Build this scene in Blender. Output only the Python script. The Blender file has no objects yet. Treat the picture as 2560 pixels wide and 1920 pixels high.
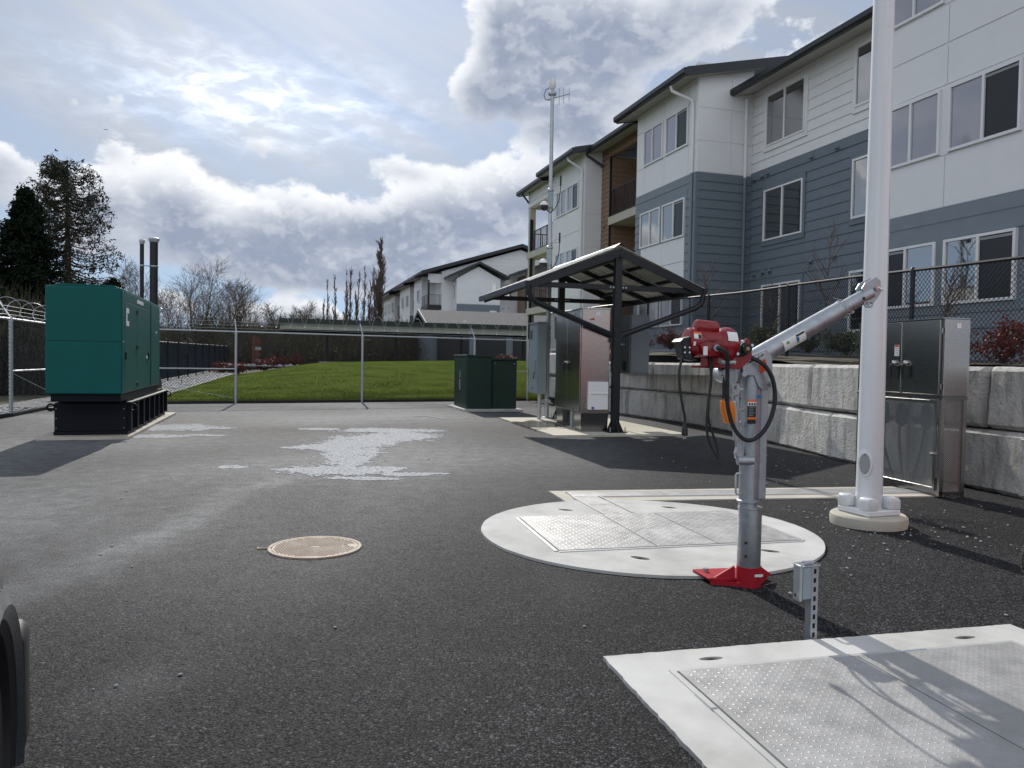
import bpy, bmesh, math, random
import numpy as np
from mathutils import Vector, Matrix, noise as mnoise
rnd = random.Random(7)
rng = np.random.default_rng(7)
SC = bpy.context.scene
COL = SC.collection
R = math.radians

# ---------------------------------------------------------------- camera, sky, sun, exposure
EYE = 1.4
cam_d = bpy.data.cameras.new('camera')
cam_d.sensor_width = 36.0
cam_d.lens = 36.0 * 1923.0 / 2560.0
cam_d.clip_start = 0.05
cam_d.clip_end = 6000
cam = bpy.data.objects.new('camera', cam_d)
COL.objects.link(cam)
p_, r_ = R(1.7), R(0.96)
fw = Vector((0, math.cos(p_), -math.sin(p_)))
rt = Vector((1, 0, 0))
up = rt.cross(fw)
rt2 = rt * math.cos(r_) + up * math.sin(r_)
up2 = -rt * math.sin(r_) + up * math.cos(r_)
m = Matrix((rt2, up2, -fw)).transposed().to_4x4()
m.translation = Vector((0, 0, EYE))
cam.matrix_world = m
SC.camera = cam

SUN_AZ, SUN_EL = R(-14.0), R(33.0)
sun_dir = Vector((math.sin(SUN_AZ) * math.cos(SUN_EL), math.cos(SUN_AZ) * math.cos(SUN_EL), math.sin(SUN_EL)))
sl = bpy.data.lights.new('sun', 'SUN')
sl.energy = 3.7
sl.angle = R(0.53)
sl.color = (1.0, 0.95, 0.87)
so = bpy.data.objects.new('sun', sl)
COL.objects.link(so)
so.rotation_euler = (-sun_dir).to_track_quat('-Z', 'Y').to_euler()

SC.view_settings.view_transform = 'Standard'
SC.view_settings.look = 'None'
SC.view_settings.gamma = 1.0
SC.view_settings.exposure = 0.0
SC.view_settings.use_curve_mapping = False

world = bpy.data.worlds.new('World')
SC.world = world
world.use_nodes = True
SKY_STRENGTH = 0.118


class NT:
    """small helper to write node trees"""
    def __init__(s, tree):
        s.t = tree
    def n(s, typ, **kw):
        nd = s.t.nodes.new(typ)
        for k, v in kw.items():
            setattr(nd, k, v)
        return nd
    def l(s, a, b):
        s.t.links.new(a, b)
    def put(s, sock, v):
        if v is None:
            return
        if hasattr(v, 'node'):
            s.l(v, sock)
        else:
            if isinstance(v, (tuple, list)) and len(v) == 3 and len(sock.default_value) == 4:
                v = (*v, 1.0)
            sock.default_value = v
    def math(s, op, a, b=None, c=None, clamp=False):
        nd = s.n('ShaderNodeMath', operation=op, use_clamp=clamp)
        s.put(nd.inputs[0], a); s.put(nd.inputs[1], b)
        if c is not None:
            s.put(nd.inputs[2], c)
        return nd.outputs[0]
    def vm(s, op, a, b=None, c=None):
        nd = s.n('ShaderNodeVectorMath', operation=op)
        s.put(nd.inputs[0], a); s.put(nd.inputs[1], b)
        if c is not None:
            s.put(nd.inputs[2], c)
        return nd.outputs['Value'] if op in ('DOT_PRODUCT', 'LENGTH', 'DISTANCE') else nd.outputs['Vector']
    def mix(s, f, a, b, blend='MIX'):
        nd = s.n('ShaderNodeMix', data_type='RGBA', blend_type=blend)
        s.put(nd.inputs[0], f); s.put(nd.inputs[6], a); s.put(nd.inputs[7], b)
        return nd.outputs[2]
    def ss(s, v, a, b, lo=0.0, hi=1.0):
        nd = s.n('ShaderNodeMapRange', interpolation_type='SMOOTHSTEP')
        s.put(nd.inputs[0], v)
        for i, q in enumerate((a, b, lo, hi)):
            s.put(nd.inputs[i + 1], q)
        return nd.outputs[0]
    def lin(s, v, a, b, lo=0.0, hi=1.0):
        nd = s.n('ShaderNodeMapRange')
        s.put(nd.inputs[0], v)
        for i, q in enumerate((a, b, lo, hi)):
            s.put(nd.inputs[i + 1], q)
        return nd.outputs[0]
    def noise(s, vec, scale, detail=4, rough=0.55, dist=0.0, out='Fac'):
        nd = s.n('ShaderNodeTexNoise')
        s.put(nd.inputs['Vector'], vec)
        nd.inputs['Scale'].default_value = scale
        nd.inputs['Detail'].default_value = detail
        nd.inputs['Roughness'].default_value = rough
        nd.inputs['Distortion'].default_value = dist
        return nd.outputs[out]
    def sep(s, v):
        nd = s.n('ShaderNodeSeparateXYZ')
        s.l(v, nd.inputs[0])
        return nd.outputs
    def comb(s, x, y, z):
        nd = s.n('ShaderNodeCombineXYZ')
        for i, q in enumerate((x, y, z)):
            s.put(nd.inputs[i], q)
        return nd.outputs[0]


# cumulus masses of the sky: azimuth, elevation, half width, half height, weight (radians)
LUMPS = [
    (-0.420, 0.192, 0.050, 0.045, 1.15), (-0.415, 0.150, 0.085, 0.052, 1.05), (-0.500, 0.165, 0.050, 0.060, 0.80), (-0.345, 0.145, 0.070, 0.046, 1.05),
    (-0.290, 0.160, 0.070, 0.060, 1.15), (-0.225, 0.140, 0.080, 0.052, 1.15), (-0.165, 0.150, 0.070, 0.060, 1.10), (-0.100, 0.170, 0.075, 0.066, 1.15),
    (-0.030, 0.185, 0.080, 0.066, 1.05), (0.06, 0.215, 0.10, 0.050, 0.95), (0.16, 0.22, 0.10, 0.05, 0.9), (-0.245, 0.112, 0.11, 0.022, 0.85),
    (0.000, 0.400, 0.062, 0.075, 1.20), (-0.045, 0.335, 0.050, 0.045, 1.0), (0.050, 0.340, 0.075, 0.070, 1.1), (0.070, 0.425, 0.10, 0.050, 1.05),
    (0.115, 0.365, 0.080, 0.065, 0.95), (0.190, 0.405, 0.09, 0.050, 0.8), (0.27, 0.43, 0.09, 0.035, 0.62), (0.10, 0.285, 0.075, 0.03, 0.7),
    (-0.585, 0.200, 0.050, 0.042, 0.95), (-0.295, 0.052, 0.070, 0.030, 0.95), (-0.250, 0.040, 0.055, 0.022, 0.8), (-0.430, 0.058, 0.045, 0.024, 0.8), (-0.10, 0.085, 0.10, 0.018, 0.62),
    (-0.323, 0.258, 0.036, 0.014, 0.66), (-0.476, 0.285, 0.017, 0.018, 0.62), (-0.516, 0.276, 0.024, 0.013, 0.55),
    (-0.480, 0.236, 0.024, 0.022, 0.62), (-0.150, 0.243, 0.055, 0.018, 0.66), (0.36, 0.36, 0.08, 0.05, 0.68),
]


def build_sky():
    t = NT(world.node_tree)
    world.node_tree.nodes.clear()
    out = t.n('ShaderNodeOutputWorld')
    bg = t.n('ShaderNodeBackground')
    t.l(bg.outputs[0], out.inputs[0])
    bg.inputs[1].default_value = SKY_STRENGTH
    sky = t.n('ShaderNodeTexSky', sky_type='NISHITA')
    sky.sun_disc = False
    sky.sun_elevation = SUN_EL
    sky.sun_rotation = SUN_AZ
    sky.altitude = 50
    sky.air_density = 1.0
    sky.dust_density = 0.2
    sky.ozone_density = 1.5
    # direction -> azimuth / elevation
    tc = t.n('ShaderNodeTexCoord')
    dirv = tc.outputs['Generated']
    s = t.sep(dirv)
    az = t.math('ARCTAN2', s[0], s[1])
    el = t.math('ARCSINE', s[2])
    uvv = t.comb(az, el, 0.0)
    wv = t.vm('SUBTRACT', t.noise(uvv, 9.0, 2, 0.5, out='Color'), (0.5, 0.5, 0.5))
    uvw = t.vm('ADD', uvv, t.vm('MULTIPLY', wv, (0.040, 0.032, 0.0)))
    S = None; HV = None
    for (u0, v0, a, b, w) in LUMPS:
        d = t.vm('MULTIPLY_ADD', uvw, (1 / a, 1 / b, 0), (-u0 / a, -v0 / b, 0))
        e = t.math('MULTIPLY', t.math('POWER', 0.27, t.vm('DOT_PRODUCT', d, d)), w)
        nd = t.n('ShaderNodeVectorMath', operation='SCALE')
        t.l(d, nd.inputs[0]); t.l(e, nd.inputs['Scale'])
        S = e if S is None else t.math('ADD', S, e)
        HV = nd.outputs[0] if HV is None else t.vm('ADD', HV, nd.outputs[0])
    hgt = t.math('DIVIDE', t.sep(HV)[1], t.math('ADD', S, 0.02))
    E = t.math('MULTIPLY', t.math('SUBTRACT', 1.0, t.math('POWER', 0.34, S)), 1.30)
    # broken cumulus carried on outside the view, unseen and made brighter below
    far = t.math('MAXIMUM', t.ss(t.math('ABSOLUTE', az), 0.62, 0.8), t.ss(el, 0.47, 0.6))
    gen = t.ss(t.noise(uvv, 3.2, 1, 0.5), 0.38, 0.60, 0.0, 1.0)
    E = t.math('MAXIMUM', E, t.math('MULTIPLY', gen, far))
    st = t.vm('MULTIPLY', uvv, (1.0, 1.35, 0.0))
    n1 = t.noise(st, 21.0, 6, 0.60, 0.15)
    n1b = t.noise(t.vm('ADD', st, (0.004, 0.014, 0.0)), 21.0, 3, 0.60, 0.15)
    n2 = t.noise(st, 6.0, 2, 0.5)
    d0 = t.math('ADD', E, t.math('SUBTRACT', t.math('ADD', t.math('MULTIPLY', n1, 1.15), t.math('MULTIPLY', n2, 0.45)), 1.42))
    cover = t.ss(d0, -0.16, 0.08)
    thick = t.ss(t.math('ADD', E, t.math('ADD', t.math('MULTIPLY', n1, 0.5), t.math('MULTIPLY', n2, 0.5))), 0.98, 1.52)
    top = t.math('ADD', hgt, t.math('MULTIPLY', t.math('SUBTRACT', n2, 0.5), 1.2))
    rim = t.ss(t.math('SUBTRACT', n1, n1b), -0.04, 0.14)
    broad = t.ss(top, -0.05, 0.95)
    cosang = t.vm('DOT_PRODUCT', t.vm('NORMALIZE', dirv), tuple(sun_dir))
    # backlit cloud near the sun: bright thin edges and sunward tops, grey blue bodies; unseen clouds opposite the sun are whitened as front lit, to brighten the shaded facade
    billow = t.noise(t.vm('MULTIPLY', uvv, (1.0, 1.4, 0.0)), 19.0, 4, 0.55, 0.3)
    body = t.math('ADD', t.math('ADD', t.math('MULTIPLY', broad, 0.84), t.math('MULTIPLY', rim, 0.20)), t.lin(billow, 0.38, 0.70, -0.04, 0.17))
    edge = t.math('MULTIPLY', t.math('SUBTRACT', 1.0, thick), t.ss(top, -0.9, 0.3, 0.30, 1.0))
    shade = t.math('ADD', edge, t.math('MULTIPLY', thick, body), clamp=True)
    front = t.ss(cosang, 0.55, -0.3, 0.0, 0.85)
    shade = t.math('ADD', shade, t.math('MULTIPLY', front, t.math('SUBTRACT', 1.0, shade)), clamp=True)
    ccol = t.mix(shade, (2.75, 3.2, 4.2), (8.8, 8.95, 9.2))
    ccol = t.mix(front, ccol, (10.5, 10.7, 11.0))
    # thin high veil with streaks
    rot = t.comb(t.math('ADD', t.math('MULTIPLY', az, 0.93), t.math('MULTIPLY', el, -0.36 * 2.0)), t.math('ADD', t.math('MULTIPLY', az, 0.42), t.math('MULTIPLY', el, 0.93)), 0.0)
    stre = t.noise(t.vm('MULTIPLY', rot, (1.3, 13.0, 0)), 1.6, 4, 0.5, 0.3)
    veil_big = t.noise(uvv, 2.2, 3, 0.5)
    veil = t.math('MULTIPLY', t.ss(el, 0.06, 0.24, 0.12, 0.86), t.lin(t.math('ADD', stre, t.math('MULTIPLY', veil_big, 0.5)), 0.52, 0.98, 0.42, 1.12), clamp=True)
    ang = t.math('ARCCOSINE', t.vm('DOT_PRODUCT', t.vm('NORMALIZE', dirv), tuple(sun_dir)))
    glow = t.math('POWER', 2.718, t.math('MULTIPLY', t.math('MULTIPLY', ang, ang), -9.0))
    # bright iridescent patch of thin cloud below the sun
    pd = t.vm('MULTIPLY', t.vm('SUBTRACT', uvv, (-0.325, 0.305, 0)), (1 / 0.15, 1 / 0.042, 0))
    patch = t.math('POWER', 2.718, t.math('MULTIPLY', t.vm('DOT_PRODUCT', pd, pd), -0.8))
    wisp = t.noise(t.vm('MULTIPLY', uvv, (1.0, 2.6, 0)), 22.0, 5, 0.6, 0.4)
    patch2 = t.math('MULTIPLY', patch, t.ss(wisp, 0.38, 0.75, 0.35, 1.5))
    vb = t.math('ADD', t.math('ADD', 4.0, t.math('MULTIPLY', glow, 3.4)), t.math('MULTIPLY', patch2, 5.6))
    vcol = t.vm('MULTIPLY', t.comb(vb, vb, vb), (0.95, 1.01, 1.12))
    clear = t.mix(t.ss(el, 0.02, 0.3, 0.92, 0.55), sky.outputs[0], t.mix(t.ss(el, 0.0, 0.35), (3.5, 4.9, 7.0), (2.4, 3.6, 6.0)))
    base = t.mix(veil, clear, vcol)
    # small bright flecks
    wf = t.math('MULTIPLY', t.ss(wisp, 0.62, 0.8), t.ss(patch, 0.15, 0.6, 0.0, 0.65))
    base = t.mix(wf, base, (9.5, 9.5, 9.4))
    # clouds, keeping them out of the ground half
    cover = t.math('MULTIPLY', cover, t.ss(el, 0.0, 0.03))
    res = t.mix(t.math('MULTIPLY', cover, 0.97), base, ccol)
    # horizon haze
    res = t.mix(t.ss(el, 0.07, -0.02, 0.0, 0.40), res, (6.0, 6.9, 8.0))
    t.l(res, bg.inputs[0])


build_sky()
world.cycles.sampling_method = 'MANUAL'
world.cycles.sample_map_resolution = 256
SC.cycles.max_bounces = 5
SC.cycles.diffuse_bounces = 2
SC.cycles.glossy_bounces = 3
SC.cycles.transmission_bounces = 4
SC.cycles.transparent_max_bounces = 6
SC.cycles.use_denoising = True
SC.cycles.sample_clamp_indirect = 6.0

# ---------------------------------------------------------------- helpers
def link(o):
    COL.objects.link(o)
    return o


def tag(o, label=None, cat=None, group=None, kind=None):
    if label: o['label'] = label
    if cat: o['category'] = cat
    if group: o['group'] = group
    if kind: o['kind'] = kind
    return o


def thing(name, label, cat, loc=(0, 0, 0), rz=0.0, group=None):
    o = bpy.data.objects.new(name, None)
    o.empty_display_size = 0.2
    link(o)
    o.location = loc
    o.rotation_euler = (0, 0, rz)
    return tag(o, label, cat, group)


def ob(name, mesh, parent=None, loc=None):
    o = bpy.data.objects.new(name, mesh)
    link(o)
    if parent is not None: o.parent = parent
    if loc is not None: o.location = loc
    return o


def copy_tree(o, parent=None):
    c = o.copy()
    link(c)
    c.parent = parent
    for ch in list(o.children):
        copy_tree(ch, c)
    return c


class MB:
    def __init__(s):
        s.v = []; s.f = []
    def add(s, vs, fs):
        b = len(s.v)
        s.v.extend([tuple(p) for p in vs])
        s.f.extend([tuple(b + i for i in f) for f in fs])
        return s
    def box(s, x0, x1, y0, y1, z0, z1):
        vs = [(x, y, z) for z in (z0, z1) for y in (y0, y1) for x in (x0, x1)]
        return s.add(vs, [(0, 2, 3, 1), (4, 5, 7, 6), (0, 1, 5, 4), (2, 6, 7, 3), (0, 4, 6, 2), (1, 3, 7, 5)])
    def obox(s, c, ax, ay, az):
        """box given by centre and three half-axis vectors"""
        c = Vector(c); ax = Vector(ax); ay = Vector(ay); az = Vector(az)
        vs = [c + ax * i + ay * j + az * k for k in (-1, 1) for j in (-1, 1) for i in (-1, 1)]
        return s.add(vs, [(0, 2, 3, 1), (4, 5, 7, 6), (0, 1, 5, 4), (2, 6, 7, 3), (0, 4, 6, 2), (1, 3, 7, 5)])
    def bar(s, a, b, w, h, upv=(0, 0, 1)):
        a = Vector(a); b = Vector(b)
        d = (b - a)
        L = d.length
        d.normalize()
        u = Vector(upv)
        if abs(d.dot(u)) > 0.99: u = Vector((0, 1, 0))
        sd = d.cross(u).normalized()
        u2 = sd.cross(d)
        return s.obox((a + b) / 2, d * (L / 2), sd * (w / 2), u2 * (h / 2))
    def tube(s, pts, r, n=8, caps=True, closed=False):
        pts = [Vector(p) for p in pts]
        N = len(pts)
        rs = [r] * N if not hasattr(r, '__len__') else list(r)
        prev = None
        rings = []
        for i, p in enumerate(pts):
            if closed:
                d = pts[(i + 1) % N] - pts[i - 1]
            else:
                d = pts[min(i + 1, N - 1)] - pts[max(i - 1, 0)]
            if d.length < 1e-9: d = Vector((0, 0, 1))
            d.normalize()
            if prev is None:
                u = Vector((0, 0, 1)) if abs(d.z) < 0.9 else Vector((1, 0, 0))
                prev = d.cross(u).normalized()
            a = (prev - d * prev.dot(d))
            if a.length < 1e-6: a = d.orthogonal()
            a.normalize()
            prev = a
            b = d.cross(a)
            rings.append([p + (a * math.cos(2 * math.pi * k / n) + b * math.sin(2 * math.pi * k / n)) * rs[i] for k in range(n)])
        vs = [q for rg in rings for q in rg]
        fs = []
        for i in range(N if closed else N - 1):
            j = (i + 1) % N
            for k in range(n):
                k2 = (k + 1) % n
                fs.append((i * n + k, i * n + k2, j * n + k2, j * n + k))
        if caps and not closed:
            fs.append(tuple(range(n))[::-1])
            fs.append(tuple((N - 1) * n + k for k in range(n)))
        return s.add(vs, fs)
    def cyl(s, a, b, r, n=16, r2=None):
        return s.tube([a, b], [r, r if r2 is None else r2], n)
    def lathe(s, prof, n=24, c=(0, 0, 0), M=None):
        """profile of (radius, height) turned round z, M an optional matrix"""
        c = Vector(c)
        vs = []
        for (r, h) in prof:
            for k in range(n):
                p = Vector((r * math.cos(2 * math.pi * k / n), r * math.sin(2 * math.pi * k / n), h))
                if M is not None: p = M @ p
                vs.append(p + c)
        fs = []
        for i in range(len(prof) - 1):
            for k in range(n):
                k2 = (k + 1) % n
                fs.append((i * n + k, i * n + k2, (i + 1) * n + k2, (i + 1) * n + k))
        fs.append(tuple(range(n))[::-1])
        fs.append(tuple((len(prof) - 1) * n + k for k in range(n)))
        return s.add(vs, fs)
    def prism(s, poly, f0, f1):
        """poly of 2D points; f0, f1 map (a, b) to the two end caps"""
        n = len(poly)
        vs = [f0(*p) for p in poly] + [f1(*p) for p in poly]
        fs = [tuple(range(n))[::-1], tuple(range(n, 2 * n))]
        fs += [(i, (i + 1) % n, n + (i + 1) % n, n + i) for i in range(n)]
        return s.add(vs, fs)
    def plate(s, poly, z0, z1):
        return s.prism(poly, lambda a, b: (a, b, z0), lambda a, b: (a, b, z1))
    def mesh(s, name, mat, smooth=False, bevel=0.0, seg=1, recalc=True, angle=35):
        me = bpy.data.meshes.new(name)
        me.from_pydata(s.v, [], s.f)
        if recalc or bevel:
            bm = bmesh.new()
            bm.from_mesh(me)
            if bevel:
                bmesh.ops.recalc_face_normals(bm, faces=bm.faces)
                es = [e for e in bm.edges if len(e.link_faces) == 2 and e.calc_face_angle(0) > R(30)]
                bmesh.ops.bevel(bm, geom=es, offset=bevel, segments=seg, profile=0.5, affect='EDGES', clamp_overlap=True)
            bmesh.ops.recalc_face_normals(bm, faces=bm.faces)
            bm.to_mesh(me)
            bm.free()
        if smooth:
            me.polygons.foreach_set('use_smooth', [True] * len(me.polygons))
            try:
                me.set_sharp_from_angle(angle=R(angle))
            except Exception:
                pass
        if mat is not None: me.materials.append(mat)
        me.update()
        return me
    def build(s, name, mat, parent=None, **kw):
        return ob(name, s.mesh(name, mat, **kw), parent)


def fast_mesh(name, verts, faces_flat, nper, mat, smooth=False):
    """verts (N,3) array, faces as flat index array with nper corners each"""
    me = bpy.data.meshes.new(name)
    nv = len(verts); nf = len(faces_flat) // nper
    me.vertices.add(nv)
    me.vertices.foreach_set('co', np.asarray(verts, dtype=np.float32).ravel())
    me.loops.add(nf * nper)
    me.loops.foreach_set('vertex_index', np.asarray(faces_flat, dtype=np.int32))
    me.polygons.add(nf)
    me.polygons.foreach_set('loop_start', np.arange(0, nf * nper, nper, dtype=np.int32))
    me.polygons.foreach_set('loop_total', np.full(nf, nper, dtype=np.int32))
    if smooth: me.polygons.foreach_set('use_smooth', np.ones(nf, dtype=bool))
    me.update()
    me.validate()
    if mat: me.materials.append(mat)
    return me


def rot2(x, y, a):
    return (x * math.cos(a) - y * math.sin(a), x * math.sin(a) + y * math.cos(a))


# ---------------------------------------------------------------- materials
MATS = {}


def mat(name, col, rough=0.6, metal=0.0, var=0.12, scale=3.0, bump=0.0, bscale=60.0, spec=0.5, col2=None, c2lo=0.45, c2hi=0.7, c2scale=2.0, coat=0.0, rvar=0.0, stretch=None, dist=0.01, translucent=0.0, aniso=0.0):
    if name in MATS: return MATS[name]
    M = bpy.data.materials.new(name)
    M.use_nodes = True
    t = NT(M.node_tree)
    b = M.node_tree.nodes['Principled BSDF']
    tc = t.n('ShaderNodeTexCoord')
    vec = tc.outputs['Object']
    if stretch: vec = t.vm('MULTIPLY', vec, stretch)
    nz = t.noise(vec, scale, 5, 0.6)
    f = t.lin(nz, 0.25, 0.75, 1 - var, 1 + var)
    c = t.vm('MULTIPLY', tuple(col), t.comb(f, f, f))
    if col2 is not None:
        c = t.mix(t.ss(t.noise(vec, c2scale, 6, 0.62), c2lo, c2hi), c, col2)
    t.put(b.inputs['Base Color'], c)
    b.inputs['Metallic'].default_value = metal
    b.inputs['Specular IOR Level'].default_value = spec
    if rvar:
        t.put(b.inputs['Roughness'], t.lin(t.noise(vec, scale * 2.3, 4, 0.6), 0.3, 0.7, max(0.02, rough - rvar), rough + rvar))
    else:
        b.inputs['Roughness'].default_value = rough
    if coat: b.inputs['Coat Weight'].default_value = coat
    if aniso: b.inputs['Anisotropic'].default_value = aniso
    if bump:
        bn = t.n('ShaderNodeBump')
        bn.inputs['Strength'].default_value = bump
        bn.inputs['Distance'].default_value = dist
        t.l(t.noise(vec, bscale, 5, 0.6), bn.inputs['Height'])
        t.l(bn.outputs[0], b.inputs['Normal'])
    if translucent:
        out = M.node_tree.nodes['Material Output']
        tr = t.n('ShaderNodeBsdfTranslucent')
        t.put(tr.inputs[0], c)
        mx = t.n('ShaderNodeMixShader')
        mx.inputs[0].default_value = translucent
        t.l(b.outputs[0], mx.inputs[1]); t.l(tr.outputs[0], mx.inputs[2])
        t.l(mx.outputs[0], out.inputs[0])
    MATS[name] = M
    return M


galv = mat('galvanised_steel', (0.40, 0.43, 0.46), 0.42, 0.75, 0.14, 14, 0.12, 120, rvar=0.1)
galv_dull = mat('galvanised_pipe', (0.46, 0.49, 0.52), 0.45, 0.55, 0.10, 9, 0.06, 90)
chrome = mat('bright_steel', (0.6, 0.6, 0.6), 0.2, 1.0, 0.05)
stainless = mat('brushed_stainless', (0.30, 0.305, 0.295), 0.20, 1.0, 0.05, 5, 0.0, 40, stretch=(1, 1, 30), rvar=0.05, aniso=0.4)
stainless_side = mat('brushed_stainless_panel', (0.36, 0.355, 0.345), 0.27, 1.0, 0.06, 5, 0.0, 60, stretch=(1, 1, 40), rvar=0.04)
black_metal = mat('black_powder_coat', (0.012, 0.014, 0.019), 0.42, 0.0, 0.1, spec=0.4)
black_rubber = mat('black_rubber', (0.010, 0.011, 0.013), 0.5, 0, 0.15)
tyre_mat = mat('tyre_rubber', (0.022, 0.021, 0.020), 0.75, 0, 0.25, 20, 0.3, 80)
red_paint = mat('red_enamel', (0.24, 0.004, 0.009), 0.32, 0, 0.08, 6, coat=0.15)
red_bright = mat('red_enamel_base', (0.40, 0.012, 0.026), 0.6, 0, 0.1, 6, spec=0.25, col2=(0.30, 0.012, 0.02), c2scale=9)
orange_plastic = mat('orange_plastic', (0.72, 0.20, 0.012), 0.45, 0, 0.06)
orange_paint = mat('orange_paint', (0.75, 0.11, 0.05), 0.35, 0, 0.05, coat=0.5)
white_vinyl = mat('white_vinyl', (0.80, 0.81, 0.82), 0.4, 0, 0.04)
label_white = mat('label_white', (0.80, 0.80, 0.80), 0.5, 0, 0.03)
label_black = mat('label_black', (0.012, 0.012, 0.014), 0.5, 0, 0.05)
label_orange = mat('label_orange', (0.80, 0.18, 0.03), 0.5, 0, 0.05)
label_red = mat('label_red', (0.60, 0.06, 0.02), 0.5, 0, 0.05)
label_blue = mat('label_blue', (0.03, 0.16, 0.35), 0.5, 0, 0.05)
label_green = mat('label_green', (0.18, 0.40, 0.08), 0.5, 0, 0.05)
gen_green = mat('green_enclosure_paint', (0.002, 0.094, 0.088), 0.45, 0, 0.06, 2.5, spec=0.22)
gen_black = mat('black_tank_paint', (0.005, 0.007, 0.014), 0.55, 0, 0.15, 4, spec=0.2)
box_green = mat('dark_green_box_paint', (0.007, 0.030, 0.019), 0.5, 0, 0.08, 3)
cab_grey = mat('grey_cabinet_paint', (0.27, 0.33, 0.36), 0.42, 0, 0.06, 2)
cab_grey_dark = mat('dark_grey_cabinet_paint', (0.16, 0.185, 0.205), 0.45, 0, 0.06, 2)
white_paint = mat('white_pole_paint', (0.74, 0.76, 0.78), 0.22, 0, 0.04, 2, coat=0.35)
grey_cover = mat('grey_cover', (0.30, 0.32, 0.33), 0.5, 0, 0.08)
concrete = mat('pale_concrete', (0.47, 0.47, 0.45), 0.85, 0, 0.22, 3.2, 0.3, 140, col2=(0.62, 0.62, 0.61), c2lo=0.36, c2hi=0.72, c2scale=1.3, spec=0.25, dist=0.004)
concrete_warm = mat('warm_concrete', (0.52, 0.49, 0.42), 0.85, 0, 0.16, 2.0, 0.25, 120, col2=(0.40, 0.36, 0.29), c2lo=0.52, c2hi=0.78, c2scale=1.6, spec=0.25, dist=0.004)
alu_plate = mat('aluminium_hatch', (0.42, 0.42, 0.415), 0.48, 0.45, 0.12, 5, 0.05, 80, col2=(0.50, 0.50, 0.50), c2scale=2.5, rvar=0.08)
alu_bright = mat('aluminium_edge', (0.62, 0.62, 0.61), 0.42, 0.4, 0.08, 6)
cast_iron = mat('rusty_cast_iron', (0.34, 0.265, 0.205), 0.7, 0.0, 0.2, 8, 0.2, 60, col2=(0.44, 0.38, 0.31), c2scale=6)
siding_grey = mat('slate_grey_siding', (0.150, 0.185, 0.218), 0.55, 0, 0.06, 3, 0.06, 60)
siding_lgrey = mat('pale_grey_siding', (0.200, 0.240, 0.275), 0.55, 0, 0.06, 3, 0.06, 60)
siding_white = mat('white_siding', (0.77, 0.78, 0.79), 0.55, 0, 0.04, 3, 0.05, 60)
panel_white = mat('white_panel', (0.80, 0.815, 0.83), 0.5, 0, 0.03, 1.4, 0.03, 40)
wood_siding = mat('wood_siding', (0.25, 0.165, 0.11), 0.55, 0, 0.25, 2, 0.1, 30, stretch=(3, 3, 14))
roof_dark = mat('dark_roof_edge', (0.012, 0.016, 0.021), 0.4, 0, 0.15)
shingle = mat('asphalt_shingle', (0.10, 0.10, 0.105), 0.9, 0, 0.3, 6, 0.5, 20)
glass = mat('window_glass', (0.012, 0.016, 0.018), 0.03, 0, 0.1, 1.2, 0.02, 1.6, spec=1.0, dist=0.06)
glass.node_tree.nodes['Principled BSDF'].inputs['IOR'].default_value = 2.5
glass_blind = mat('glass_with_blind', (0.17, 0.17, 0.20), 0.06, 0, 0.12, 0.8, 0.02, 1.4, spec=1.0, dist=0.05, stretch=(1, 1, 0.4))  # paler base colour stands in for bright sky reflected in the bay panes
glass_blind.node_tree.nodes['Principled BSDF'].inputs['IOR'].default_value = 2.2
glass_screen = mat('screened_glass', (0.02, 0.024, 0.027), 0.25, 0, 0.1, 1.2, spec=0.4)
cream_trim = mat('cream_trim', (0.50, 0.48, 0.40), 0.6, 0, 0.06)
soffit = mat('soffit', (0.42, 0.41, 0.37), 0.7, 0, 0.05)
green_metal = mat('green_carport_metal', (0.018, 0.028, 0.026), 0.45, 0, 0.1)
deck_metal = mat('ribbed_deck', (0.70, 0.70, 0.64), 0.5, 0.0, 0.06)
garage_door = mat('charcoal_door', (0.020, 0.024, 0.030), 0.5, 0, 0.08)
bark = mat('grey_bark', (0.10, 0.085, 0.07), 0.9, 0, 0.3, 4)
bark_dark = mat('dark_bark', (0.045, 0.036, 0.030), 0.9, 0, 0.3, 4)
twig = mat('twig', (0.13, 0.10, 0.085), 0.9, 0, 0.3, 0.8)
twig_brush = mat('brush_twigs', (0.075, 0.062, 0.042), 0.9, 0, 0.4, 0.35, col2=(0.06, 0.07, 0.028), c2scale=0.3)
leaf_con = mat('conifer_leaf', (0.022, 0.030, 0.017), 0.7, 0, 0.5, 0.5, translucent=0.25, col2=(0.05, 0.034, 0.018), c2scale=0.6)
leaf_con_dark = mat('dark_conifer_leaf', (0.012, 0.021, 0.012), 0.9, 0, 0.5, 0.5, translucent=0.15, spec=0.1)
leaf_red = mat('red_leaf', (0.15, 0.020, 0.012), 0.6, 0, 0.5, 6, translucent=0.25, col2=(0.07, 0.014, 0.009), c2scale=5)
leaf_green = mat('shrub_leaf', (0.070, 0.095, 0.040), 0.6, 0, 0.5, 5, translucent=0.2, col2=(0.14, 0.13, 0.06), c2scale=4)
stone = mat('river_rock', (0.36, 0.37, 0.38), 0.8, 0, 0.45, 3, 0.2, 30)
soil = mat('bare_soil', (0.075, 0.058, 0.040), 0.95, 0, 0.4, 1.2, 0.5, 14, col2=(0.05, 0.055, 0.025), c2scale=0.5)
far_ground = mat('rough_ground', (0.085, 0.080, 0.045), 0.95, 0, 0.35, 0.3, 0.4, 3)
screen_dark = mat('navy_privacy_screen', (0.014, 0.018, 0.030), 0.9, 0, 0.2, 3, spec=0.05)
weathered = mat('weathering_steel', (0.13, 0.045, 0.028), 0.8, 0, 0.25, 3)
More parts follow.
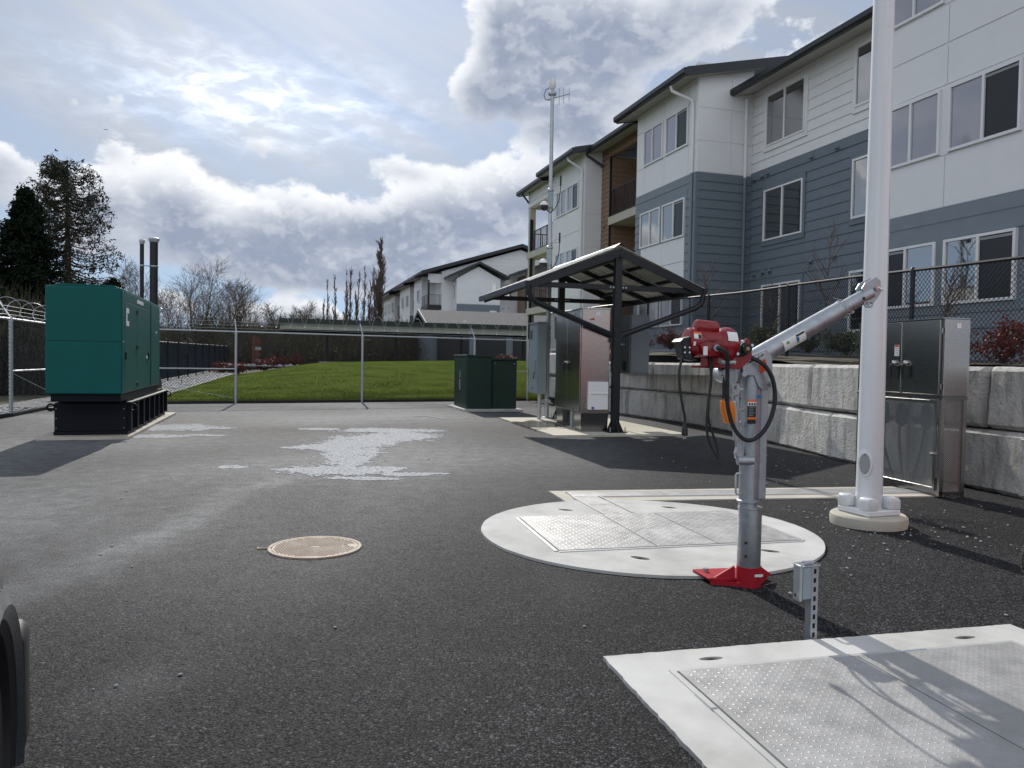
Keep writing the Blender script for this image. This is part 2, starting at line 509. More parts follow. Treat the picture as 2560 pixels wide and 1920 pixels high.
residue = mat('white_residue', (0.46, 0.475, 0.50), 0.9, 0, 0.25, 9, 0.4, 90, col2=(0.20, 0.205, 0.21), c2lo=0.44, c2hi=0.64, c2scale=26, spec=0.1)
insulation = mat('dark_bitumen', (0.015, 0.015, 0.016), 0.8)


def grass_mat():
    M = bpy.data.materials.new('lawn_grass'); M.use_nodes = True
    t = NT(M.node_tree); b = M.node_tree.nodes['Principled BSDF']
    tc = t.n('ShaderNodeTexCoord'); v = tc.outputs['Object']
    a = t.noise(v, 0.6, 5, 0.6); c = t.noise(t.vm('MULTIPLY', v, (1, 3.0, 1)), 3.0, 4, 0.65)
    col = t.mix(t.lin(a, 0.3, 0.7), (0.112, 0.152, 0.028), (0.165, 0.208, 0.044))
    col = t.mix(t.ss(c, 0.35, 0.7, 0.0, 0.6), col, (0.070, 0.104, 0.020))
    t.put(b.inputs['Base Color'], col)
    b.inputs['Roughness'].default_value = 0.7
    b.inputs['Specular IOR Level'].default_value = 0.0
    bn = t.n('ShaderNodeBump'); bn.inputs['Strength'].default_value = 0.7; bn.inputs['Distance'].default_value = 0.05
    t.l(t.noise(v, 26, 4, 0.7), bn.inputs['Height']); t.l(bn.outputs[0], b.inputs['Normal'])
    return M
grass = grass_mat()
blade = mat('grass_blade', (0.138, 0.182, 0.036), 0.9, 0, 0.3, 0.8, translucent=0.12, spec=0.0)


def asphalt_mat():
    M = bpy.data.materials.new('asphalt'); M.use_nodes = True
    t = NT(M.node_tree); b = M.node_tree.nodes['Principled BSDF']
    tc = t.n('ShaderNodeTexCoord'); v = tc.outputs['Object']
    vo = t.n('ShaderNodeTexVoronoi', feature='F1'); t.l(v, vo.inputs['Vector']); vo.inputs['Scale'].default_value = 92
    vo2 = t.n('ShaderNodeTexVoronoi', feature='F1'); t.l(v, vo2.inputs['Vector']); vo2.inputs['Scale'].default_value = 210
    cr = t.sep(vo.outputs['Color'])
    stonec = t.lin(t.math('POWER', cr[0], 1.7), 0.0, 1.0, 0.006, 0.088)
    stonec = t.math('MULTIPLY', stonec, t.ss(vo.outputs['Distance'], 0.62, 0.30, 0.12, 1.0))
    spark = t.math('MULTIPLY', t.math('POWER', cr[1], 14.0), 0.075)
    big = t.noise(v, 0.55, 5, 0.6)
    base = t.math('MULTIPLY', t.math('ADD', stonec, spark), t.math('MULTIPLY', t.lin(big, 0.3, 0.7, 0.66, 1.34), t.lin(t.noise(v, 2.6, 4, 0.6), 0.3, 0.7, 0.82, 1.18)))
    col = t.comb(base, t.math('MULTIPLY', base, 1.03), t.math('MULTIPLY', base, 1.14))
    at = t.n('ShaderNodeAttribute'); at.attribute_name = 'dust'
    n2 = t.noise(v, 5.0, 6, 0.65)
    df = t.math('MULTIPLY', at.outputs['Fac'], t.lin(n2, 0.3, 0.7, 0.55, 1.25), clamp=True)
    df = t.math('MULTIPLY', df, t.lin(cr[2], 0, 1, 0.55, 1.0))
    col = t.mix(df, col, (0.235, 0.24, 0.245))
    t.put(b.inputs['Base Color'], col)
    t.put(b.inputs['Roughness'], t.lin(cr[0], 0, 1, 0.68, 0.95))
    b.inputs['Specular IOR Level'].default_value = 0.15
    bn = t.n('ShaderNodeBump'); bn.inputs['Strength'].default_value = 0.55; bn.inputs['Distance'].default_value = 0.006
    hh = t.math('ADD', t.math('MULTIPLY', vo.outputs['Distance'], -1.0), t.math('MULTIPLY', vo2.outputs['Distance'], -0.35))
    t.l(hh, bn.inputs['Height']); t.l(bn.outputs[0], b.inputs['Normal'])
    return M
asphalt = asphalt_mat()


def block_mat():
    M = bpy.data.materials.new('cast_concrete_block'); M.use_nodes = True
    t = NT(M.node_tree); b = M.node_tree.nodes['Principled BSDF']
    tc = t.n('ShaderNodeTexCoord'); v = tc.outputs['Object']
    oi = t.n('ShaderNodeObjectInfo')
    off = t.vm('MULTIPLY', t.comb(oi.outputs['Random'], oi.outputs['Random'], oi.outputs['Random']), (31.0, 17.0, 9.0))
    v2 = t.vm('ADD', v, off)
    a = t.noise(v2, 1.6, 6, 0.6); s = t.noise(t.vm('MULTIPLY', v2, (4, 4, 0.7)), 2.2, 5, 0.6); g_ = t.noise(v2, 26, 5, 0.7)
    tone = t.lin(oi.outputs['Random'], 0, 1, 0.82, 1.12)
    col = t.mix(t.ss(a, 0.38, 0.66), (0.60, 0.59, 0.56), (0.74, 0.73, 0.70))
    col = t.mix(t.ss(s, 0.46, 0.70, 0.0, 0.75), col, (0.34, 0.325, 0.29))
    col = t.mix(t.ss(g_, 0.58, 0.8, 0.0, 0.5), col, (0.34, 0.32, 0.28))
    col = t.vm('MULTIPLY', col, t.comb(tone, tone, tone))
    t.put(b.inputs['Base Color'], col)
    b.inputs['Roughness'].default_value = 0.9; b.inputs['Specular IOR Level'].default_value = 0.2
    bn = t.n('ShaderNodeBump'); bn.inputs['Strength'].default_value = 0.9; bn.inputs['Distance'].default_value = 0.035
    t.l(t.math('ADD', g_, t.math('MULTIPLY', t.noise(v2, 9, 4, 0.6), 1.2)), bn.inputs['Height']); t.l(bn.outputs[0], b.inputs['Normal'])
    return M
block_concrete = block_mat()


# ---------------------------------------------------------------- ground
def lerp(a, b, f):
    return a + (b - a) * f


def pl(pts, t):
    """point on a polyline of 2D points at 0..1 by vertex parameter"""
    n = len(pts) - 1
    x = min(max(t, 0), 1) * n
    i = min(int(x), n - 1)
    f = x - i
    return (lerp(pts[i][0], pts[i + 1][0], f), lerp(pts[i][1], pts[i + 1][1], f))


def sstep(a, b, x):
    t = min(max((x - a) / (b - a), 0.0), 1.0)
    return t * t * (3 - 2 * t)


FENCE_A, FENCE_B = (-12.1, 21.0), (0.55, 27.4)        # back fence, corner to end
LEFT_F = [(-9.4, -10.0), (-10.84, 16.3), (-12.1, 21.0)]
# foot of the block wall, from beside the camera to its far end
WALL = [(5.95, 6.85), (5.62, 7.9), (5.2, 9.55), (4.92, 10.9), (4.74, 12.4), (4.66, 14.1), (4.52, 15.8), (4.2, 17.5), (3.6, 19.2), (2.8, 21.0), (2.0, 23.0), (1.25, 25.2), (0.5, 27.5)]


def xf_dark(y):
    return -16.4 - (y - 37.0) * 0.261


def fence_y(x):
    return FENCE_A[1] + (x - FENCE_A[0]) / (FENCE_B[0] - FENCE_A[0]) * (FENCE_B[1] - FENCE_A[1])


def H(x, y):
    """height of the land outside the yard"""
    yb = fence_y(min(max(x, -12.1), 1.0))
    f = min(max((y - yb) / 22.0, 0.0), 1.0)
    crest = 0.10 + f * (0.90 + 0.030 * min(max(x + 16.0, 0.0), 16.0))
    low = 0.03 + min(max((y - 18.0) * 0.008, 0.0), 0.6)
    k = sstep(0.8, 8.0, x - xf_dark(y))
    z = lerp(low, crest, k)
    return z


def ground_far():
    xs = np.concatenate([np.linspace(-3000, -160, 10), np.linspace(-140, 140, 113), np.linspace(160, 3000, 10)])
    ys = np.concatenate([np.linspace(-600, -40, 8), np.linspace(-30, 150, 91), np.linspace(170, 3000, 14)])
    V = []
    for y in ys:
        for x in xs:
            z = H(x, y) - 0.09
            if y < 60: z = min(z, 1.0)
            yard = sstep(1.5, -0.5, y - fence_y(min(max(x, -12), 1)))
            if x > -13.5: z = lerp(z, -0.12, yard)
            else: z = lerp(z, -0.03, yard)
            V.append((x, y, z))
    nx = len(xs)
    F = []
    for j in range(len(ys) - 1):
        for i in range(nx - 1):
            a = j * nx + i
            F += [a, a + 1, a + 1 + nx, a + nx]
    o = ob('ground', fast_mesh('ground', np.array(V), F, 4, far_ground, True))
    tag(o, kind='structure')


ground_far()

# dust, tyre tracks, wear and painted glare on the asphalt, in metres
ARC = [(-3.2, 2.6), (-3.0, 3.6), (-2.86, 4.5), (-2.76, 5.3), (-2.70, 6.2), (-2.75, 7.1), (-2.85, 8.0), (-2.6, 9.0)]


def dseg(px, py, a, b):
    ax, ay = a; bx, by = b
    dx, dy = bx - ax, by - ay
    t = min(max(((px - ax) * dx + (py - ay) * dy) / (dx * dx + dy * dy), 0), 1)
    return math.hypot(px - ax - t * dx, py - ay - t * dy)


def dust_at(x, y):
    n = mnoise.noise((x * 0.35, y * 0.35, 1.7))
    n2 = mnoise.noise((x * 1.3, y * 1.3, 4.2))
    d = 0.54 * sstep(4.6, 11.5, y + 0.9 * (-x) * 0.55) * (1.0 + 0.6 * n)  # pale far yard: dust plus low sun glare painted into the colour
    d += 0.20 * sstep(0.3, -2.2, x) * sstep(3.2, 6, y) * (1.0 + 0.8 * n)  # left and middle paling, raised to imitate the glare there
    da = min(dseg(x, y, ARC[i], ARC[i + 1]) for i in range(len(ARC) - 1))
    n3 = mnoise.noise((x * 9.0, y * 1.1, 2.2))
    d += 0.75 * math.exp(-(da / 0.20) ** 2) * (0.72 + 0.5 * n2 + 0.3 * n3) * sstep(10.0, 8.0, y)
    d += 0.10 * max(0.0, n3 + 0.6 * n) * sstep(4.0, 8.0, y) * sstep(1.0, -1.5, x)
    d += 0.10 * math.exp(-((da - 1.5) / 0.4) ** 2) * sstep(2.5, 5, y)
    d += 0.22 * math.exp(-(((x - 0.35) / 0.14) ** 2 + ((y - 4.75) / 0.35) ** 2)) * (0.8 + n2)
    d += 0.16 * math.exp(-(((x + 1.55) / 0.18) ** 2 + ((y - 3.2) / 0.35) ** 2))
    dl = dseg(x, y, (-7.5, 15.6), (0.6, 19.6))
    d += 0.22 * math.exp(-(dl / 0.10) ** 2) * (0.6 + n2) + 0.10 * math.exp(-((dl - 0.9) / 0.25) ** 2)
    d *= 1.0 - 0.75 * sstep(0.6, 2.5, x) * sstep(19, 12, y)
    return max(d, 0.0)


def yard():
    wl = list(WALL)
    RP = [(9.6, -10.0), (8.2, 4.0), (6.8, 6.5)] + [(a + 0.25, b + 0.05) for a, b in wl]
    nu, nv = 190, 300
    L = [(-9.4, -10.0), (-10.84, 16.3), (-12.1, 21.0)]
    V = np.zeros(((nu + 1) * (nv + 1), 3)); D = np.zeros(len(V), dtype=np.float32)
    # left and right borders by their own row positions
    ly = [-10.0, 16.3, 21.0]
    k = 0
    for j in range(nv + 1):
        v = j / nv
        a = lerp(-10, 21.0, v)
        lx = np.interp(a, ly, [q[0] for q in L])
        b = lerp(-10, 27.5, v)
        rx = np.interp(b, [q[1] for q in RP], [q[0] for q in RP])
        for i in range(nu + 1):
            u = i / nu
            x, y = lerp(lx, rx, u), lerp(a, b, u)
            V[k] = (x, y, 0.0012 * mnoise.noise((x * 0.5, y * 0.5, 0)))
            D[k] = dust_at(x, y)
            k += 1
    F = []
    for j in range(nv):
        for i in range(nu):
            q = j * (nu + 1) + i
            F += [q, q + 1, q + nu + 2, q + nu + 1]
    me = fast_mesh('asphalt_yard', V, F, 4, asphalt, True)
    at = me.attributes.new('dust', 'FLOAT', 'POINT')
    at.data.foreach_set('value', D)
    o = ob('asphalt_yard', me)
    tag(o, kind='structure')


yard()


def residue_sheet():
    """white powder dried on the asphalt"""
    E = [(-2.52, 13.2, 0.62, 1.25), (-2.1, 13.9, 0.75, 1.0), (-2.5, 14.9, 0.85, 0.5), (-1.75, 15.1, 0.45, 0.35), (-3.0, 12.0, 0.42, 0.40), (-3.35, 11.9, 0.22, 0.16), (-2.4, 11.5, 0.42, 0.75),
         (-2.2, 10.6, 0.30, 0.75), (-2.15, 9.55, 0.62, 0.42), (-1.62, 9.72, 0.32, 0.26), (-1.25, 9.32, 0.32, 0.16), (-0.95, 9.42, 0.22, 0.07), (-2.72, 9.55, 0.26, 0.12), (-1.75, 8.95, 0.45, 0.12), (-3.74, 15.1, 0.40, 0.22),
         (-6.47, 14.9, 0.75, 0.7), (-5.85, 14.95, 0.45, 0.25), (-6.15, 13.25, 0.55, 0.32), (-5.35, 13.55, 0.40, 0.14), (-3.5, 9.70, 0.17, 0.14)]
    c = 0.028
    vid = {}; V = []; F = []
    def vert(i, j):
        if (i, j) not in vid:
            vid[(i, j)] = len(V)
            V.append((i * c, j * c, 0.0035))
        return vid[(i, j)]
    for i in range(int(-7.6 / c), int(-0.4 / c)):
        for j in range(int(8.7 / c), int(16.6 / c)):
            x, y = (i + .5) * c, (j + .5) * c
            e = 0
            for (cx, cy, a, b) in E:
                q = ((x - cx) / a) ** 2 + ((y - cy) / b) ** 2
                if q < 2.2: e = max(e, 1.0 - 0.5 * q)
            if e <= 0: continue
            n = 0.6 * mnoise.noise((x * 1.6, y * 1.0, 3)) + 0.5 * mnoise.noise((x * 5, y * 3.2, 9)) + 0.6 * mnoise.noise((x * 13, y * 8, 2)) 
            if sstep(0.22, 0.66, e + 0.62 * n) > rnd.random():
                F += [vert(i, j), vert(i + 1, j), vert(i + 1, j + 1), vert(i, j + 1)]
    o = ob('white_residue', fast_mesh('white_residue', np.array(V), F, 4, residue))
    tag(o, 'patchy white powder dried on the asphalt before the lawn', 'residue', kind='stuff')


residue_sheet()


def lawn():
    nu, nv = 110, 90
    V = []; F = []
    for j in range(nv + 1):
        v = j / nv
        for i in range(nu + 1):
            u = i / nu
            # bottom edge on the fence line, top edge on the crest
            bx, by = lerp(-11.8, 1.2, u), fence_y(lerp(-11.8, 1.2, u)) + 0.02
            tx, ty = lerp(xf_dark(47.5) + 1.5, 9.0, u), lerp(45.5, 50.0, u)
            x, y = lerp(bx, tx, v), lerp(by, ty, v)
            if u == 0: x = max(x, xf_dark(y) + 1.5)
            z = H(x, y) + 0.02 * mnoise.noise((x * 0.7, y * 0.7, 0)) - (0.06 if v == 0 else 0)
            V.append((x, y, z))
    for j in range(nv):
        for i in range(nu):
            q = j * (nu + 1) + i
            F += [q, q + 1, q + nu + 2, q + nu + 1]
    tag(ob('lawn', fast_mesh('lawn', np.array(V), F, 4, grass, True)), kind='structure')
    # blades
    N = 90000
    u = rng.random(N); v = rng.random(N) ** 1.8
    bx = -11.8 + 13.0 * u
    by = FENCE_A[1] + (bx - FENCE_A[0]) / (FENCE_B[0] - FENCE_A[0]) * (FENCE_B[1] - FENCE_A[1]) + 0.02
    tx = (xf_dark(47.5) + 1.5) * (1 - u) + 9.0 * u; ty = 45.5 * (1 - u) + 50 * u
    x = bx * (1 - v) + tx * v; y = by * (1 - v) + ty * v
    z = np.array([H(a, b) for a, b in zip(x, y)]) - 0.01
    h = 0.02 + 0.03 * rng.random(N); a = rng.random(N) * 6.283; w = 0.012 + 0.01 * rng.random(N)
    lx = (rng.random(N) - .5) * 0.05; ly = (rng.random(N) - .5) * 0.05
    P = np.zeros((N, 3, 3))
    P[:, 0] = np.stack([x - w * np.cos(a), y - w * np.sin(a), z], 1)
    P[:, 1] = np.stack([x + w * np.cos(a), y + w * np.sin(a), z], 1)
    P[:, 2] = np.stack([x + lx, y + ly, z + h], 1)
    tag(ob('grass', fast_mesh('grass', P.reshape(-1, 3), np.arange(N * 3), 3, blade)), 'short green grass of the sloping lawn behind the fence', 'grass', kind='stuff')


lawn()


def rocks(name, label, pts, smin, smax, zoff=0.0):
    base = []
    ico = bmesh.new(); bmesh.ops.create_icosphere(ico, subdivisions=1, radius=1.0)
    iv = np.array([v.co[:] for v in ico.verts]); jf = np.array([[q.index for q in f.verts] for f in ico.faces]); ico.free()
    V = []; F = []
    for k, (x, y, z) in enumerate(pts):
        s = smin + (smax - smin) * rng.random() ** 2
        sc = s * (0.7 + 0.6 * rng.random(3)); sc[2] *= 0.6
        a = rng.random() * 6.28
        q = iv * sc * (0.85 + 0.3 * rng.random((len(iv), 1)))
        q = np.stack([q[:, 0] * math.cos(a) - q[:, 1] * math.sin(a), q[:, 0] * math.sin(a) + q[:, 1] * math.cos(a), q[:, 2]], 1)
        V.append(q + np.array([x, y, z + zoff])); F.append(jf + k * len(iv))
    o = ob(name, fast_mesh(name, np.concatenate(V), np.concatenate(F).ravel(), 3, stone))
    return tag(o, label, 'gravel', kind='stuff')


gb = MB()
gv = []
for y_ in np.arange(19.0, 53.0, 1.0):
    for dx_ in (-1.2, 0.0, 1.0, 2.0):
        gv.append((xf_dark(y_) + dx_, y_, H(xf_dark(y_) + dx_, y_) + 0.015))
gb.add(gv, [(r_3 * 4 + k, r_3 * 4 + k + 1, r_3 * 4 + k + 5, r_3 * 4 + k + 4) for r_3 in range(33) for k in range(3)])
tag(gb.build('gravel_bed', mat('gravel_bed', (0.22, 0.22, 0.22), 0.9, 0, 0.5, 8, 0.6, 20), recalc=False), kind='structure')
pts = []
for k in range(4200):
    y = 20.0 + 32.0 * rng.random() ** 1.5
    x = xf_dark(y) - 0.6 + 2.3 * rng.random()
    if y < fence_y(x) + 0.3 and x > -13: continue
    pts.append((x, y, H(x, y)))
rocks('gravel', 'pale river rock strip along the navy screen fence', pts, 0.05, 0.13)
pts = []
for k in range(900):
    y = 14.0 + 8.5 * rng.random()
    x = np.interp(y, [-10, 16.3, 21.0, 30], [-9.4, -10.84, -12.1, -14]) - 0.25 - 1.1 * rng.random()
    pts.append((x, y, -0.02))
rocks('gravel', 'pale rock border outside the chain link behind the generator', pts, 0.04, 0.11, 0.03)
# loose chips on the yard
pts = []
for k in range(420):
    q = rng.random()
    if q < 0.55:
        x, y = 3.2 + rng.normal() * 0.75, 6.9 + rng.normal() * 0.7
    elif q < 0.8:
        x, y = 4.2 + rng.normal() * 0.7, 9.8 + rng.normal() * 1.6
    else:
        x, y = -4 + 8 * rng.random(), 3 + 9 * rng.random()
    if math.hypot(x - 1.14, y - 6.35) < 1.45 or math.hypot(x - 3.2, y - 6.83) < 0.34: continue
    pts.append((x, y, 0.006))
rocks('gravel', 'pale loose chips scattered over the asphalt round the light pole', pts, 0.004, 0.014)

# ---------------------------------------------------------------- slabs, hatches, covers
from mathutils.geometry import tessellate_polygon


def slab(outer, holes, z0, z1):
    """flat slab with holes, as verts/faces"""
    b = MB()
    loops = [outer] + holes
    flat = [p for lp in loops for p in lp]
    tris = tessellate_polygon([[Vector((p[0], p[1], 0)) for p in lp] for lp in loops])
    b.add([(p[0], p[1], z1) for p in flat], [tuple(t) for t in tris])
    for lp in loops:
        n = len(lp)
        b.add([(p[0], p[1], z0) for p in lp] + [(p[0], p[1], z1) for p in lp], [(i, (i + 1) % n, n + (i + 1) % n, n + i) for i in range(n)])
    return b


def oval(cx, cy, a, b, rot=0.0, n=18, wob=0.0):
    o = []
    for k in range(n):
        t = 2 * math.pi * k / n
        r = 1 + wob * (rnd.random() - .5)
        x, y = rot2(a * r * math.cos(t), b * r * math.sin(t), rot)
        o.append((cx + x, cy + y))
    return o


def ragged(poly, step=0.06, amp=0.006):
    out = []
    n = len(poly)
    for i in range(n):
        a, b = poly[i], poly[(i + 1) % n]
        L = math.hypot(b[0] - a[0], b[1] - a[1])
        k = max(1, int(L / step))
        for j in range(k):
            f = j / k
            w = amp if 0 < j else 0
            out.append((lerp(a[0], b[0], f) + w * (rnd.random() - .5) * 2, lerp(a[1], b[1], f) + w * (rnd.random() - .5) * 2))
    return out


def tread(x0, x1, y0, y1, z, sp, ln, wd, h, ang=45):
    """raised lozenges of chequer plate, alternating direction"""
    V = []; F = []
    k = 0
    nx = int((x1 - x0 - 0.02) / sp); ny = int((y1 - y0 - 0.02) / sp)
    ox = (x1 - x0 - (nx - 1) * sp) / 2; oy = (y1 - y0 - (ny - 1) * sp) / 2
    for j in range(ny):
        for i in range(nx):
            a = R(ang) if (i + j) % 2 else R(-ang)
            c, s = math.cos(a), math.sin(a)
            cx, cy = x0 + ox + i * sp, y0 + oy + j * sp
            for (px, py, pz) in ((-ln, 0, 0), (0, -wd, 0), (ln, 0, 0), (0, wd, 0), (-ln * .35, 0, h), (ln * .35, 0, h)):
                V.append((cx + px * c - py * s, cy + px * s + py * c, z + pz))
            F += [k, k + 1, k + 4, k + 1, k + 5, k + 4, k + 1, k + 2, k + 5, k + 2, k + 3, k + 5, k + 3, k + 4, k + 5, k + 3, k, k + 4]
            k += 6
    return np.array(V), F


recess_dark = mat('rusty_recess', (0.030, 0.020, 0.014), 0.8, 0, 0.5, 30)
ZP = 0.020


def lift_holes(b_holes, parent):
    for (cx, cy, a, b_, r) in b_holes:
        o = MB().plate(oval(cx, cy, a * 0.99, b_ * 0.99, r), 0.002, 0.006).build('lifting_recess', recess_dark, parent)
        MB().tube([(cx - a * .7 * math.cos(r), cy - a * .7 * math.sin(r), 0.008), (cx, cy, 0.016), (cx + a * .7 * math.cos(r), cy + a * .7 * math.sin(r), 0.008)], 0.006, 6).build('lifting_bar', recess_dark, o)


def hatch_plates(parent, xs, y0, y1, z):
    for i in range(len(xs) - 1):
        a, b = xs[i] + 0.004, xs[i + 1] - 0.004
        p = MB().box(a, b, y0, y1, z, z + 0.008).build('hatch_plate', alu_plate, parent)
        V, F = tread(a, b, y0, y1, z + 0.008, TR[0], TR[1], TR[2], TR[3])
        o = ob('tread_pattern', fast_mesh('tread_pattern', V, F, 3, alu_plate), p)
        o['kind'] = 'stuff'


def near_vault():
    t = thing('utility_vault', 'square concrete vault lid with double chequer plate hatch nearest the camera', 'vault', (0.45, 3.58, 0), R(13.7))
    H_ = [(0.49, -0.125, 0.062, 0.020, 0.0), (1.925, -0.125, 0.062, 0.020, 0.0)]
    out = ragged([(0, 0), (0, -2.6), (2.34, -2.6), (2.34, 0)], 0.03, 0.0035)
    slab(out, [oval(*h) for h in H_], 0.0, ZP).build('concrete_slab', concrete, t)
    lift_holes(H_, t)
    x0, x1, y0, y1 = 0.26, 2.09, -2.35, -0.25
    global TR
    TR = (0.0335, 0.0115, 0.0042, 0.0024)
    hatch_plates(t, [x0, 1.18, x1], y0, y1, ZP + 0.002)
    for (a, b, c, d) in ((x0 - 0.03, x0 - 0.004, y0, y1 + 0.03), (x1 + 0.004, x1 + 0.03, y0, y1 + 0.03), (x0 - 0.004, x1 + 0.004, y1 + 0.004, y1 + 0.03)):
        MB().box(a, b, c, d, 0.004, ZP + 0.006).build('frame_angle', alu_bright, t)
    MB().box(1.455, 1.585, -0.256, -0.238, ZP + 0.0065, ZP + 0.008).build('blue_mark', label_blue, t)
    for (a, b) in ((-0.62, -0.48), (-1.25, -1.08)):
        MB().box(x0 - 0.034, x0 - 0.008, a, b, 0.01, ZP + 0.011).build('hinge', alu_bright, t)


def round_vault():
    t = thing('round_vault', 'round concrete vault lid with three plate hatch beside the davit crane', 'vault', (1.14, 6.35, 0), R(13.5))
    hs = []
    for (X, Y, rr) in ((0.52, 7.15, -40), (1.53, 7.36, -40), (0.93, 5.42, -48), (1.94, 5.69, -40)):
        x, y = rot2(X - 1.14, Y - 6.35, -R(13.5))
        hs.append((x, y, 0.075, 0.036, R(rr)))
    out = [((1.375 + 0.005 * (rnd.random() - .5)) * math.cos(2 * math.pi * k / 96), (1.375 + 0.005 * (rnd.random() - .5)) * math.sin(2 * math.pi * k / 96)) for k in range(96)]
    slab(out, [oval(*h) for h in hs], 0.0, ZP).build('concrete_slab', concrete, t)
    lift_holes(hs, t)
    x0, x1, y0, y1 = -0.94, 1.06, -0.58, 0.62
    global TR
    TR = (0.040, 0.0135, 0.0055, 0.0022)
    hatch_plates(t, [x0, -0.17, 0.34, x1], y0, y1, ZP + 0.002)
    for (a, b, c, d) in ((x0 - 0.035, x0 - 0.004, y0, y1), (x1 + 0.004, x1 + 0.035, y0, y1), (x0 - 0.004, x1 + 0.004, y0 - 0.03, y0 - 0.004), (x0 - 0.004, x1 + 0.004, y1 + 0.004, y1 + 0.03)):
        MB().box(a, b, c, d, 0.004, ZP + 0.006).build('frame_angle', alu_bright, t)
    return t


def trench():
    t = thing('cable_trench', 'pale concrete cable trench running past the light pole to the steel cabinet', 'trench', (1.14, 6.35, 0), R(13.5))
    out = ragged([(-0.27, 1.99), (-0.27, 1.37), (3.95, 1.10), (3.95, 1.74)], 0.08, 0.005)
    slab(out, [], 0.0, ZP - 0.006).build('concrete_slab', concrete_warm, t)
    global TR
    TR = (0.045, 0.014, 0.006, 0.002)
    # cover running along the strip, then the link to the round vault
    def cover(ax, ay, bx, by, w, n):
        ang = math.atan2(by - ay, bx - ax)
        L = math.hypot(bx - ax, by - ay)
        for i in range(n):
            a, b = L * i / n + 0.003, L * (i + 1) / n - 0.003
            p = MB().box(a, b, -w / 2, w / 2, ZP - 0.004, ZP + 0.004)
            o = p.build('trench_cover', alu_plate, t)
            o.location = (ax, ay, 0); o.rotation_euler = (0, 0, ang)
            V, F = tread(a, b, -w / 2, w / 2, ZP + 0.004, *TR)
            q = ob('tread_pattern', fast_mesh('tread_pattern', V, F, 3, alu_plate), o)
            q['kind'] = 'stuff'
    cover(-0.13, 1.70, 3.95, 1.42, 0.26, 4)
    cover(0.012, 0.66, -0.005, 1.555, 0.25, 2)
    for (a, b) in (((-0.13, 1.84), (3.95, 1.56)), ((0.15, 1.555), (3.95, 1.28))):
        MB().bar((a[0], a[1], ZP), (b[0], b[1], ZP), 0.016, 0.012).build('frame_angle', alu_bright, t)
    for sx in (-0.135, 0.155):
        MB().bar((sx, 0.66, ZP + .003), (sx - 0.008, 1.53, ZP + .003), 0.02, 0.014).build('frame_angle', alu_bright, t)


near_vault(); round_vault(); trench()
mk = MB()
mk.bar((-2.05, 19.03, 0.006), (-1.54, 18.09, 0.006), 0.07, 0.004)
mk.bar((-2.36, 18.80, 0.006), (-2.05, 19.03, 0.006), 0.07, 0.004)
tag(mk.build('paint_mark', residue), 'small pale painted corner mark on the asphalt near the transformer', 'paint mark', kind='structure')


def manhole():
    t = thing('manhole_cover', 'rust brown cast iron manhole cover with side handle slot on the asphalt', 'manhole cover', (-1.43, 5.63, 0), R(8))
    r = 0.335
    MB().lathe([(r, 0.0), (r, 0.012), (r - 0.022, 0.012), (r - 0.024, 0.006)], 64).build('rim', cast_iron, t)
    MB().lathe([(r - 0.028, 0.0), (r - 0.028, 0.011)], 64).build('lid', cast_iron, t)
    # raised ribs of the lid
    V = []; F = []
    k = 0
    for j in range(-11, 12):
        for i in range(-15, 16):
            cx, cy = i * 0.0200 + (0.01 if j % 2 else 0), j * 0.0268
            if math.hypot(cx, cy) > r - 0.045 or (cx > 0.19 and -0.02 < cy < 0.06) or (abs(cx) < 0.03 and abs(cy) < 0.02): continue
            for (px, py, pz) in ((-.0085, -.008, 0), (.0085, -.008, 0), (.0085, .008, 0), (-.0085, .008, 0), (-.006, -.0055, .004), (.006, -.0055, .004), (.006, .0055, .004), (-.006, .0055, .004)):
                V.append((cx + px, cy + py, 0.011 + pz))
            F += [k + 4, k + 5, k + 6, k + 7, k, k + 1, k + 5, k + 4, k + 1, k + 2, k + 6, k + 5, k + 2, k + 3, k + 7, k + 6, k + 3, k, k + 4, k + 7]
            k += 8
    o = ob('rib_pattern', fast_mesh('rib_pattern', np.array(V), F, 4, cast_iron), t); o['kind'] = 'stuff'
    for (x, y) in ((0.215, 0.035), (0.235, -0.012)):
        MB().lathe([(0.018, 0.0115), (0.018, 0.0122)], 16, (x, y, 0)).build('pick_hole', recess_dark, t)
    MB().box(-r - 0.075, -r + 0.012, -0.020, 0.006, 0.0, 0.011).build('handle_slot', cast_iron, t)
    MB().box(-r - 0.066, -r + 0.03, -0.012, -0.003, 0.0105, 0.0125).build('slot_recess', recess_dark, t)


manhole()


def pad(name, label, corners, mt, z=0.03):
    o = MB()
    b = slab(ragged(corners, 0.08, 0.006), [], 0.0, z)
    o = b.build(name, mt)
    return tag(o, label, 'concrete pad', kind='structure')


wet = bpy.data.materials.new('damp_concrete'); wet.use_nodes = True
t_ = NT(wet.node_tree); b_ = wet.node_tree.nodes['Principled BSDF']
v_ = t_.n('ShaderNodeTexCoord').outputs['Object']
dv = t_.vm('MULTIPLY', t_.vm('SUBTRACT', v_, (0.55, 16.6, 0)), (1.2, 0.7, 0))
wm = t_.ss(t_.math('ADD', t_.vm('LENGTH', dv), t_.math('MULTIPLY', t_.math('SUBTRACT', t_.noise(v_, 3.0, 5, 0.6), 0.5), 1.6)), 0.95, 0.55)
cn = t_.noise(v_, 2.0, 6, 0.6)
t_.put(b_.inputs['Base Color'], t_.mix(wm, t_.mix(t_.lin(cn, .3, .7), (0.50, 0.47, 0.39), (0.60, 0.57, 0.48)), (0.13, 0.11, 0.085)))
t_.put(b_.inputs['Roughness'], t_.lin(wm, 0, 1, 0.85, 0.16))
GP = [(-7.63, 12.30), (-6.32, 12.70), (-7.97, 18.26), (-9.30, 17.85)]
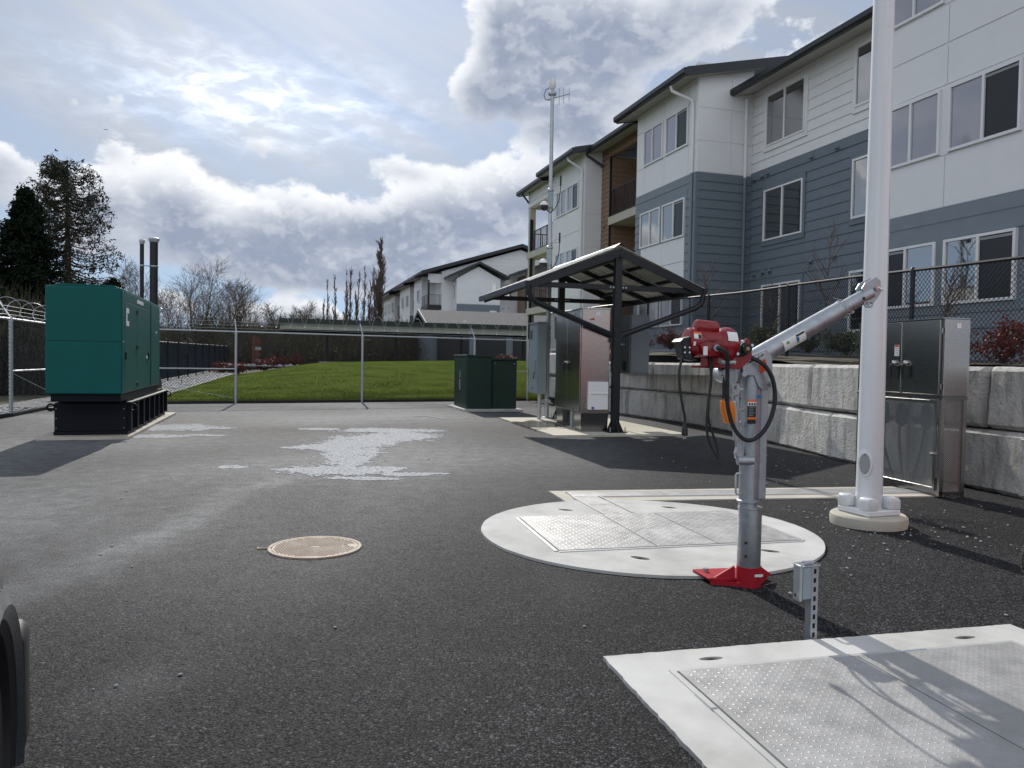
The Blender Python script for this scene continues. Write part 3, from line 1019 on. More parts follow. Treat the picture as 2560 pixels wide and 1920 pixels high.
pad('concrete_pad', 'pale concrete pad under the green generator', GP, concrete_warm, 0.05)
pad('concrete_pad', 'pale concrete pad with a damp stain under the black shelter', [(0.79, 14.24), (3.44, 15.0), (2.35, 18.95), (-0.30, 18.49)], wet, 0.04)
pad('concrete_pad', 'thin concrete pad under the dark green transformer boxes', [(-1.32, 21.0), (0.32, 21.44), (-0.35, 23.6), (-1.95, 23.15)], concrete, 0.06)


# ---------------------------------------------------------------- generator
def generator():
    a = R(17.8)
    t = thing('generator', 'teal green standby generator on a black fuel tank with two exhaust stacks', 'generator', (-6.49, 12.97, 0.05), a)
    # local: x to the right (0 = right side), y away along the set, front of tank at y=0
    W = 1.09
    MB().box(-W, 0, 0, 5.05, 0.06, 0.54).build('fuel_tank', gen_black, t, bevel=0.012)
    MB().box(-W - .01, .01, 0.0, 5.06, 0.0, 0.06).build('tank_foot', gen_black, t)
    MB().box(-W + 0.03, -0.03, 0.12, 4.9, 0.54, 0.60).build('tank_deck', gen_black, t)
    for i in range(8):
        y = 0.04 + i * (4.95 / 7)
        MB().box(0.0, 0.055, y - 0.012, y + 0.012, 0.06, 0.53).build('tank_rib', gen_black, t)
        MB().box(0.055, 0.063, y - 0.05, y + 0.05, 0.06, 0.53).build('tank_rib', gen_black, t)
    MB().box(-0.02, 0.066, 0, 5.05, 0.53, 0.555).build('tank_flange', black_metal, t, bevel=0.004)
    for x, ax in ((-W - 0.06, 0), (0.09, 0)):
        for y in (0.05, 4.95):
            pts = [(x + 0.055 * math.cos(k * math.pi / 8), y, 0.46 + 0.055 * math.sin(k * math.pi / 8)) for k in range(16)]
            MB().tube(pts, 0.016, 6, closed=True).build('lifting_eye', gen_black, t, smooth=True)
    MB().box(-W + 0.05, -0.03, -0.44, 4.1, 0.58, 0.71).build('skid_frame', gen_black, t, bevel=0.01)
    # enclosure
    y0, y1, z0, z1 = -0.54, 4.08, 0.71, 2.43
    MB().box(-W, 0, y0, y1, z0, z1).build('enclosure', gen_green, t, bevel=0.018, seg=2)
    b = MB()
    b.prism([(-W + 0.10, z1), (-W + 0.16, z1 + 0.035), (-0.12, z1 + 0.035), (-0.05, z1)], lambda p, q: (p, y0 + 0.03, q), lambda p, q: (p, y1 - 0.05, q))
    b.build('roof_panel', gen_green, t, bevel=0.006)
    MB().box(-W + 0.01, -0.012, y0 - 0.002, y0 + 0.01, 1.555, 1.561).build('panel_seam', gen_black, t)
    # side doors
    for (a0, a1) in ((y0 + 0.24, y0 + 1.52), (y0 + 1.53, y0 + 3.05)):
        MB().box(0.0, 0.010, a0, a1, z0 + 0.03, z1 - 0.20).build('door', gen_green, t, bevel=0.004)
    MB().box(0.0, 0.008, y0 + 0.02, y0 + 0.225, z0 + 0.03, z1 - 0.05).build('corner_panel', gen_green, t, bevel=0.003)
    MB().box(0.0, 0.008, y0 + 0.24, y0 + 3.05, z1 - 0.19, z1 - 0.04).build('header_panel', gen_green, t, bevel=0.003)
    MB().box(0.0, 0.010, y0 + 3.30, y1 - 0.02, z0 + 0.03, z1 - 0.06).build('rear_panel', gen_green, t, bevel=0.004)
    for z in (z0 + 0.12, z0 + 0.78, z0 + 1.40):
        for dy in (-0.085, 0.02):
            MB().box(0.008, 0.026, y0 + 1.52 + dy, y0 + 1.52 + dy + 0.075, z - 0.035, z + 0.035).build('hinge', black_metal, t)
    for y in (y0 + 0.30, y0 + 2.90):
        MB().box(0.008, 0.032, y - 0.035, y + 0.035, z0 + 0.56, z0 + 0.69).build('latch_handle', black_metal, t, bevel=0.006)
    MB().box(0.012, 0.018, y0 + 2.62, y0 + 2.74, z0 + 0.57, z0 + 0.63).build('paper_label', label_white, t)
    # letter mark on the first door: a heavy square C
    y, z = y0 + 0.36, z1 - 0.30
    o = MB()
    o.box(0.0105, 0.0125, y, y + 0.10, z - 0.30, z)
    o.box(0.0105, 0.0125, y + 0.10, y + 0.28, z - 0.085, z)
    o.box(0.0105, 0.0125, y + 0.10, y + 0.28, z - 0.30, z - 0.215)
    o.build('letter_mark', label_white, t)
    MB().box(0.0085, 0.0105, y0 + 1.5, y0 + 2.25, z1 - 0.15, z1 - 0.085).build('name_strip', label_white, t)
    MB().box(0.0105, 0.0125, y1 - 0.66, y1 - 0.50, z1 - 0.62, z1 - 0.58).build('paper_label', label_white, t)
    MB().box(0.004, 0.012, y0 + 0.05, y0 + 0.16, 1.555, 1.565).build('seam_cap', label_white, t)
    for z in (2.38, 2.05, 1.80, 1.3, 0.98, 0.78):
        MB().box(0.006, 0.012, y0 + 0.19, y0 + 0.205, z - .008, z + .008).build('rivet', black_metal, t)
    for i in range(3):
        z = 0.12 + i * 0.16
        for x in (-W + 0.03, -0.05):
            MB().cyl((x, -0.004, z), (x, 0.004, z), 0.008, 8).build('bolt', chrome, t)
    # exhaust stacks at the far end
    for (x, y, r, top) in ((-0.13, 4.22, 0.084, 3.92), (-0.36, 4.16, 0.043, 3.86)):
        st = MB().cyl((x, y, 0.6), (x, y, top - 0.06), r, 20).build('exhaust_stack', black_metal, t, smooth=True)
        MB().lathe([(r * 1.04, top - 0.10), (r * 1.35, top - 0.05), (r * 1.35, top - 0.01), (r * 1.1, top)], 20, (x, y, 0)).build('rain_cap', galv_dull, st, smooth=True)
        MB().lathe([(r * 1.03, 3.28), (r * 1.12, 3.285), (r * 1.12, 3.31), (r * 1.03, 3.315)], 20, (x, y, 0)).build('clamp', galv, st)
    MB().bar((-0.13, 4.22, 3.30), (-0.36, 4.16, 3.30), 0.02, 0.02).build('stack_brace', galv, t)
    MB().prism([(4.15, 0.555), (5.0, 0.555), (5.0, 0.70), (4.55, 1.0), (4.15, 1.0)], lambda p, q: (-0.9, p, q), lambda p, q: (-0.05, p, q)).build('rear_housing', gen_black, t, bevel=0.01)


generator()


# ---------------------------------------------------------------- chain link fences
def link_mesh(a, b, z0a, z0b, z1a, z1b, pitch, r):
    """woven diamonds between two points: straight slanted wires in both directions"""
    L = math.hypot(b[0] - a[0], b[1] - a[1])
    ux, uy = (b[0] - a[0]) / L, (b[1] - a[1]) / L
    V = []; F = []
    k = 0
    h0 = min(z0a, z0b); 
    Hh = max(z1a - z0a, z1b - z0b)
    n = int((L + Hh) / pitch) + 2
    for sgn, off in ((1, r * 0.9), (-1, -r * 0.9)):
        for i in range(-1, n + 1):
            s0 = i * pitch - (Hh if sgn > 0 else 0)
            p0, p1 = s0, s0 + sgn * Hh
            t0, t1 = 0.0, 1.0
            # clip to 0..L
            d = p1 - p0
            lo, hi = (0 - p0) / d, (L - p0) / d
            if lo > hi: lo, hi = hi, lo
            t0, t1 = max(t0, lo), min(t1, hi)
            if t1 - t0 < 0.01: continue
            P = []
            for tt in (t0, t1):
                s = p0 + d * tt
                f = s / L
                zb = lerp(z0a, z0b, f); zt = lerp(z1a, z1b, f)
                P.append((s, zb + (zt - zb) * tt))
            for (s, z) in P:
                for q in range(3):
                    an = 2.094 * q
                    o = off + r * math.cos(an); up_ = r * math.sin(an)
                    V.append((a[0] + ux * s - uy * o, a[1] + uy * s + ux * o, z + up_ * 1.2))
            for q in range(3):
                q2 = (q + 1) % 3
                F += [k + q, k + q2, k + 3 + q2, k + 3 + q]
            k += 6
    return V, F


def chain_fence(name, label, line, posts, hfun, zfun, mt_pipe, mt_wire, pitch, wire_r, post_r, rail_r, mid=None, extra_z=0.03, cat='fence'):
    """line: polyline of 2D points; posts: list of 2D points"""
    t = thing(name, label, cat, (0, 0, 0))
    V = []; F = []
    for i in range(len(line) - 1):
        a, b = line[i], line[i + 1]
        v, f = link_mesh(a, b, zfun(*a) + extra_z, zfun(*b) + extra_z, hfun(*a), hfun(*b), pitch, wire_r)
        k = len(V)
        V += v; F += [q + k for q in f]
    o = ob('link_mesh', fast_mesh('link_mesh', np.array(V), F, 4, mt_wire), t); o['kind'] = 'stuff'
    for i in range(len(line) - 1):
        a, b = line[i], line[i + 1]
        MB().cyl((a[0], a[1], hfun(*a)), (b[0], b[1], hfun(*b)), rail_r, 10).build('top_rail', mt_pipe, t, smooth=True)
    for (x, y) in posts:
        z0, z1 = zfun(x, y), hfun(x, y)
        p = MB().cyl((x, y, z0 - 0.05), (x, y, z1 - 0.01), post_r, 14).build('post', mt_pipe, t, smooth=True)
        MB().lathe([(post_r * 1.1, z1 - 0.07), (post_r * 1.12, z1 - 0.02), (rail_r * 1.5, z1 + 0.02), (rail_r * 0.6, z1 + 0.045)], 14, (x, y, 0)).build('post_cap', mt_pipe, p, smooth=True)
        for q in range(1, 5):
            z = lerp(z0, z1, q / 5)
            MB().lathe([(post_r * 1.02, z), (post_r * 1.08, z + .004), (post_r * 1.08, z + 0.016), (post_r * 1.02, z + .02)], 14, (x, y, 0)).build('tie_band', mt_pipe, p)
    return t


FH = 2.14
fence_wire = mat('galvanised_wire', (0.045, 0.05, 0.055), 0.6, 0.1, 0.05)
black_wire = mat('black_vinyl_wire', (0.010, 0.012, 0.016), 0.45, 0, 0.05)
zf = lambda x, y: 0.0
hf = lambda x, y: FH
fd = np.array([FENCE_B[0] - FENCE_A[0], FENCE_B[1] - FENCE_A[1]]); fl = np.linalg.norm(fd); fd = fd / fl
def fpt(px):
    """point of the back fence on the ray of slope px = x / y"""
    # A + s d with x = px*y
    s = (px * FENCE_A[1] - FENCE_A[0]) / (fd[0] - px * fd[1])
    return (FENCE_A[0] + fd[0] * s, FENCE_A[1] + fd[1] * s)
bp = [FENCE_A] + [fpt(q) for q in (-0.3593, -0.195, -0.0494)] + [FENCE_B]
bfence = chain_fence('chain_link_fence', 'galvanised chain link fence with barbed wire before the lawn', [FENCE_A] + bp[1:], bp, hf, zf, galv_dull, fence_wire, 0.088, 0.0052, 0.038, 0.024)
lp_ = [(-10.2, 10.0), (-10.95, 16.8), FENCE_A]
chain_fence('chain_link_fence', 'galvanised chain link fence returning past the generator towards the camera', [(-9.6, 2.0), (-10.2, 10.0), (-10.95, 16.8), (FENCE_A[0] + 0.02, FENCE_A[1] - 0.1)], lp_[:2], hf, zf, galv_dull, fence_wire, 0.088, 0.0028, 0.040, 0.024)


def fence_top(label_wire, line, out_sign, pitch, rad, cz, wr):
    """slanted arms with barbed strands, and a coil of razor wire, both on top of a fence"""
    w = thing('barbed_wire', label_wire, 'barbed wire')
    coil = []
    for i in range(len(line) - 1):
        a, b = Vector((*line[i], FH)), Vector((*line[i + 1], FH))
        d = (b - a); L = d.length; d.normalize()
        nrm = Vector((-d.y, d.x, 0)) * out_sign
        for k, (o, z) in enumerate(((0.07, 0.10), (0.15, 0.20), (0.24, 0.31))):
            MB().tube([a + nrm * o + Vector((0, 0, z)), b + nrm * o + Vector((0, 0, z))], 0.0035, 4).build('strand', galv_dull, w)
        n = max(2, int(L / pitch))
        pts = []
        for q in range(n * 20):
            th = 2 * math.pi * q / 20
            s = L * q / (n * 20)
            rr = rad * (1 + 0.05 * math.sin(q * 0.37))
            pts.append(a + d * s + nrm * (0.14 + rr * math.cos(th)) + Vector((0, 0, cz + rr * math.sin(th))))
        cb = MB().tube(pts, wr, 4, caps=False)
        for q in range(0, len(pts) - 1, 4):
            tdir = (pts[q + 1] - pts[q]).normalized()
            sd = tdir.cross(Vector((0, 0, 1)))
            if sd.length < 0.01: sd = Vector((1, 0, 0))
            sd.normalize()
            cb.obox(pts[q], tdir * 0.016, sd * 0.009, tdir.cross(sd) * 0.0012)
        cb.build('razor_coil', galv_dull, w)
    return w


wa = fence_top('razor wire coil and barbed strands along the top of the back fence', bp, 1, 0.42, 0.22, 0.40, 0.0048)
wb = fence_top('razor wire coil and barbed strands above the fence beside the generator', [(-10.2, 10.0), (-10.95, 16.8), FENCE_A], 1, 0.80, 0.21, 0.27, 0.0075)
for (pts_, par) in ((bp[1:4], wa), ([(-10.95, 16.8)], wb)):
    for (x, y) in pts_:
        nx, ny = (-fd[1], fd[0]) if par is wa else (-0.98, 0.2)
        MB().bar((x, y, FH + 0.02), (x + nx * 0.30, y + ny * 0.30, FH + 0.38), 0.035, 0.02, (nx, ny, 0)).build('arm', galv_dull, par)
# brace rails of the end panels
def brace(fence, a, b, z, a2=None, b2=None):
    MB().cyl((a[0], a[1], z), (b[0], b[1], z), 0.022, 10).build('brace_rail', galv_dull, fence, smooth=True)
    if a2: MB().cyl(a2, b2, 0.006, 6).build('truss_rod', galv_dull, fence)
brace(bfence, bp[0], bp[1], 1.03, (bp[0][0], bp[0][1], 0.98), (bp[1][0], bp[1][1], 0.15))
brace(bfence, bp[3], bp[4], 1.03)
brace([o for o in bpy.data.objects if o.name == 'chain_link_fence.001'][0], (-10.95, 16.8), FENCE_A, 1.0, (-10.95, 16.8, 0.97), (FENCE_A[0], FENCE_A[1], 0.1))
# low dark kerb edge under the fence
eb = MB()
eb.bar((FENCE_A[0], FENCE_A[1] + 0.04, 0.03), (FENCE_B[0], FENCE_B[1] + 0.04, 0.03), 0.10, 0.10)
eb.bar((-10.95, 16.8, 0.03), (FENCE_A[0], FENCE_A[1], 0.03), 0.10, 0.10)
eb.bar((-10.2, 10.0, 0.03), (-10.95, 16.8, 0.03), 0.10, 0.10)
tag(eb.build('kerb_strip', insulation), kind='structure')


# ---------------------------------------------------------------- transformer boxes
def transformer():
    a = R(15)
    t = thing('transformer', 'pair of dark green pad mounted transformer boxes before the lawn fence', 'transformer', (-1.24, 21.2, 0.06), a)
    g = box_green
    MB().box(0, 0.70, 0, 1.9, 0.0, 1.44).build('cabinet', g, t, bevel=0.012)
    MB().box(-0.02, 0.715, -0.02, 1.92, 1.44, 1.50).build('lid', g, t, bevel=0.008)
    MB().box(0.72, 1.44, 0.08, 1.75, 0.0, 1.36).build('cabinet', g, t, bevel=0.012)
    MB().box(0.69, 1.50, 0.03, 1.80, 1.36, 1.42).build('lid', g, t, bevel=0.008)
    MB().box(-0.012, 0.0, 0.10, 0.95, 0.08, 1.38).build('door', g, t, bevel=0.003)
    MB().box(-0.012, 0.0, 0.97, 1.82, 0.08, 1.38).build('door', g, t, bevel=0.003)
    h = MB().box(-0.04, -0.012, 0.86, 0.94, 0.5, 0.8).build('door_handle', galv, t, bevel=0.006)
    MB().box(-0.03, -0.012, 0.87, 0.93, 0.85, 1.05).build('door_handle', galv, t, bevel=0.006)
    MB().box(-0.03, -0.0, 1.86, 1.90, 0.62, 0.78).build('hinge', galv, t)
    MB().box(-0.03, -0.0, 1.86, 1.90, 1.0, 1.06).build('hinge', galv, t)
    MB().box(0.05, 0.66, -0.008, 0.0, 0.06, 1.34).build('front_panel', g, t, bevel=0.003)
    MB().box(0.76, 1.40, 0.072, 0.08, 0.05, 1.28).build('front_panel', g, t, bevel=0.003)
    for x in (0.80, 1.36):
        MB().lathe([(0.012, 0), (0.012, 0.02)], 8, (x, 0.06, 1.26)).build('bolt', chrome, t)
        MB().box(x - 0.06, x + 0.06, 0.05, 0.08, 0.10, 0.14).build('latch', g, t)


transformer()


# ---------------------------------------------------------------- shelter and its cabinets
def shelter():
    t = thing('shelter', 'black gabled steel shelter over the stainless control cabinet', 'shelter', (2.05, 15.02, 0.04), R(15))
    hw, ez, pz = 1.80, 2.80, 3.60
    Ly = 3.98
    k = black_metal
    for y in (0.07, 3.5):
        p = MB().box(-0.07, 0.07, y - 0.07, y + 0.07, 0.015, 3.42).build('post', k, t, bevel=0.006)
        MB().box(-0.19, 0.19, y - 0.19, y + 0.19, 0.0, 0.016).build('base_plate', k, p)
        for (dx, dy) in ((1, 0), (-1, 0), (0, 1), (0, -1)):
            s_ = Vector((dx, dy, 0)); n_ = Vector((-dy, dx, 0)) * 0.006
            c0 = Vector((0, y, 0))
            MB().add([c0 + s_ * .07 + n_ + Vector((0, 0, .016)), c0 + s_ * .18 + n_ + Vector((0, 0, .016)), c0 + s_ * .07 + n_ + Vector((0, 0, .26)),
                      c0 + s_ * .07 - n_ + Vector((0, 0, .016)), c0 + s_ * .18 - n_ + Vector((0, 0, .016)), c0 + s_ * .07 - n_ + Vector((0, 0, .26))],
                     [(0, 1, 2), (5, 4, 3), (0, 3, 4, 1), (1, 4, 5, 2), (2, 5, 3, 0)]).build('gusset', k, p)
        for (dx, dy) in ((1, 1), (-1, 1), (1, -1), (-1, -1)):
            MB().cyl((dx * .155, y + dy * .155, 0.0), (dx * .155, y + dy * .155, 0.11), 0.011, 8).build('anchor_bolt', galv, p)
        # tie beam with splice bolts
        tb = MB().box(-hw + 0.02, hw - 0.02, y - 0.03, y + 0.03, ez - 0.02, ez + 0.08).build('tie_beam', k, t, bevel=0.005)
        for x in (-0.16, -0.10, 0.10, 0.16):
            MB().cyl((x, y - 0.045, ez + 0.03), (x, y - 0.028, ez + 0.03), 0.018, 8).build('bolt', galv, tb)
    # rafters
    for i, y in enumerate((0.0, 1.32, 2.64, 3.94)):
        d = 0.15 if i in (0, 3) else 0.10
        for s in (-1, 1):
            MB().bar((0.0, y, pz - d / 2 - 0.02), (s * hw, y, ez + 0.02 - d / 2 + 0.06), 0.05, d).build('rafter', k, t, bevel=0.004)
    for s in (-1, 1):
        for f in (0.33, 0.68):
            x, z = s * hw * f, lerp(pz, ez + 0.06, f) - 0.07
            MB().bar((x, 0.03, z), (x, 3.92, z), 0.05, 0.07).build('purlin', k, t)
        # gutter
        gx = s * (hw + 0.055)
        MB().prism([(gx - 0.05, ez + 0.08), (gx - 0.05, ez - 0.03), (gx + 0.03, ez - 0.03), (gx + 0.06, ez + 0.08)], lambda p, q: (p, -0.04, q), lambda p, q: (p, Ly + .02, q)).build('gutter', k, t)
        # downspout sweeping back to the front post
        P = [(s * (hw + 0.02), 0.0, ez - 0.03), (s * (hw + 0.015), 0.0, ez - 0.14), (s * (hw - 0.03), 0.01, ez - 0.24), (s * (hw - 0.14), 0.02, ez - 0.32), (s * 0.10, 0.06, 1.90), (s * 0.085, 0.065, 1.78)]
        MB().tube(P, 0.056, 8).build('downspout', k, t, smooth=True)
    MB().cyl((0, 0, pz - 0.22), (0, 3.9, pz - 0.22), 0.03, 8).build('ridge_beam', k, t)
    # ribbed roof sheets, each a sheet of its own
    n = 5
    for s in (-1, 1):
        sl_ = Vector((s * (hw + 0.04), 0, ez + 0.075 - (pz + 0.03)))
        L = sl_.length; u = sl_.normalized(); nrm = Vector((0, 1, 0)).cross(u) * s
        if nrm.z < 0: nrm = -nrm
        for i in range(n):
            y0, y1 = -0.03 + i * (Ly + .05) / n, -0.03 + (i + 1) * (Ly + .05) / n + (0.02 if i < n - 1 else 0)
            prof = []
            m_ = 4
            for q in range(m_):
                a = lerp(y0, y1, q / m_)
                w = (y1 - y0) / m_
                prof += [(a, 0), (a + w * .55, 0), (a + w * .68, 0.028), (a + w * .87, 0.028)]
            prof.append((y1, 0))
            o0 = Vector((0, 0, pz + 0.03 + (0.003 * (i % 2))))
            V = []
            for (a, h) in prof:
                for e in (0, L):
                    for th in (0.0, 0.006):
                        V.append(o0 + u * e + Vector((0, a, 0)) + nrm * (h + th))
            F = []
            for q in range(len(prof) - 1):
                a, c = q * 4, q * 4 + 4
                F += [(a, c, c + 2, a + 2), (a + 1, a + 3, c + 3, c + 1), (a + 2, c + 2, c + 3, a + 3), (a, a + 1, c + 1, c)]
            e = (len(prof) - 1) * 4
            F += [(0, 2, 3, 1), (e, e + 1, e + 3, e + 2)]
            MB().add(V, F).build('roof_sheet', deck_metal, t)
    MB().prism([(-0.13, pz - 0.005), (0, pz + 0.085), (0.13, pz - 0.005), (0, pz + 0.07)], lambda p, q: (p, -0.04, q), lambda p, q: (p, Ly + .02, q)).build('ridge_cap', black_metal, t)
    # conduit loop under the roof
    MB().tube([(0.2, 0.9, 3.40), (0.9, 0.85, 3.10), (1.4, 0.8, 2.93), (1.45, 1.2, 2.90), (1.0, 1.6, 2.95)], 0.014, 6).build('conduit', galv_dull, t, smooth=True)


shelter()


def lever_handle(parent, x, y, z, mt=chrome):
    """pull handle standing off a door whose face looks to -x"""
    h = MB().lathe([(0.030, 0), (0.034, 0.012), (0.028, 0.03), (0.012, 0.04)], 12, (x, y, z), Matrix.Rotation(R(-90), 3, 'Y')).build('door_handle', mt, parent, smooth=True)
    MB().tube([(x - 0.04, y, z - 0.02), (x - 0.055, y, z - 0.03), (x - 0.06, y, z - 0.08), (x - 0.055, y, z - 0.17)], [0.020, 0.020, 0.016, 0.012], 8).build('grip', black_metal, h, smooth=True)
    return h


def control_cabinet():
    t = thing('control_cabinet', 'tall stainless two door control cabinet under the black shelter', 'cabinet', (1.35, 15.03, 0.04), R(10.0))
    W, L, z0, z1 = 0.57, 2.10, 0.36, 2.41
    MB().box(0, W, 0, L, z0, z1).build('body', stainless_side, t, bevel=0.008)
    MB().box(-0.02, W + 0.01, -0.01, L + 0.01, z1, z1 + 0.02).build('top_cap', stainless, t)
    for (a, b) in ((0.025, 1.04), (1.055, L - 0.02)):
        d = MB().box(-0.028, -0.002, a, b, z0 + 0.02, z1 - 0.02).build('door', stainless, t, bevel=0.004)
        for (y, z) in ((a + .42, z0 + .07), (a + .42, z1 - .08)):
            MB().cyl((-0.034, y, z), (-0.027, y, z), 0.014, 10).build('lock', black_metal, d)
    lever_handle(t, -0.028, 0.97, 1.36); lever_handle(t, -0.028, 1.12, 1.36)
    for z in (0.55, 1.35, 2.2):
        MB().cyl((-0.012, 0.012, z - 0.05), (-0.012, 0.012, z + 0.05), 0.011, 8).build('hinge', stainless, t)
    for (a, b) in ((0.0, 0.52), (1.50, L)):
        MB().add([(0.02, a + .02, 0), (W - .02, a + .02, 0), (W - .02, b - .02, 0), (0.02, b - .02, 0), (0.005, a + .003, z0), (W - .005, a + .003, z0), (W - .005, b - .003, z0), (0.005, b - .003, z0)],
                 [(0, 3, 2, 1), (4, 5, 6, 7), (0, 1, 5, 4), (1, 2, 6, 5), (2, 3, 7, 6), (3, 0, 4, 7)]).build('plinth', stainless, t)
    for i in range(4):
        MB().cyl((0.12 + 0.11 * (i % 2), 0.75 + 0.2 * i, 0.0), (0.12 + 0.11 * (i % 2), 0.75 + 0.2 * i, z0), 0.035, 10).build('conduit', galv_dull, t, smooth=True)
    # white unit on the near end
    u = MB().box(0.13, 0.53, -0.085, -0.002, 0.44, 0.985).build('cooling_unit', label_white, t, bevel=0.006)
    MB().box(0.19, 0.528, -0.10, -0.086, 0.745, 0.775).build('louvre_bar', label_white, u)
    MB().box(0.195, 0.25, -0.089, -0.086, 0.448, 0.497).build('badge', label_blue, u)
    MB().box(0.27, 0.36, -0.005, -0.002, z1 - 0.13, z1 - 0.06).build('paper_label', label_white, t)
    MB().tube([(0.17, -0.02, 2.20), (0.21, -0.03, 2.215), (0.24, -0.02, 2.205)], 0.014, 6).build('knob', label_red, t, smooth=True)
    return t


control_cabinet()


def meter_and_mast():
    m_ = thing('antenna_mast', 'tall galvanised antenna mast with yagi antenna rising behind the shelter', 'antenna mast', (0.85, 18.62, 0.04), R(0))
    MB().tube([(0, 0, 0), (0, 0, 2.6), (0, 0, 7.85)], [0.055, 0.052, 0.043], 14).build('pole', galv_dull, m_, smooth=True)
    MB().lathe([(0.12, 0), (0.12, 0.02), (0.06, 0.03)], 16).build('base_flange', galv, m_)
    MB().lathe([(0.02, 7.85), (0.075, 7.92), (0.09, 8.02), (0.07, 8.11), (0.0, 8.14)], 16).build('dome', label_white, m_, smooth=True)
    MB().lathe([(0.05, 7.72), (0.10, 7.75), (0.10, 7.80), (0.05, 7.83)], 12).build('clamp', galv, m_)
    ya = MB().cyl((-0.14, -0.03, 7.62), (0.42, 0.10, 7.82), 0.014, 8).build('yagi_boom', galv_dull, m_, smooth=True)
    for (f, l) in ((0.55, 0.40), (0.74, 0.35), (0.98, 0.31)):
        p = Vector((lerp(-0.14, 0.42, f), lerp(-0.03, 0.10, f), lerp(7.62, 7.82, f)))
        MB().cyl(p - Vector((0, 0, l * .55)), p + Vector((0, 0, l * .5)), 0.009, 6).build('yagi_element', galv_dull, ya)
    MB().tube([(-0.05, 0, 7.93), (-0.16, 0, 7.86), (-0.20, 0, 7.74), (-0.16, 0, 7.63), (-0.06, 0, 7.62)], 0.009, 6).build('cable', black_rubber, m_, smooth=True)
    for z in (5.20, 3.83):
        c = MB().box(-0.07, 0.055, -0.12, -0.05, z - 0.15, z + 0.22).build('radio_box', cab_grey, m_, bevel=0.012)
        MB().lathe([(0.02, -0.07), (0.085, -0.02), (0.10, 0.05), (0.075, 0.11), (0.02, 0.13)], 14, (-0.15, -0.10, z - 0.16)).build('camera_dome', black_rubber, m_, smooth=True)
        MB().lathe([(0.088, 0.02), (0.105, 0.06), (0.08, 0.12), (0.02, 0.145)], 14, (-0.15, -0.10, z - 0.15)).build('camera_shroud', label_white, m_, smooth=True)
        MB().bar((-0.15, -0.08, z + 0.0), (0, 0, z + 0.02), 0.03, 0.03).build('bracket', galv, m_)
        MB().lathe([(0.05, z + 0.24), (0.075, z + .26), (0.075, z + 0.31), (0.05, z + 0.33)], 12).build('clamp', galv, m_)
        MB().cyl((0.0, 0, z + 0.38), (0.24, 0.02, z + 0.42), 0.011, 6).build('arm', galv, m_)
        MB().cyl((0.24, 0.02, z + 0.40), (0.24, 0.02, z + 0.64), 0.021, 8).build('whip_antenna', black_rubber, m_, smooth=True)
        MB().tube([(0.24, 0.02, z + 0.40), (0.235, 0.02, z + 0.25), (0.20, 0, z + 0.02), (0.10, 0, z - 0.18), (0.0, -0.05, z - 0.26), (-0.08, -0.09, z - 0.22)], 0.011, 6).build('cable', black_rubber, m_, smooth=True)
    t = thing('meter_cabinet', 'narrow pale grey meter cabinet hung on the antenna mast', 'meter cabinet', (0.70, 17.95, 0.04), R(14))
    MB().box(-0.10, 0.10, 0, 0.74, 0.60, 2.25).build('body', cab_grey, t, bevel=0.01)
    MB().box(-0.125, -0.10, 0.02, 0.72, 0.63, 2.22).build('door', cab_grey, t, bevel=0.006)
    MB().box(-0.13, 0.12, -0.02, 0.76, 2.25, 2.29).build('rain_hood', cab_grey, t)
    w_ = MB().box(-0.135, -0.124, 0.44, 0.64, 1.88, 2.12).build('display_frame', cab_grey_dark, t)
    MB().box(-0.139, -0.136, 0.47, 0.61, 1.92, 2.08).build('display', glass, w_)
    MB().box(-0.15, -0.124, 0.12, 0.20, 1.12, 1.42).build('latch', galv, t, bevel=0.004)
    MB().tube([(-0.13, 0.16, 1.12), (-0.165, 0.16, 1.08), (-0.165, 0.16, 0.95)], 0.011, 6).build('door_handle', black_metal, t, smooth=True)
    MB().box(-0.128, -0.124, 0.25, 0.55, 0.72, 0.735).build('name_strip', label_black, t)
    MB().cyl((0, 0.2, 0), (0, 0.2, 0.62), 0.045, 12).build('conduit', galv_dull, t, smooth=True)
    MB().cyl((0, 0.3, 0.42), (0.3, 0.3, 0.42), 0.04, 10).build('conduit_elbow', galv_dull, t, smooth=True)
    t = thing('rear_cabinet', 'plain dark grey wall cabinet behind the shelter post', 'cabinet', (2.42, 15.85, 0.04), R(13))
    MB().box(0, 0.42, 0, 1.15, 1.14, 2.36).build('body', cab_grey_dark, t, bevel=0.01)
    MB().box(0.01, 0.41, -0.016, -0.001, 1.17, 2.33).build('door', cab_grey_dark, t, bevel=0.004)
    MB().box(-0.012, 0.0, 0.02, 1.12, 1.17, 2.33).build('side_panel', cab_grey_dark, t)
    for x in (-0.24,):
        for y in (0.3, 1.0):
            MB().bar((x, y, 1.75), (0.0, y, 1.75), 0.04, 0.04).build('strut_arm', galv, t)
            MB().box(x - 0.02, x + 0.02, y - .02, y + .02, 0.0, 2.2).build('strut_leg', galv, t)
    MB().box(-0.05, 0.0, 0.2, 0.32, 1.2, 1.4).build('latch', black_metal, t, bevel=0.005)


meter_and_mast()


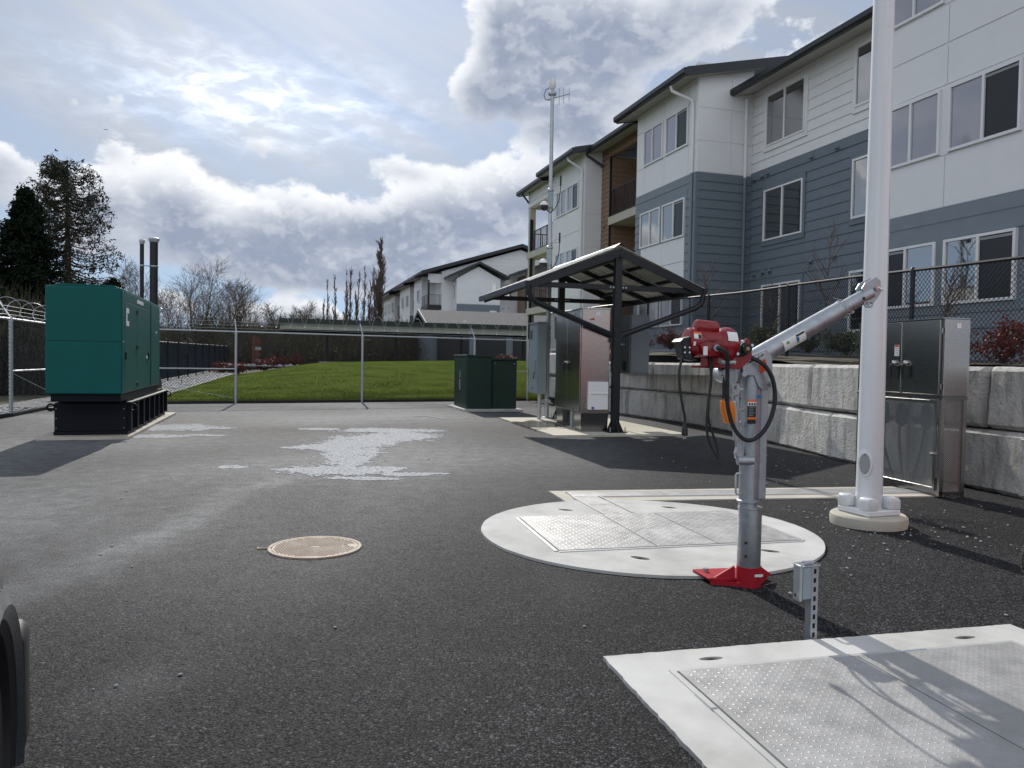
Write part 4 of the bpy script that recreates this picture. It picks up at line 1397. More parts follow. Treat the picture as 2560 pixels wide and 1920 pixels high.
# ---------------------------------------------------------------- light pole
def light_pole():
    t = thing('light_pole', 'tall white painted light pole on a round concrete footing', 'light pole', (3.20, 6.83, 0), R(20))
    prof = [(0.318 + 0.006 * (k % 2), z) for k, z in enumerate((0, 0.05, 0.085))] + [(0.30, 0.10)]
    MB().lathe(prof, 48).build('footing', concrete_warm, t, smooth=True)
    MB().tube([(0, 0, 0.12), (0, 0, 1.3), (0, 0, 9.0)], [0.112, 0.106, 0.062], 32).build('shaft', white_paint, t, smooth=True)
    MB().box(-0.185, 0.185, -0.185, 0.185, 0.10, 0.155).build('base_plate', white_paint, t, bevel=0.012)
    for (x, y) in ((1, 1), (-1, 1), (1, -1), (-1, -1)):
        MB().prism([(-0.062, 0.155), (0.062, 0.155), (0.062, 0.235), (0.03, 0.262), (-0.045, 0.262), (-0.062, 0.24)],
                   lambda p, q, x=x, y=y: (x * 0.125 + p * .95, y * 0.125 - .058, q), lambda p, q, x=x, y=y: (x * 0.125 + p * .95, y * 0.125 + .058, q)).build('bolt_cover', white_paint, t, bevel=0.012, seg=2, smooth=True)
    # oval hand hole with cover, facing the camera side
    n = Vector((math.sin(R(198)), math.cos(R(198)), 0)); n = Vector((*rot2(n.x, n.y, -R(20)), 0)); n = Vector((*rot2(n.x, n.y, -R(26)), 0))
    s = n.cross(Vector((0, 0, 1)))
    def ring(a, b, o, z0=0.55, m=24):
        return [s * (a * math.cos(2 * math.pi * k / m)) + n * o + Vector((0, 0, z0 + b * math.sin(2 * math.pi * k / m))) for k in range(m)]
    MB().add(ring(0.066, 0.118, 0.075) + ring(0.062, 0.114, 0.122) + ring(0.050, 0.098, 0.126), [tuple(i + q for q in ()) or (i, (i + 1) % 24, 24 + (i + 1) % 24, 24 + i) for i in range(24)] + [(24 + i, 24 + (i + 1) % 24, 48 + (i + 1) % 24, 48 + i) for i in range(24)] + [tuple(range(48, 72))]).build('hand_hole_frame', white_paint, t, smooth=True)
    c = MB().add(ring(0.047, 0.094, 0.12) + ring(0.045, 0.092, 0.131), [(i, (i + 1) % 24, 24 + (i + 1) % 24, 24 + i) for i in range(24)] + [tuple(range(24, 48))]).build('hand_hole_cover', grey_cover, t, smooth=True)
    for z in (0.47, 0.63):
        MB().cyl(n * 0.128 + Vector((0, 0, z)), n * 0.137 + Vector((0, 0, z)), 0.007, 8).build('screw', chrome, c)


light_pole()


# ---------------------------------------------------------------- davit crane
def davit():
    t = thing('davit_crane', 'galvanised davit crane with sloping boom standing in a red socket', 'davit crane', (1.52, 4.86, 0), R(12))
    g = galv
    # red socket: plate bolted to the round slab, collar in front
    sk = MB().plate([(-0.25, 0.27), (-0.24, 0.05), (-0.06, 0.02), (0.07, 0.02), (0.20, 0.10), (0.16, 0.26)], 0.022, 0.040).build('socket_plate', red_bright, t, bevel=0.003)
    MB().plate([(-0.235, 0.045), (-0.06, -0.03), (0.06, -0.03), (0.19, 0.09), (0.17, 0.10), (0.05, 0.0), (-0.05, 0.0), (-0.22, 0.065)], -0.03, 0.022).build('socket_flange', red_bright, t)
    for (x, y) in ((-0.19, 0.20), (0.14, 0.20)):
        MB().cyl((x, y, 0.04), (x, y, 0.062), 0.018, 6).build('anchor_bolt', galv, t)
    MB().tube([(0.008, 0, -0.02), (0.008, 0, 0.125)], 0.077, 28).build('socket_collar', red_bright, t, smooth=True)
    MB().box(0.005, 0.06, -0.081, -0.075, 0.072, 0.088).build('label', label_white, t)
    for (x, d) in ((-0.075, -1), (0.09, 1)):
        MB().add([(x, 0.02, 0.04), (x + d * 0.12, 0.06, 0.04), (x, 0.03, 0.12), (x, 0.035, 0.04), (x + d * 0.12, 0.075, 0.04), (x, 0.045, 0.12)], [(0, 1, 2), (5, 4, 3), (0, 3, 4, 1), (1, 4, 5, 2), (2, 5, 3, 0)]).build('gusset', red_bright, t)
    MB().lathe([(0.071, 0.118), (0.073, 0.125), (0.073, 0.490), (0.076, 0.493), (0.076, 0.503), (0.060, 0.503)], 32, (0.005, 0, 0)).build('sleeve', g, t, smooth=True)
    for z in (0.20, 0.285):
        MB().cyl((-0.052, -0.055, z), (-0.049, -0.062, z), 0.009, 10).build('pin_hole', recess_dark, t)
    MB().lathe([(0.058, 0.50), (0.058, 0.53), (0.071, 0.535), (0.071, 0.545), (0.060, 0.55), (0.060, 1.335)], 32, (-0.010, 0, 0)).build('mast', g, t, smooth=True)
    MB().box(0.040, 0.098, -0.030, 0.045, 0.55, 1.31).build('mast_channel', g, t, bevel=0.008)
    # small hand loops
    for (zc, x0) in ((0.65, -0.068), (1.18, -0.066)):
        MB().tube([(x0 + .01, -0.01, zc + 0.065), (x0 - .03, -0.01, zc + 0.065), (x0 - .036, -0.01, zc + 0.055), (x0 - .034, -0.01, zc - 0.055), (x0 - .026, -0.01, zc - 0.065), (x0 + .012, -0.01, zc - 0.065)], 0.007, 8).build('hand_loop', galv_dull, t, smooth=True)
    # head plates
    for y in (-0.066, 0.066):
        MB().prism([(-0.10, 1.335), (-0.03, 1.335), (0.0, 1.27), (0.030, 1.245), (0.085, 1.255), (0.100, 1.30), (0.088, 1.455), (0.05, 1.50), (-0.06, 1.46), (-0.115, 1.40)], lambda p, q, y=y: (p, y - 0.006, q), lambda p, q, y=y: (p, y + 0.006, q)).build('head_plate', g, t, bevel=0.002)
    for (x, z) in ((0.088, 1.285), (-0.105, 1.345)):
        b_ = MB().cyl((x, -0.085, z), (x, 0.085, z), 0.010, 10).build('pivot_bolt', chrome, t, smooth=True)
        MB().cyl((x, -0.092, z), (x, -0.072, z), 0.019, 6).build('nut', galv, b_)
    # boom: box butt, outer tube, inner tube
    def bp_(s):
        return Vector((lerp(-0.19, 0.80, s), 0, lerp(1.335, 1.872, s)))
    MB().bar(bp_(0.0) + Vector((0, 0, -0.004)), bp_(0.30), 0.095, 0.092).build('boom_butt', g, t, bevel=0.006)
    MB().cyl(bp_(0.10), bp_(0.815), 0.062, 28, 0.056).build('boom_outer_tube', g, t, smooth=True)
    MB().lathe([(0.055, 0), (0.060, 0.004), (0.060, 0.012), (0.05, 0.016)], 24, bp_(0.805), (bp_(1) - bp_(0)).to_track_quat('Z', 'Y').to_matrix()).build('tube_collar', g, t, smooth=True)
    MB().cyl(bp_(0.78), bp_(1.02), 0.046, 24).build('boom_inner_tube', g, t, smooth=True)
    q = bp_(0.83)
    MB().cyl(q + Vector((0.02, -0.072, -0.03)), q + Vector((0.02, 0.06, -0.03)), 0.008, 8).build('lock_pin', chrome, t, smooth=True)
    MB().tube([q + Vector((0.02, -0.07, -0.03)), q + Vector((-0.06, -0.066, 0.045)), q + Vector((-0.08, 0.0, 0.06))], 0.0022, 4).build('pin_lanyard', chrome, t)
    MB().box(0.735, 0.752, -0.049, -0.044, 1.833, 1.851).build('slot', recess_dark, t)
    # tip sheave plates
    pl_ = [(0.735, 1.905), (0.760, 1.945), (0.838, 1.985), (0.873, 1.960), (0.878, 1.885), (0.820, 1.806), (0.772, 1.822), (0.760, 1.86)]
    for y in (-0.03, 0.03):
        MB().prism(pl_, lambda p, r_2, y=y: (p, y - 0.005, r_2), lambda p, r_2, y=y: (p, y + 0.005, r_2)).build('tip_plate', g, t, bevel=0.002)
    MB().cyl((0.835, -0.02, 1.905), (0.835, 0.02, 1.905), 0.055, 20).build('sheave', galv_dull, t, smooth=True)
    MB().cyl((0.842, -0.05, 1.915), (0.842, 0.045, 1.915), 0.017, 12).build('sheave_pin', chrome, t, smooth=True)
    MB().tube([(0.842, -0.05, 1.915), (0.865, -0.056, 1.905), (0.875, -0.056, 1.895)], 0.005, 6).build('cotter', chrome, t)
    for x in (0.775, 0.800):
        MB().tube([(x + 0.017 * math.cos(k * math.pi / 6), -0.034, 1.806 + 0.017 * math.sin(k * math.pi / 6)) for k in range(12)], 0.006, 6, closed=True).build('tip_shackle', g, t, smooth=True)
    # round stub tube under the winch
    a = Vector((-0.20, -0.075, 1.328)); b = Vector((-0.17, 0.09, 1.345))
    dd = (b - a).normalized()
    MB().lathe([(0.050, 0.0), (0.056, 0.0), (0.056, 0.17), (0.048, 0.17), (0.048, 0.012)], 28, a, dd.to_track_quat('Z', 'Y').to_matrix()).build('stub_tube', g, t, smooth=True)
    MB().cyl(a + dd * 0.07, a + dd * 0.075, 0.047, 24).build('stub_bore', recess_dark, t)
    MB().cyl(a + Vector((-0.05, 0.01, 0.005)), a + Vector((0.05, 0.01, 0.005)), 0.005, 6).build('cross_pin', chrome, t)
    # screw jack strut from the boom down to the mast
    MB().prism([(-0.17, 1.295), (-0.115, 1.285), (-0.108, 1.235), (-0.125, 1.205), (-0.165, 1.225), (-0.175, 1.26)], lambda p, r_2: (p, -0.05, r_2), lambda p, r_2: (p, -0.02, r_2)).build('upper_lug', g, t, bevel=0.004)
    MB().cyl((-0.135, -0.07, 1.262), (-0.135, 0.0, 1.262), 0.013, 8).build('lug_bolt', galv, t)
    for dx in (-0.022, 0.022):
        MB().bar((-0.143 + dx, -0.035, 1.255), (-0.143 + dx * 0.5, -0.035, 1.165), 0.012, 0.018).build('clevis', g, t)
    MB().cyl((-0.143, -0.035, 1.17), (-0.138, -0.035, 1.12), 0.018, 12).build('jack_rod', galv_dull, t, smooth=True)
    MB().cyl((-0.138, -0.035, 1.125), (-0.118, -0.035, 0.93), 0.022, 16).build('jack_barrel', galv_dull, t, smooth=True)
    MB().cyl((-0.130, -0.035, 1.043), (-0.128, -0.035, 1.022), 0.036, 20).build('jack_wheel', g, t)
    MB().cyl((-0.118, -0.035, 0.935), (-0.106, -0.035, 0.87), 0.014, 10).build('jack_rod', galv_dull, t, smooth=True)
    MB().prism([(-0.12, 0.895), (-0.085, 0.895), (-0.07, 0.85), (-0.075, 0.815), (-0.125, 0.815), (-0.132, 0.85)], lambda p, r_2: (p, -0.05, r_2), lambda p, r_2: (p, -0.02, r_2)).build('lower_clevis', g, t, bevel=0.004)
    MB().cyl((-0.12, -0.055, 0.805), (-0.02, -0.065, 0.805), 0.028, 16).build('lower_lug', g, t, smooth=True)
    MB().cyl((-0.03, -0.08, 0.80), (-0.03, -0.05, 0.80), 0.017, 6).build('nut', galv, t)
    # labels
    lb = MB().box(-0.066, -0.010, -0.066, -0.0635, 1.035, 1.185).build('warning_label', label_black, t)
    MB().box(-0.066, -0.010, -0.0675, -0.066, 1.172, 1.185).build('orange_band', label_orange, lb)
    MB().box(-0.066, -0.010, -0.0675, -0.066, 1.146, 1.171).build('white_band', label_white, lb)
    MB().box(-0.066, -0.010, -0.0675, -0.066, 1.062, 1.076).build('orange_band', label_orange, lb)
    for k in range(6):
        MB().box(-0.058, -0.018 - 0.006 * (k % 3), -0.0675, -0.066, 1.134 - k * 0.010, 1.137 - k * 0.010).build('print_line', cab_grey, lb)
    for k in range(3):
        MB().prism([(-0.06 + k * .017, 1.15), (-0.05 + k * .017, 1.149), (-0.047 + k * .017, 1.158), (-0.052 + k * .017, 1.167), (-0.059 + k * .017, 1.163)], lambda p, q: (p, -0.0685, q), lambda p, q: (p, -0.0675, q)).build('pictogram', label_black, lb)
    MB().box(-0.002, 0.030, -0.0625, -0.058, 1.195, 1.215).build('label', label_blue, t)
    sk2 = MB().prism([(-0.002, 1.412), (0.040, 1.442), (0.062, 1.375), (0.012, 1.348)], lambda p, q: (p, -0.0745, q), lambda p, q: (p, -0.0725, q)).build('orange_sticker', label_red, t)
    # white name strip on the boom with black letters
    bd = (bp_(1) - bp_(0)).normalized(); bn = Vector((-bd.z, 0, bd.x))
    o0 = bp_(0.165) + bn * 0.012 + Vector((0, -0.074, 0))
    st = MB().obox(o0, bd * 0.078, bn * 0.0115, Vector((0, 0.002, 0))).build('name_strip', label_white, t)
    cu = bpy.data.curves.new('lettering', 'FONT'); cu.body = 'COMMANDER'; cu.size = 0.0235; cu.align_x = 'CENTER'; cu.align_y = 'CENTER'; cu.extrude = 0.0004; cu.offset = 0.0006
    cu.materials.append(label_black)
    tmp = ob('lettering', cu)
    lm_ = bpy.data.meshes.new_from_object(tmp.evaluated_get(bpy.context.evaluated_depsgraph_get()))
    bpy.data.objects.remove(tmp)
    tx = ob('lettering', lm_, st)
    mm = Matrix((bd, bn, Vector((0, -1, 0)))).transposed().to_4x4(); mm.translation = o0 + Vector((0, -0.003, 0))
    tx.matrix_local = mm
    # white data label wrapped on the boom tube
    def wrap(s0, s1, a0, a1, rad, mt, name, par):
        V = []; F = []
        m_ = 8
        for k in range(m_ + 1):
            an = R(lerp(a0, a1, k / m_))
            for s in (s0, s1):
                V.append(bp_(s) + bn * (rad * math.sin(an)) + Vector((0, -rad * math.cos(an), 0)))
        for k in range(m_):
            F.append((2 * k, 2 * k + 1, 2 * k + 3, 2 * k + 2))
        return MB().add(V, F).build(name, mt, par, recalc=False)
    wl = wrap(0.365, 0.515, -50, 20, 0.0625, label_white, 'data_label', t)
    wrap(0.455, 0.512, 2, 14, 0.0632, label_black, 'print_block', wl)
    wrap(0.450, 0.468, -22, 0, 0.0632, label_blue, 'print_block', wl)
    wrap(0.450, 0.466, -38, -22, 0.0632, label_green, 'print_block', wl)
    wrap(0.385, 0.405, -10, 6, 0.0632, label_green, 'print_block', wl)
    return t


davit()


def winch():
    t = thing('electric_winch', 'red electric winch with capacitor can bolted to the davit boom', 'winch', (1.52, 4.86, 0), R(12))
    # motor: barrel along x, end bell to the right
    M = Matrix.Rotation(R(90), 3, 'Y') @ Matrix.Rotation(R(90), 3, 'Z')
    tilt = Matrix.Rotation(R(4), 3, 'Y')
    MB().lathe([(0.045, -0.165), (0.078, -0.160), (0.088, -0.145), (0.090, -0.05), (0.090, 0.04), (0.100, 0.05), (0.112, 0.085), (0.114, 0.11), (0.105, 0.135), (0.085, 0.148), (0.03, 0.155)], 40, (-0.335, -0.075, 1.525), tilt @ M).build('motor', red_paint, t, smooth=True)
    b = MB().lathe([(0.025, -0.075), (0.040, -0.072), (0.047, -0.060), (0.047, 0.060), (0.040, 0.072), (0.025, 0.075)], 24, (-0.370, -0.085, 1.622), tilt @ M)
    b.build('capacitor_can', red_paint, t, smooth=True)
    MB().box(-0.445, -0.298, -0.125, -0.045, 1.572, 1.60).build('can_saddle', red_paint, t, bevel=0.008)
    jb = MB().prism([(-0.455, 1.512), (-0.40, 1.545), (-0.345, 1.548), (-0.320, 1.452), (-0.42, 1.447)], lambda p, q: (p, -0.185, q), lambda p, q: (p, -0.12, q)).build('junction_box', red_paint, t, bevel=0.006, seg=2, smooth=True)
    MB().prism([(-0.458, 1.514), (-0.40, 1.549), (-0.342, 1.552), (-0.345, 1.543), (-0.40, 1.540), (-0.448, 1.508)], lambda p, q: (p, -0.196, q), lambda p, q: (p, -0.11, q)).build('box_lid', red_paint, jb)
    MB().box(-0.432, -0.405, -0.1885, -0.1855, 1.455, 1.508).build('label', label_white, jb)
    gl = MB().cyl((-0.352, -0.205, 1.500), (-0.352, -0.17, 1.500), 0.021, 8).build('cable_gland', galv, jb)
    # labels on the motor
    def patch(a0, a1, x0, x1, rad, mt):
        V = []; F = []
        for k in range(7):
            an = R(lerp(a0, a1, k / 6))
            for x in (x0, x1):
                p = tilt @ Vector((x, -rad * math.cos(an), rad * math.sin(an)))
                V.append(p + Vector((-0.335, -0.075, 1.525)))
        for k in range(6): F.append((2 * k, 2 * k + 1, 2 * k + 3, 2 * k + 2))
        return MB().add(V, F).build('label', mt, t, recalc=False)
    patch(12, 38, -0.148, -0.098, 0.0915, label_white); patch(32, 40, -0.148, -0.098, 0.0922, label_orange); patch(13, 30, -0.120, -0.100, 0.0922, label_black)
    lw = patch(12, 44, 0.062, 0.128, 0.1155, label_white)
    patch(-15, 0, -0.150, -0.135, 0.0912, label_white)
    # gear housing, side plates, drum shaft
    for y in (-0.105, 0.06):
        MB().prism([(-0.105, 1.566), (-0.205, 1.508), (-0.188, 1.388), (-0.155, 1.368), (-0.066, 1.446), (-0.085, 1.55)], lambda p, q, y=y: (p, y - 0.005, q), lambda p, q, y=y: (p, y + 0.005, q)).build('side_plate', red_paint, t, bevel=0.002)
    MB().lathe([(0.06, -0.09), (0.062, -0.085), (0.040, -0.075), (0.040, 0.045), (0.062, 0.055), (0.06, 0.06)], 24, (-0.135, -0.01, 1.50), Matrix.Rotation(R(90), 3, 'X')).build('cable_drum', red_paint, t, smooth=True)
    bf = MB().prism([(-0.195, 1.478), (-0.135, 1.548), (-0.085, 1.52), (-0.075, 1.49), (-0.135, 1.45), (-0.18, 1.455)], lambda p, q: (p, -0.128, q), lambda p, q: (p, -0.111, q)).build('bearing_flange', black_metal, t, bevel=0.006, seg=2, smooth=True)
    MB().cyl((-0.125, -0.155, 1.50), (-0.125, -0.12, 1.50), 0.030, 20).build('shaft_end', recess_dark, t, smooth=True)
    MB().cyl((-0.125, -0.160, 1.50), (-0.125, -0.15, 1.50), 0.012, 12).build('shaft_stub', cast_iron, t)
    for (x, z) in ((-0.178, 1.468), (-0.083, 1.522), (-0.145, 1.545)):
        MB().cyl((x, -0.134, z), (x, -0.12, z), 0.010, 6).build('bolt', chrome, t)
    MB().box(-0.40, -0.17, -0.10, 0.04, 1.378, 1.392).build('bed_plate', red_paint, t)
    MB().prism([(-0.405, 1.44), (-0.41, 1.39), (-0.17, 1.375), (-0.16, 1.40), (-0.25, 1.44)], lambda p, q: (p, -0.112, q), lambda p, q: (p, -0.100, q)).build('bed_flange', red_paint, t, bevel=0.002)
    MB().box(-0.30, -0.19, -0.13, -0.09, 1.405, 1.455).build('gear_case', cast_iron, t, bevel=0.008)
    MB().cyl((-0.29, -0.125, 1.415), (-0.19, -0.125, 1.415), 0.014, 8).build('brake_rod', galv, t, smooth=True)
    # black pendant switch box at the left end
    sw = MB().prism([(-0.556, 1.535), (-0.495, 1.555), (-0.478, 1.44), (-0.43, 1.428), (-0.455, 1.418), (-0.53, 1.430)], lambda p, q: (p, -0.14, q), lambda p, q: (p, -0.03, q)).build('switch_box', black_metal, t, bevel=0.006)
    MB().prism([(-0.562, 1.535), (-0.545, 1.552), (-0.49, 1.568), (-0.49, 1.552), (-0.556, 1.53)], lambda p, q: (p, -0.146, q), lambda p, q: (p, -0.025, q)).build('switch_lid', black_metal, sw)
    for k in range(4):
        MB().cyl((-0.53 + 0.03 * (k % 2), -0.145, 1.50 - 0.03 * (k // 2)), (-0.53 + 0.03 * (k % 2), -0.139, 1.50 - 0.03 * (k // 2)), 0.006, 6).build('screw', chrome, sw)
    # cords
    def cord(name, pts, r, mt=black_rubber):
        P = [Vector(p) for p in pts]
        S = []
        for i in range(len(P) - 1):
            p0 = P[max(i - 1, 0)]; p1 = P[i]; p2 = P[i + 1]; p3 = P[min(i + 2, len(P) - 1)]
            for k in range(6):
                q = k / 6
                S.append(0.5 * ((2 * p1) + (p2 - p0) * q + (2 * p0 - 5 * p1 + 4 * p2 - p3) * q * q + (3 * p1 - p0 - 3 * p2 + p3) * q ** 3))
        S.append(P[-1])
        return MB().tube(S, r, 8).build(name, mt, t, smooth=True)
    cord('control_cable', [(-0.352, -0.205, 1.500), (-0.315, -0.22, 1.485), (-0.282, -0.20, 1.43), (-0.268, -0.18, 1.30), (-0.258, -0.17, 1.165), (-0.215, -0.16, 1.035), (-0.15, -0.155, 0.957), (-0.08, -0.15, 0.942), (-0.004, -0.145, 0.99), (0.052, -0.14, 1.08), (0.078, -0.135, 1.20), (0.060, -0.13, 1.32), (0.004, -0.12, 1.405), (-0.07, -0.10, 1.446)], 0.0135)
    cord('power_cord', [(-0.52, -0.09, 1.43), (-0.542, -0.10, 1.37), (-0.538, -0.10, 1.264), (-0.520, -0.10, 1.163), (-0.500, -0.10, 1.076), (-0.498, -0.10, 1.035)], 0.008)
    MB().lathe([(0.009, 0.0), (0.013, -0.015), (0.019, -0.04), (0.019, -0.07), (0.015, -0.075)], 12, (-0.499, -0.10, 1.04)).build('power_plug', black_rubber, t, smooth=True)
    for dx in (-0.008, 0.0, 0.008):
        MB().box(-0.499 + dx - 0.002, -0.499 + dx + 0.002, -0.104, -0.098, 0.945, 0.966).build('plug_prong', chrome, t)
    cord('limit_cord', [(-0.358, -0.12, 1.45), (-0.352, -0.12, 1.40), (-0.344, -0.12, 1.30), (-0.358, -0.12, 1.164), (-0.367, -0.12, 1.063), (-0.358, -0.12, 0.97), (-0.328, -0.12, 0.893), (-0.283, -0.12, 0.822)], 0.008)
    cord('limit_cord', [(-0.333, -0.11, 1.45), (-0.335, -0.11, 1.40), (-0.341, -0.11, 1.30), (-0.352, -0.11, 1.164), (-0.349, -0.11, 1.063), (-0.318, -0.11, 0.974), (-0.290, -0.11, 0.90), (-0.281, -0.115, 0.822)], 0.008)
    cord('pendant_cord', [(-0.232, -0.06, 1.40), (-0.232, -0.06, 1.33), (-0.228, -0.06, 1.25), (-0.228, -0.06, 1.17)], 0.010)
    pd = MB().prism([(-0.243, 1.178), (-0.175, 1.172), (-0.160, 1.135), (-0.156, 1.040), (-0.216, 1.038), (-0.236, 1.12)], lambda p, q: (p, -0.09, q), lambda p, q: (p, -0.035, q)).build('pendant_control', orange_plastic, t, bevel=0.006, seg=2, smooth=True)
    for (x, z) in ((-0.232, 1.178), (-0.20, 1.176)):
        MB().box(x - .004, x + .004, -0.07, -0.05, z, z + 0.012).build('pendant_clip', orange_plastic, pd)


winch()


def strut_post():
    t = thing('junction_post', 'short slotted strut post carrying a small grey junction box', 'post', (1.555, 3.875, 0), R(20))
    b = MB()
    w, d, th = 0.021, 0.042, 0.0035
    # channel open to the back, slotted face to the camera, slots built as gaps
    b.box(-w, -w + th, 0, d, 0, 0.40); b.box(w - th, w, 0, d, 0, 0.40)
    b.box(-w + th, -0.008, 0, th, 0, 0.40); b.box(0.008, w - th, 0, th, 0, 0.40)
    z = 0.0
    for k in range(9):
        b.box(-0.008, 0.008, 0, th, z, z + 0.021)
        z += 0.0465
    b.build('strut_channel', galv, t)
    MB().box(-w + th, w - th, d - .012, d - .010, 0, 0.40).build('channel_back', cab_grey_dark, t)
    MB().box(-0.075, -w - 0.001, -0.005, 0.07, 0.22, 0.385).build('junction_box', cab_grey, t, bevel=0.005)
    MB().box(-w, 0.028, 0.0435, 0.075, 0.23, 0.38).build('box_back', cab_grey, t)
    MB().box(-0.080, 0.030, -0.008, 0.075, 0.385, 0.392).build('box_lid', galv, t, bevel=0.002)
    MB().box(-0.092, -0.075, 0.0, 0.055, 0.21, 0.395).build('cover_plate', galv_dull, t, bevel=0.004)
    MB().cyl((-0.06, 0.02, 0.40), (0.0, 0.02, 0.40), 0.012, 10).build('hinge_spring', galv_dull, t, smooth=True)
    MB().cyl((-0.098, 0.027, 0.24), (-0.09, 0.027, 0.24), 0.010, 8).build('screw', chrome, t)


strut_post()


# ---------------------------------------------------------------- stainless enclosure by the wall
def steel_enclosure():
    t = thing('steel_enclosure', 'stainless cabinet on a perforated screen base against the block wall', 'cabinet', (4.63, 8.25, 0.014), R(12))
    W, L = 0.30, 1.40
    zs, zt = 1.05, 1.92
    MB().box(0, W, 0, L, zs + 0.03, zt).build('body', stainless_side, t, bevel=0.006)
    MB().box(-0.03, W + 0.005, -0.004, L + 0.004, zt, zt + 0.012).build('drip_cap', stainless, t)
    for (a, b) in ((0.04, 0.60), (0.625, L - 0.02)):
        MB().box(-0.030, -0.003, a, b, zs + 0.05, zt - 0.01).build('door', stainless, t, bevel=0.004)
    MB().box(-0.012, 0.0, 0.6, 0.625, zs + 0.04, zt).build('door_post', stainless_side, t)
    lever_handle(t, -0.030, 0.53, zs + 0.39); lever_handle(t, -0.030, 0.72, zs + 0.39)
    for z in (zs + 0.14, zs + 0.74):
        MB().cyl((-0.015, 0.025, z - 0.03), (-0.015, 0.025, z + 0.03), 0.012, 8).build('hinge', stainless, t)
    lb = MB().box(-0.0325, -0.030, 0.66, 0.735, zs + 0.47, zs + 0.60).build('warning_label', label_white, t)
    MB().box(-0.0340, -0.0326, 0.665, 0.73, zs + 0.575, zs + 0.598).build('red_band', label_red, lb)
    for k in range(4):
        MB().box(-0.0340, -0.0326, 0.672, 0.722, zs + 0.553 - .022 * k, zs + 0.558 - .022 * k).build('print_line', label_red if k == 1 else cab_grey, lb)
    MB().box(0.14, 0.195, -0.003, -0.0008, zt - 0.10, zt - 0.045).build('paper_label', label_white, t)
    MB().box(W + 0.004, W + 0.03, 0.02, L, zs, zt - 0.01).build('back_channel', galv, t)
    # lower frame of angles and perforated screens
    fr = [((-0.015, 0.0), (0.03, 0.045)), ((-0.015, L - 0.045), (0.03, L)), ((W - 0.045, 0.0), (W, 0.045)), ((W - 0.045, L - 0.045), (W, L))]
    for (p, q) in fr:
        MB().box(p[0], q[0], p[1], q[1], 0.0, zs).build('frame_post', stainless_side, t)
    MB().box(-0.018, W + .002, -0.004, L, zs, zs + 0.03).build('frame_rail', stainless, t)
    MB().box(-0.018, 0.03, 0.0, L, 0.02, 0.055).build('frame_rail', stainless, t)
    MB().box(0.03, W, 0.0, 0.03, 0.02, 0.055).build('frame_rail', stainless_side, t)
    g_ = MB()
    g_.box(-0.034, -0.018, 0.05, L - .05, 0.06, 0.095); g_.box(-0.034, -0.018, 0.05, L - .05, zs - 0.045, zs - 0.01)
    g_.box(-0.034, -0.018, 0.05, 0.085, 0.095, zs - 0.045); g_.box(-0.034, -0.018, L - .085, L - .05, 0.095, zs - 0.045)
    dr = g_.build('screen_door', stainless, t, bevel=0.002)
    MB().lathe([(0.022, 0), (0.02, 0.04), (0.012, 0.05)], 10, (-0.034, 0.075, 0.46), Matrix.Rotation(R(-90), 3, 'Y')).build('latch', chrome, dr, smooth=True)
    MB().bar((-0.03, 0.06, 0.47), (-0.03, -0.03, 0.47), 0.02, 0.03).build('latch_bar', stainless, dr)
    def screen(L_, H_, mp, name):
        V = []; F = []
        k = 0
        p = 0.024
        n = int((L_ + H_) / p) + 2
        for sg in (1, -1):
            for i in range(n):
                s0 = i * p - (H_ if sg > 0 else 0)
                d = sg * H_
                lo, hi = sorted(((0 - s0) / d, (L_ - s0) / d))
                lo, hi = max(lo, 0), min(hi, 1)
                if hi - lo < 0.005: continue
                for tt in (lo, hi):
                    s, z = s0 + d * tt, H_ * tt
                    for (e, f) in ((-0.0055, 0), (0.0055, 0), (0.0055, 0.002), (-0.0055, 0.002)):
                        V.append(mp(s + e, z, f + (0.0015 if sg > 0 else 0)))
                for q in range(4):
                    q2 = (q + 1) % 4
                    F += [k + q, k + q2, k + 4 + q2, k + 4 + q]
                k += 8
        o = ob(name, fast_mesh(name, np.array(V), F, 4, stainless), t); o['kind'] = 'stuff'
    screen(L - 0.17, zs - 0.14, lambda s, z, o: (-0.026 - o, 0.085 + s, 0.095 + z), 'perforated_screen')
    screen(W - 0.09, zs - 0.06, lambda s, z, o: (0.045 + s, 0.012 - o, 0.055 + z), 'perforated_screen')
    # conduits, blue valve bodies and hoses seen through the screen
    for (x, y) in ((0.10, 0.35), (0.10, 1.05), (0.2, 1.2), (0.2, 0.75)):
        MB().cyl((x, y, 0.0), (x, y, zs), 0.022, 10).build('conduit', galv_dull, t, smooth=True)
    for y in (0.35, 0.75, 1.05):
        MB().lathe([(0.02, 0.70), (0.06, 0.74), (0.065, 0.86), (0.05, 0.95), (0.02, 0.98)], 14, (0.10, y, 0)).build('valve_body', label_blue, t, smooth=True)
    for (y, d) in ((0.35, 0.18), (0.75, -0.1), (1.05, -0.25)):
        MB().tube([(0.08, y, 0.70), (0.07, y + d * .2, 0.45), (0.07, y + d * .7, 0.2), (0.08, y + d, 0.0)], 0.014, 6).build('hose', black_rubber, t, smooth=True)


steel_enclosure()


# ---------------------------------------------------------------- block wall, terrace and black fence
def poly_len(P):
    return [0] + list(np.cumsum([math.hypot(P[i + 1][0] - P[i][0], P[i + 1][1] - P[i][1]) for i in range(len(P) - 1)]))
WS = poly_len(WALL)
def wall_at(s):
    x = float(np.interp(s, WS, [p[0] for p in WALL])); y = float(np.interp(s, WS, [p[1] for p in WALL]))
    return Vector((x, y, 0))


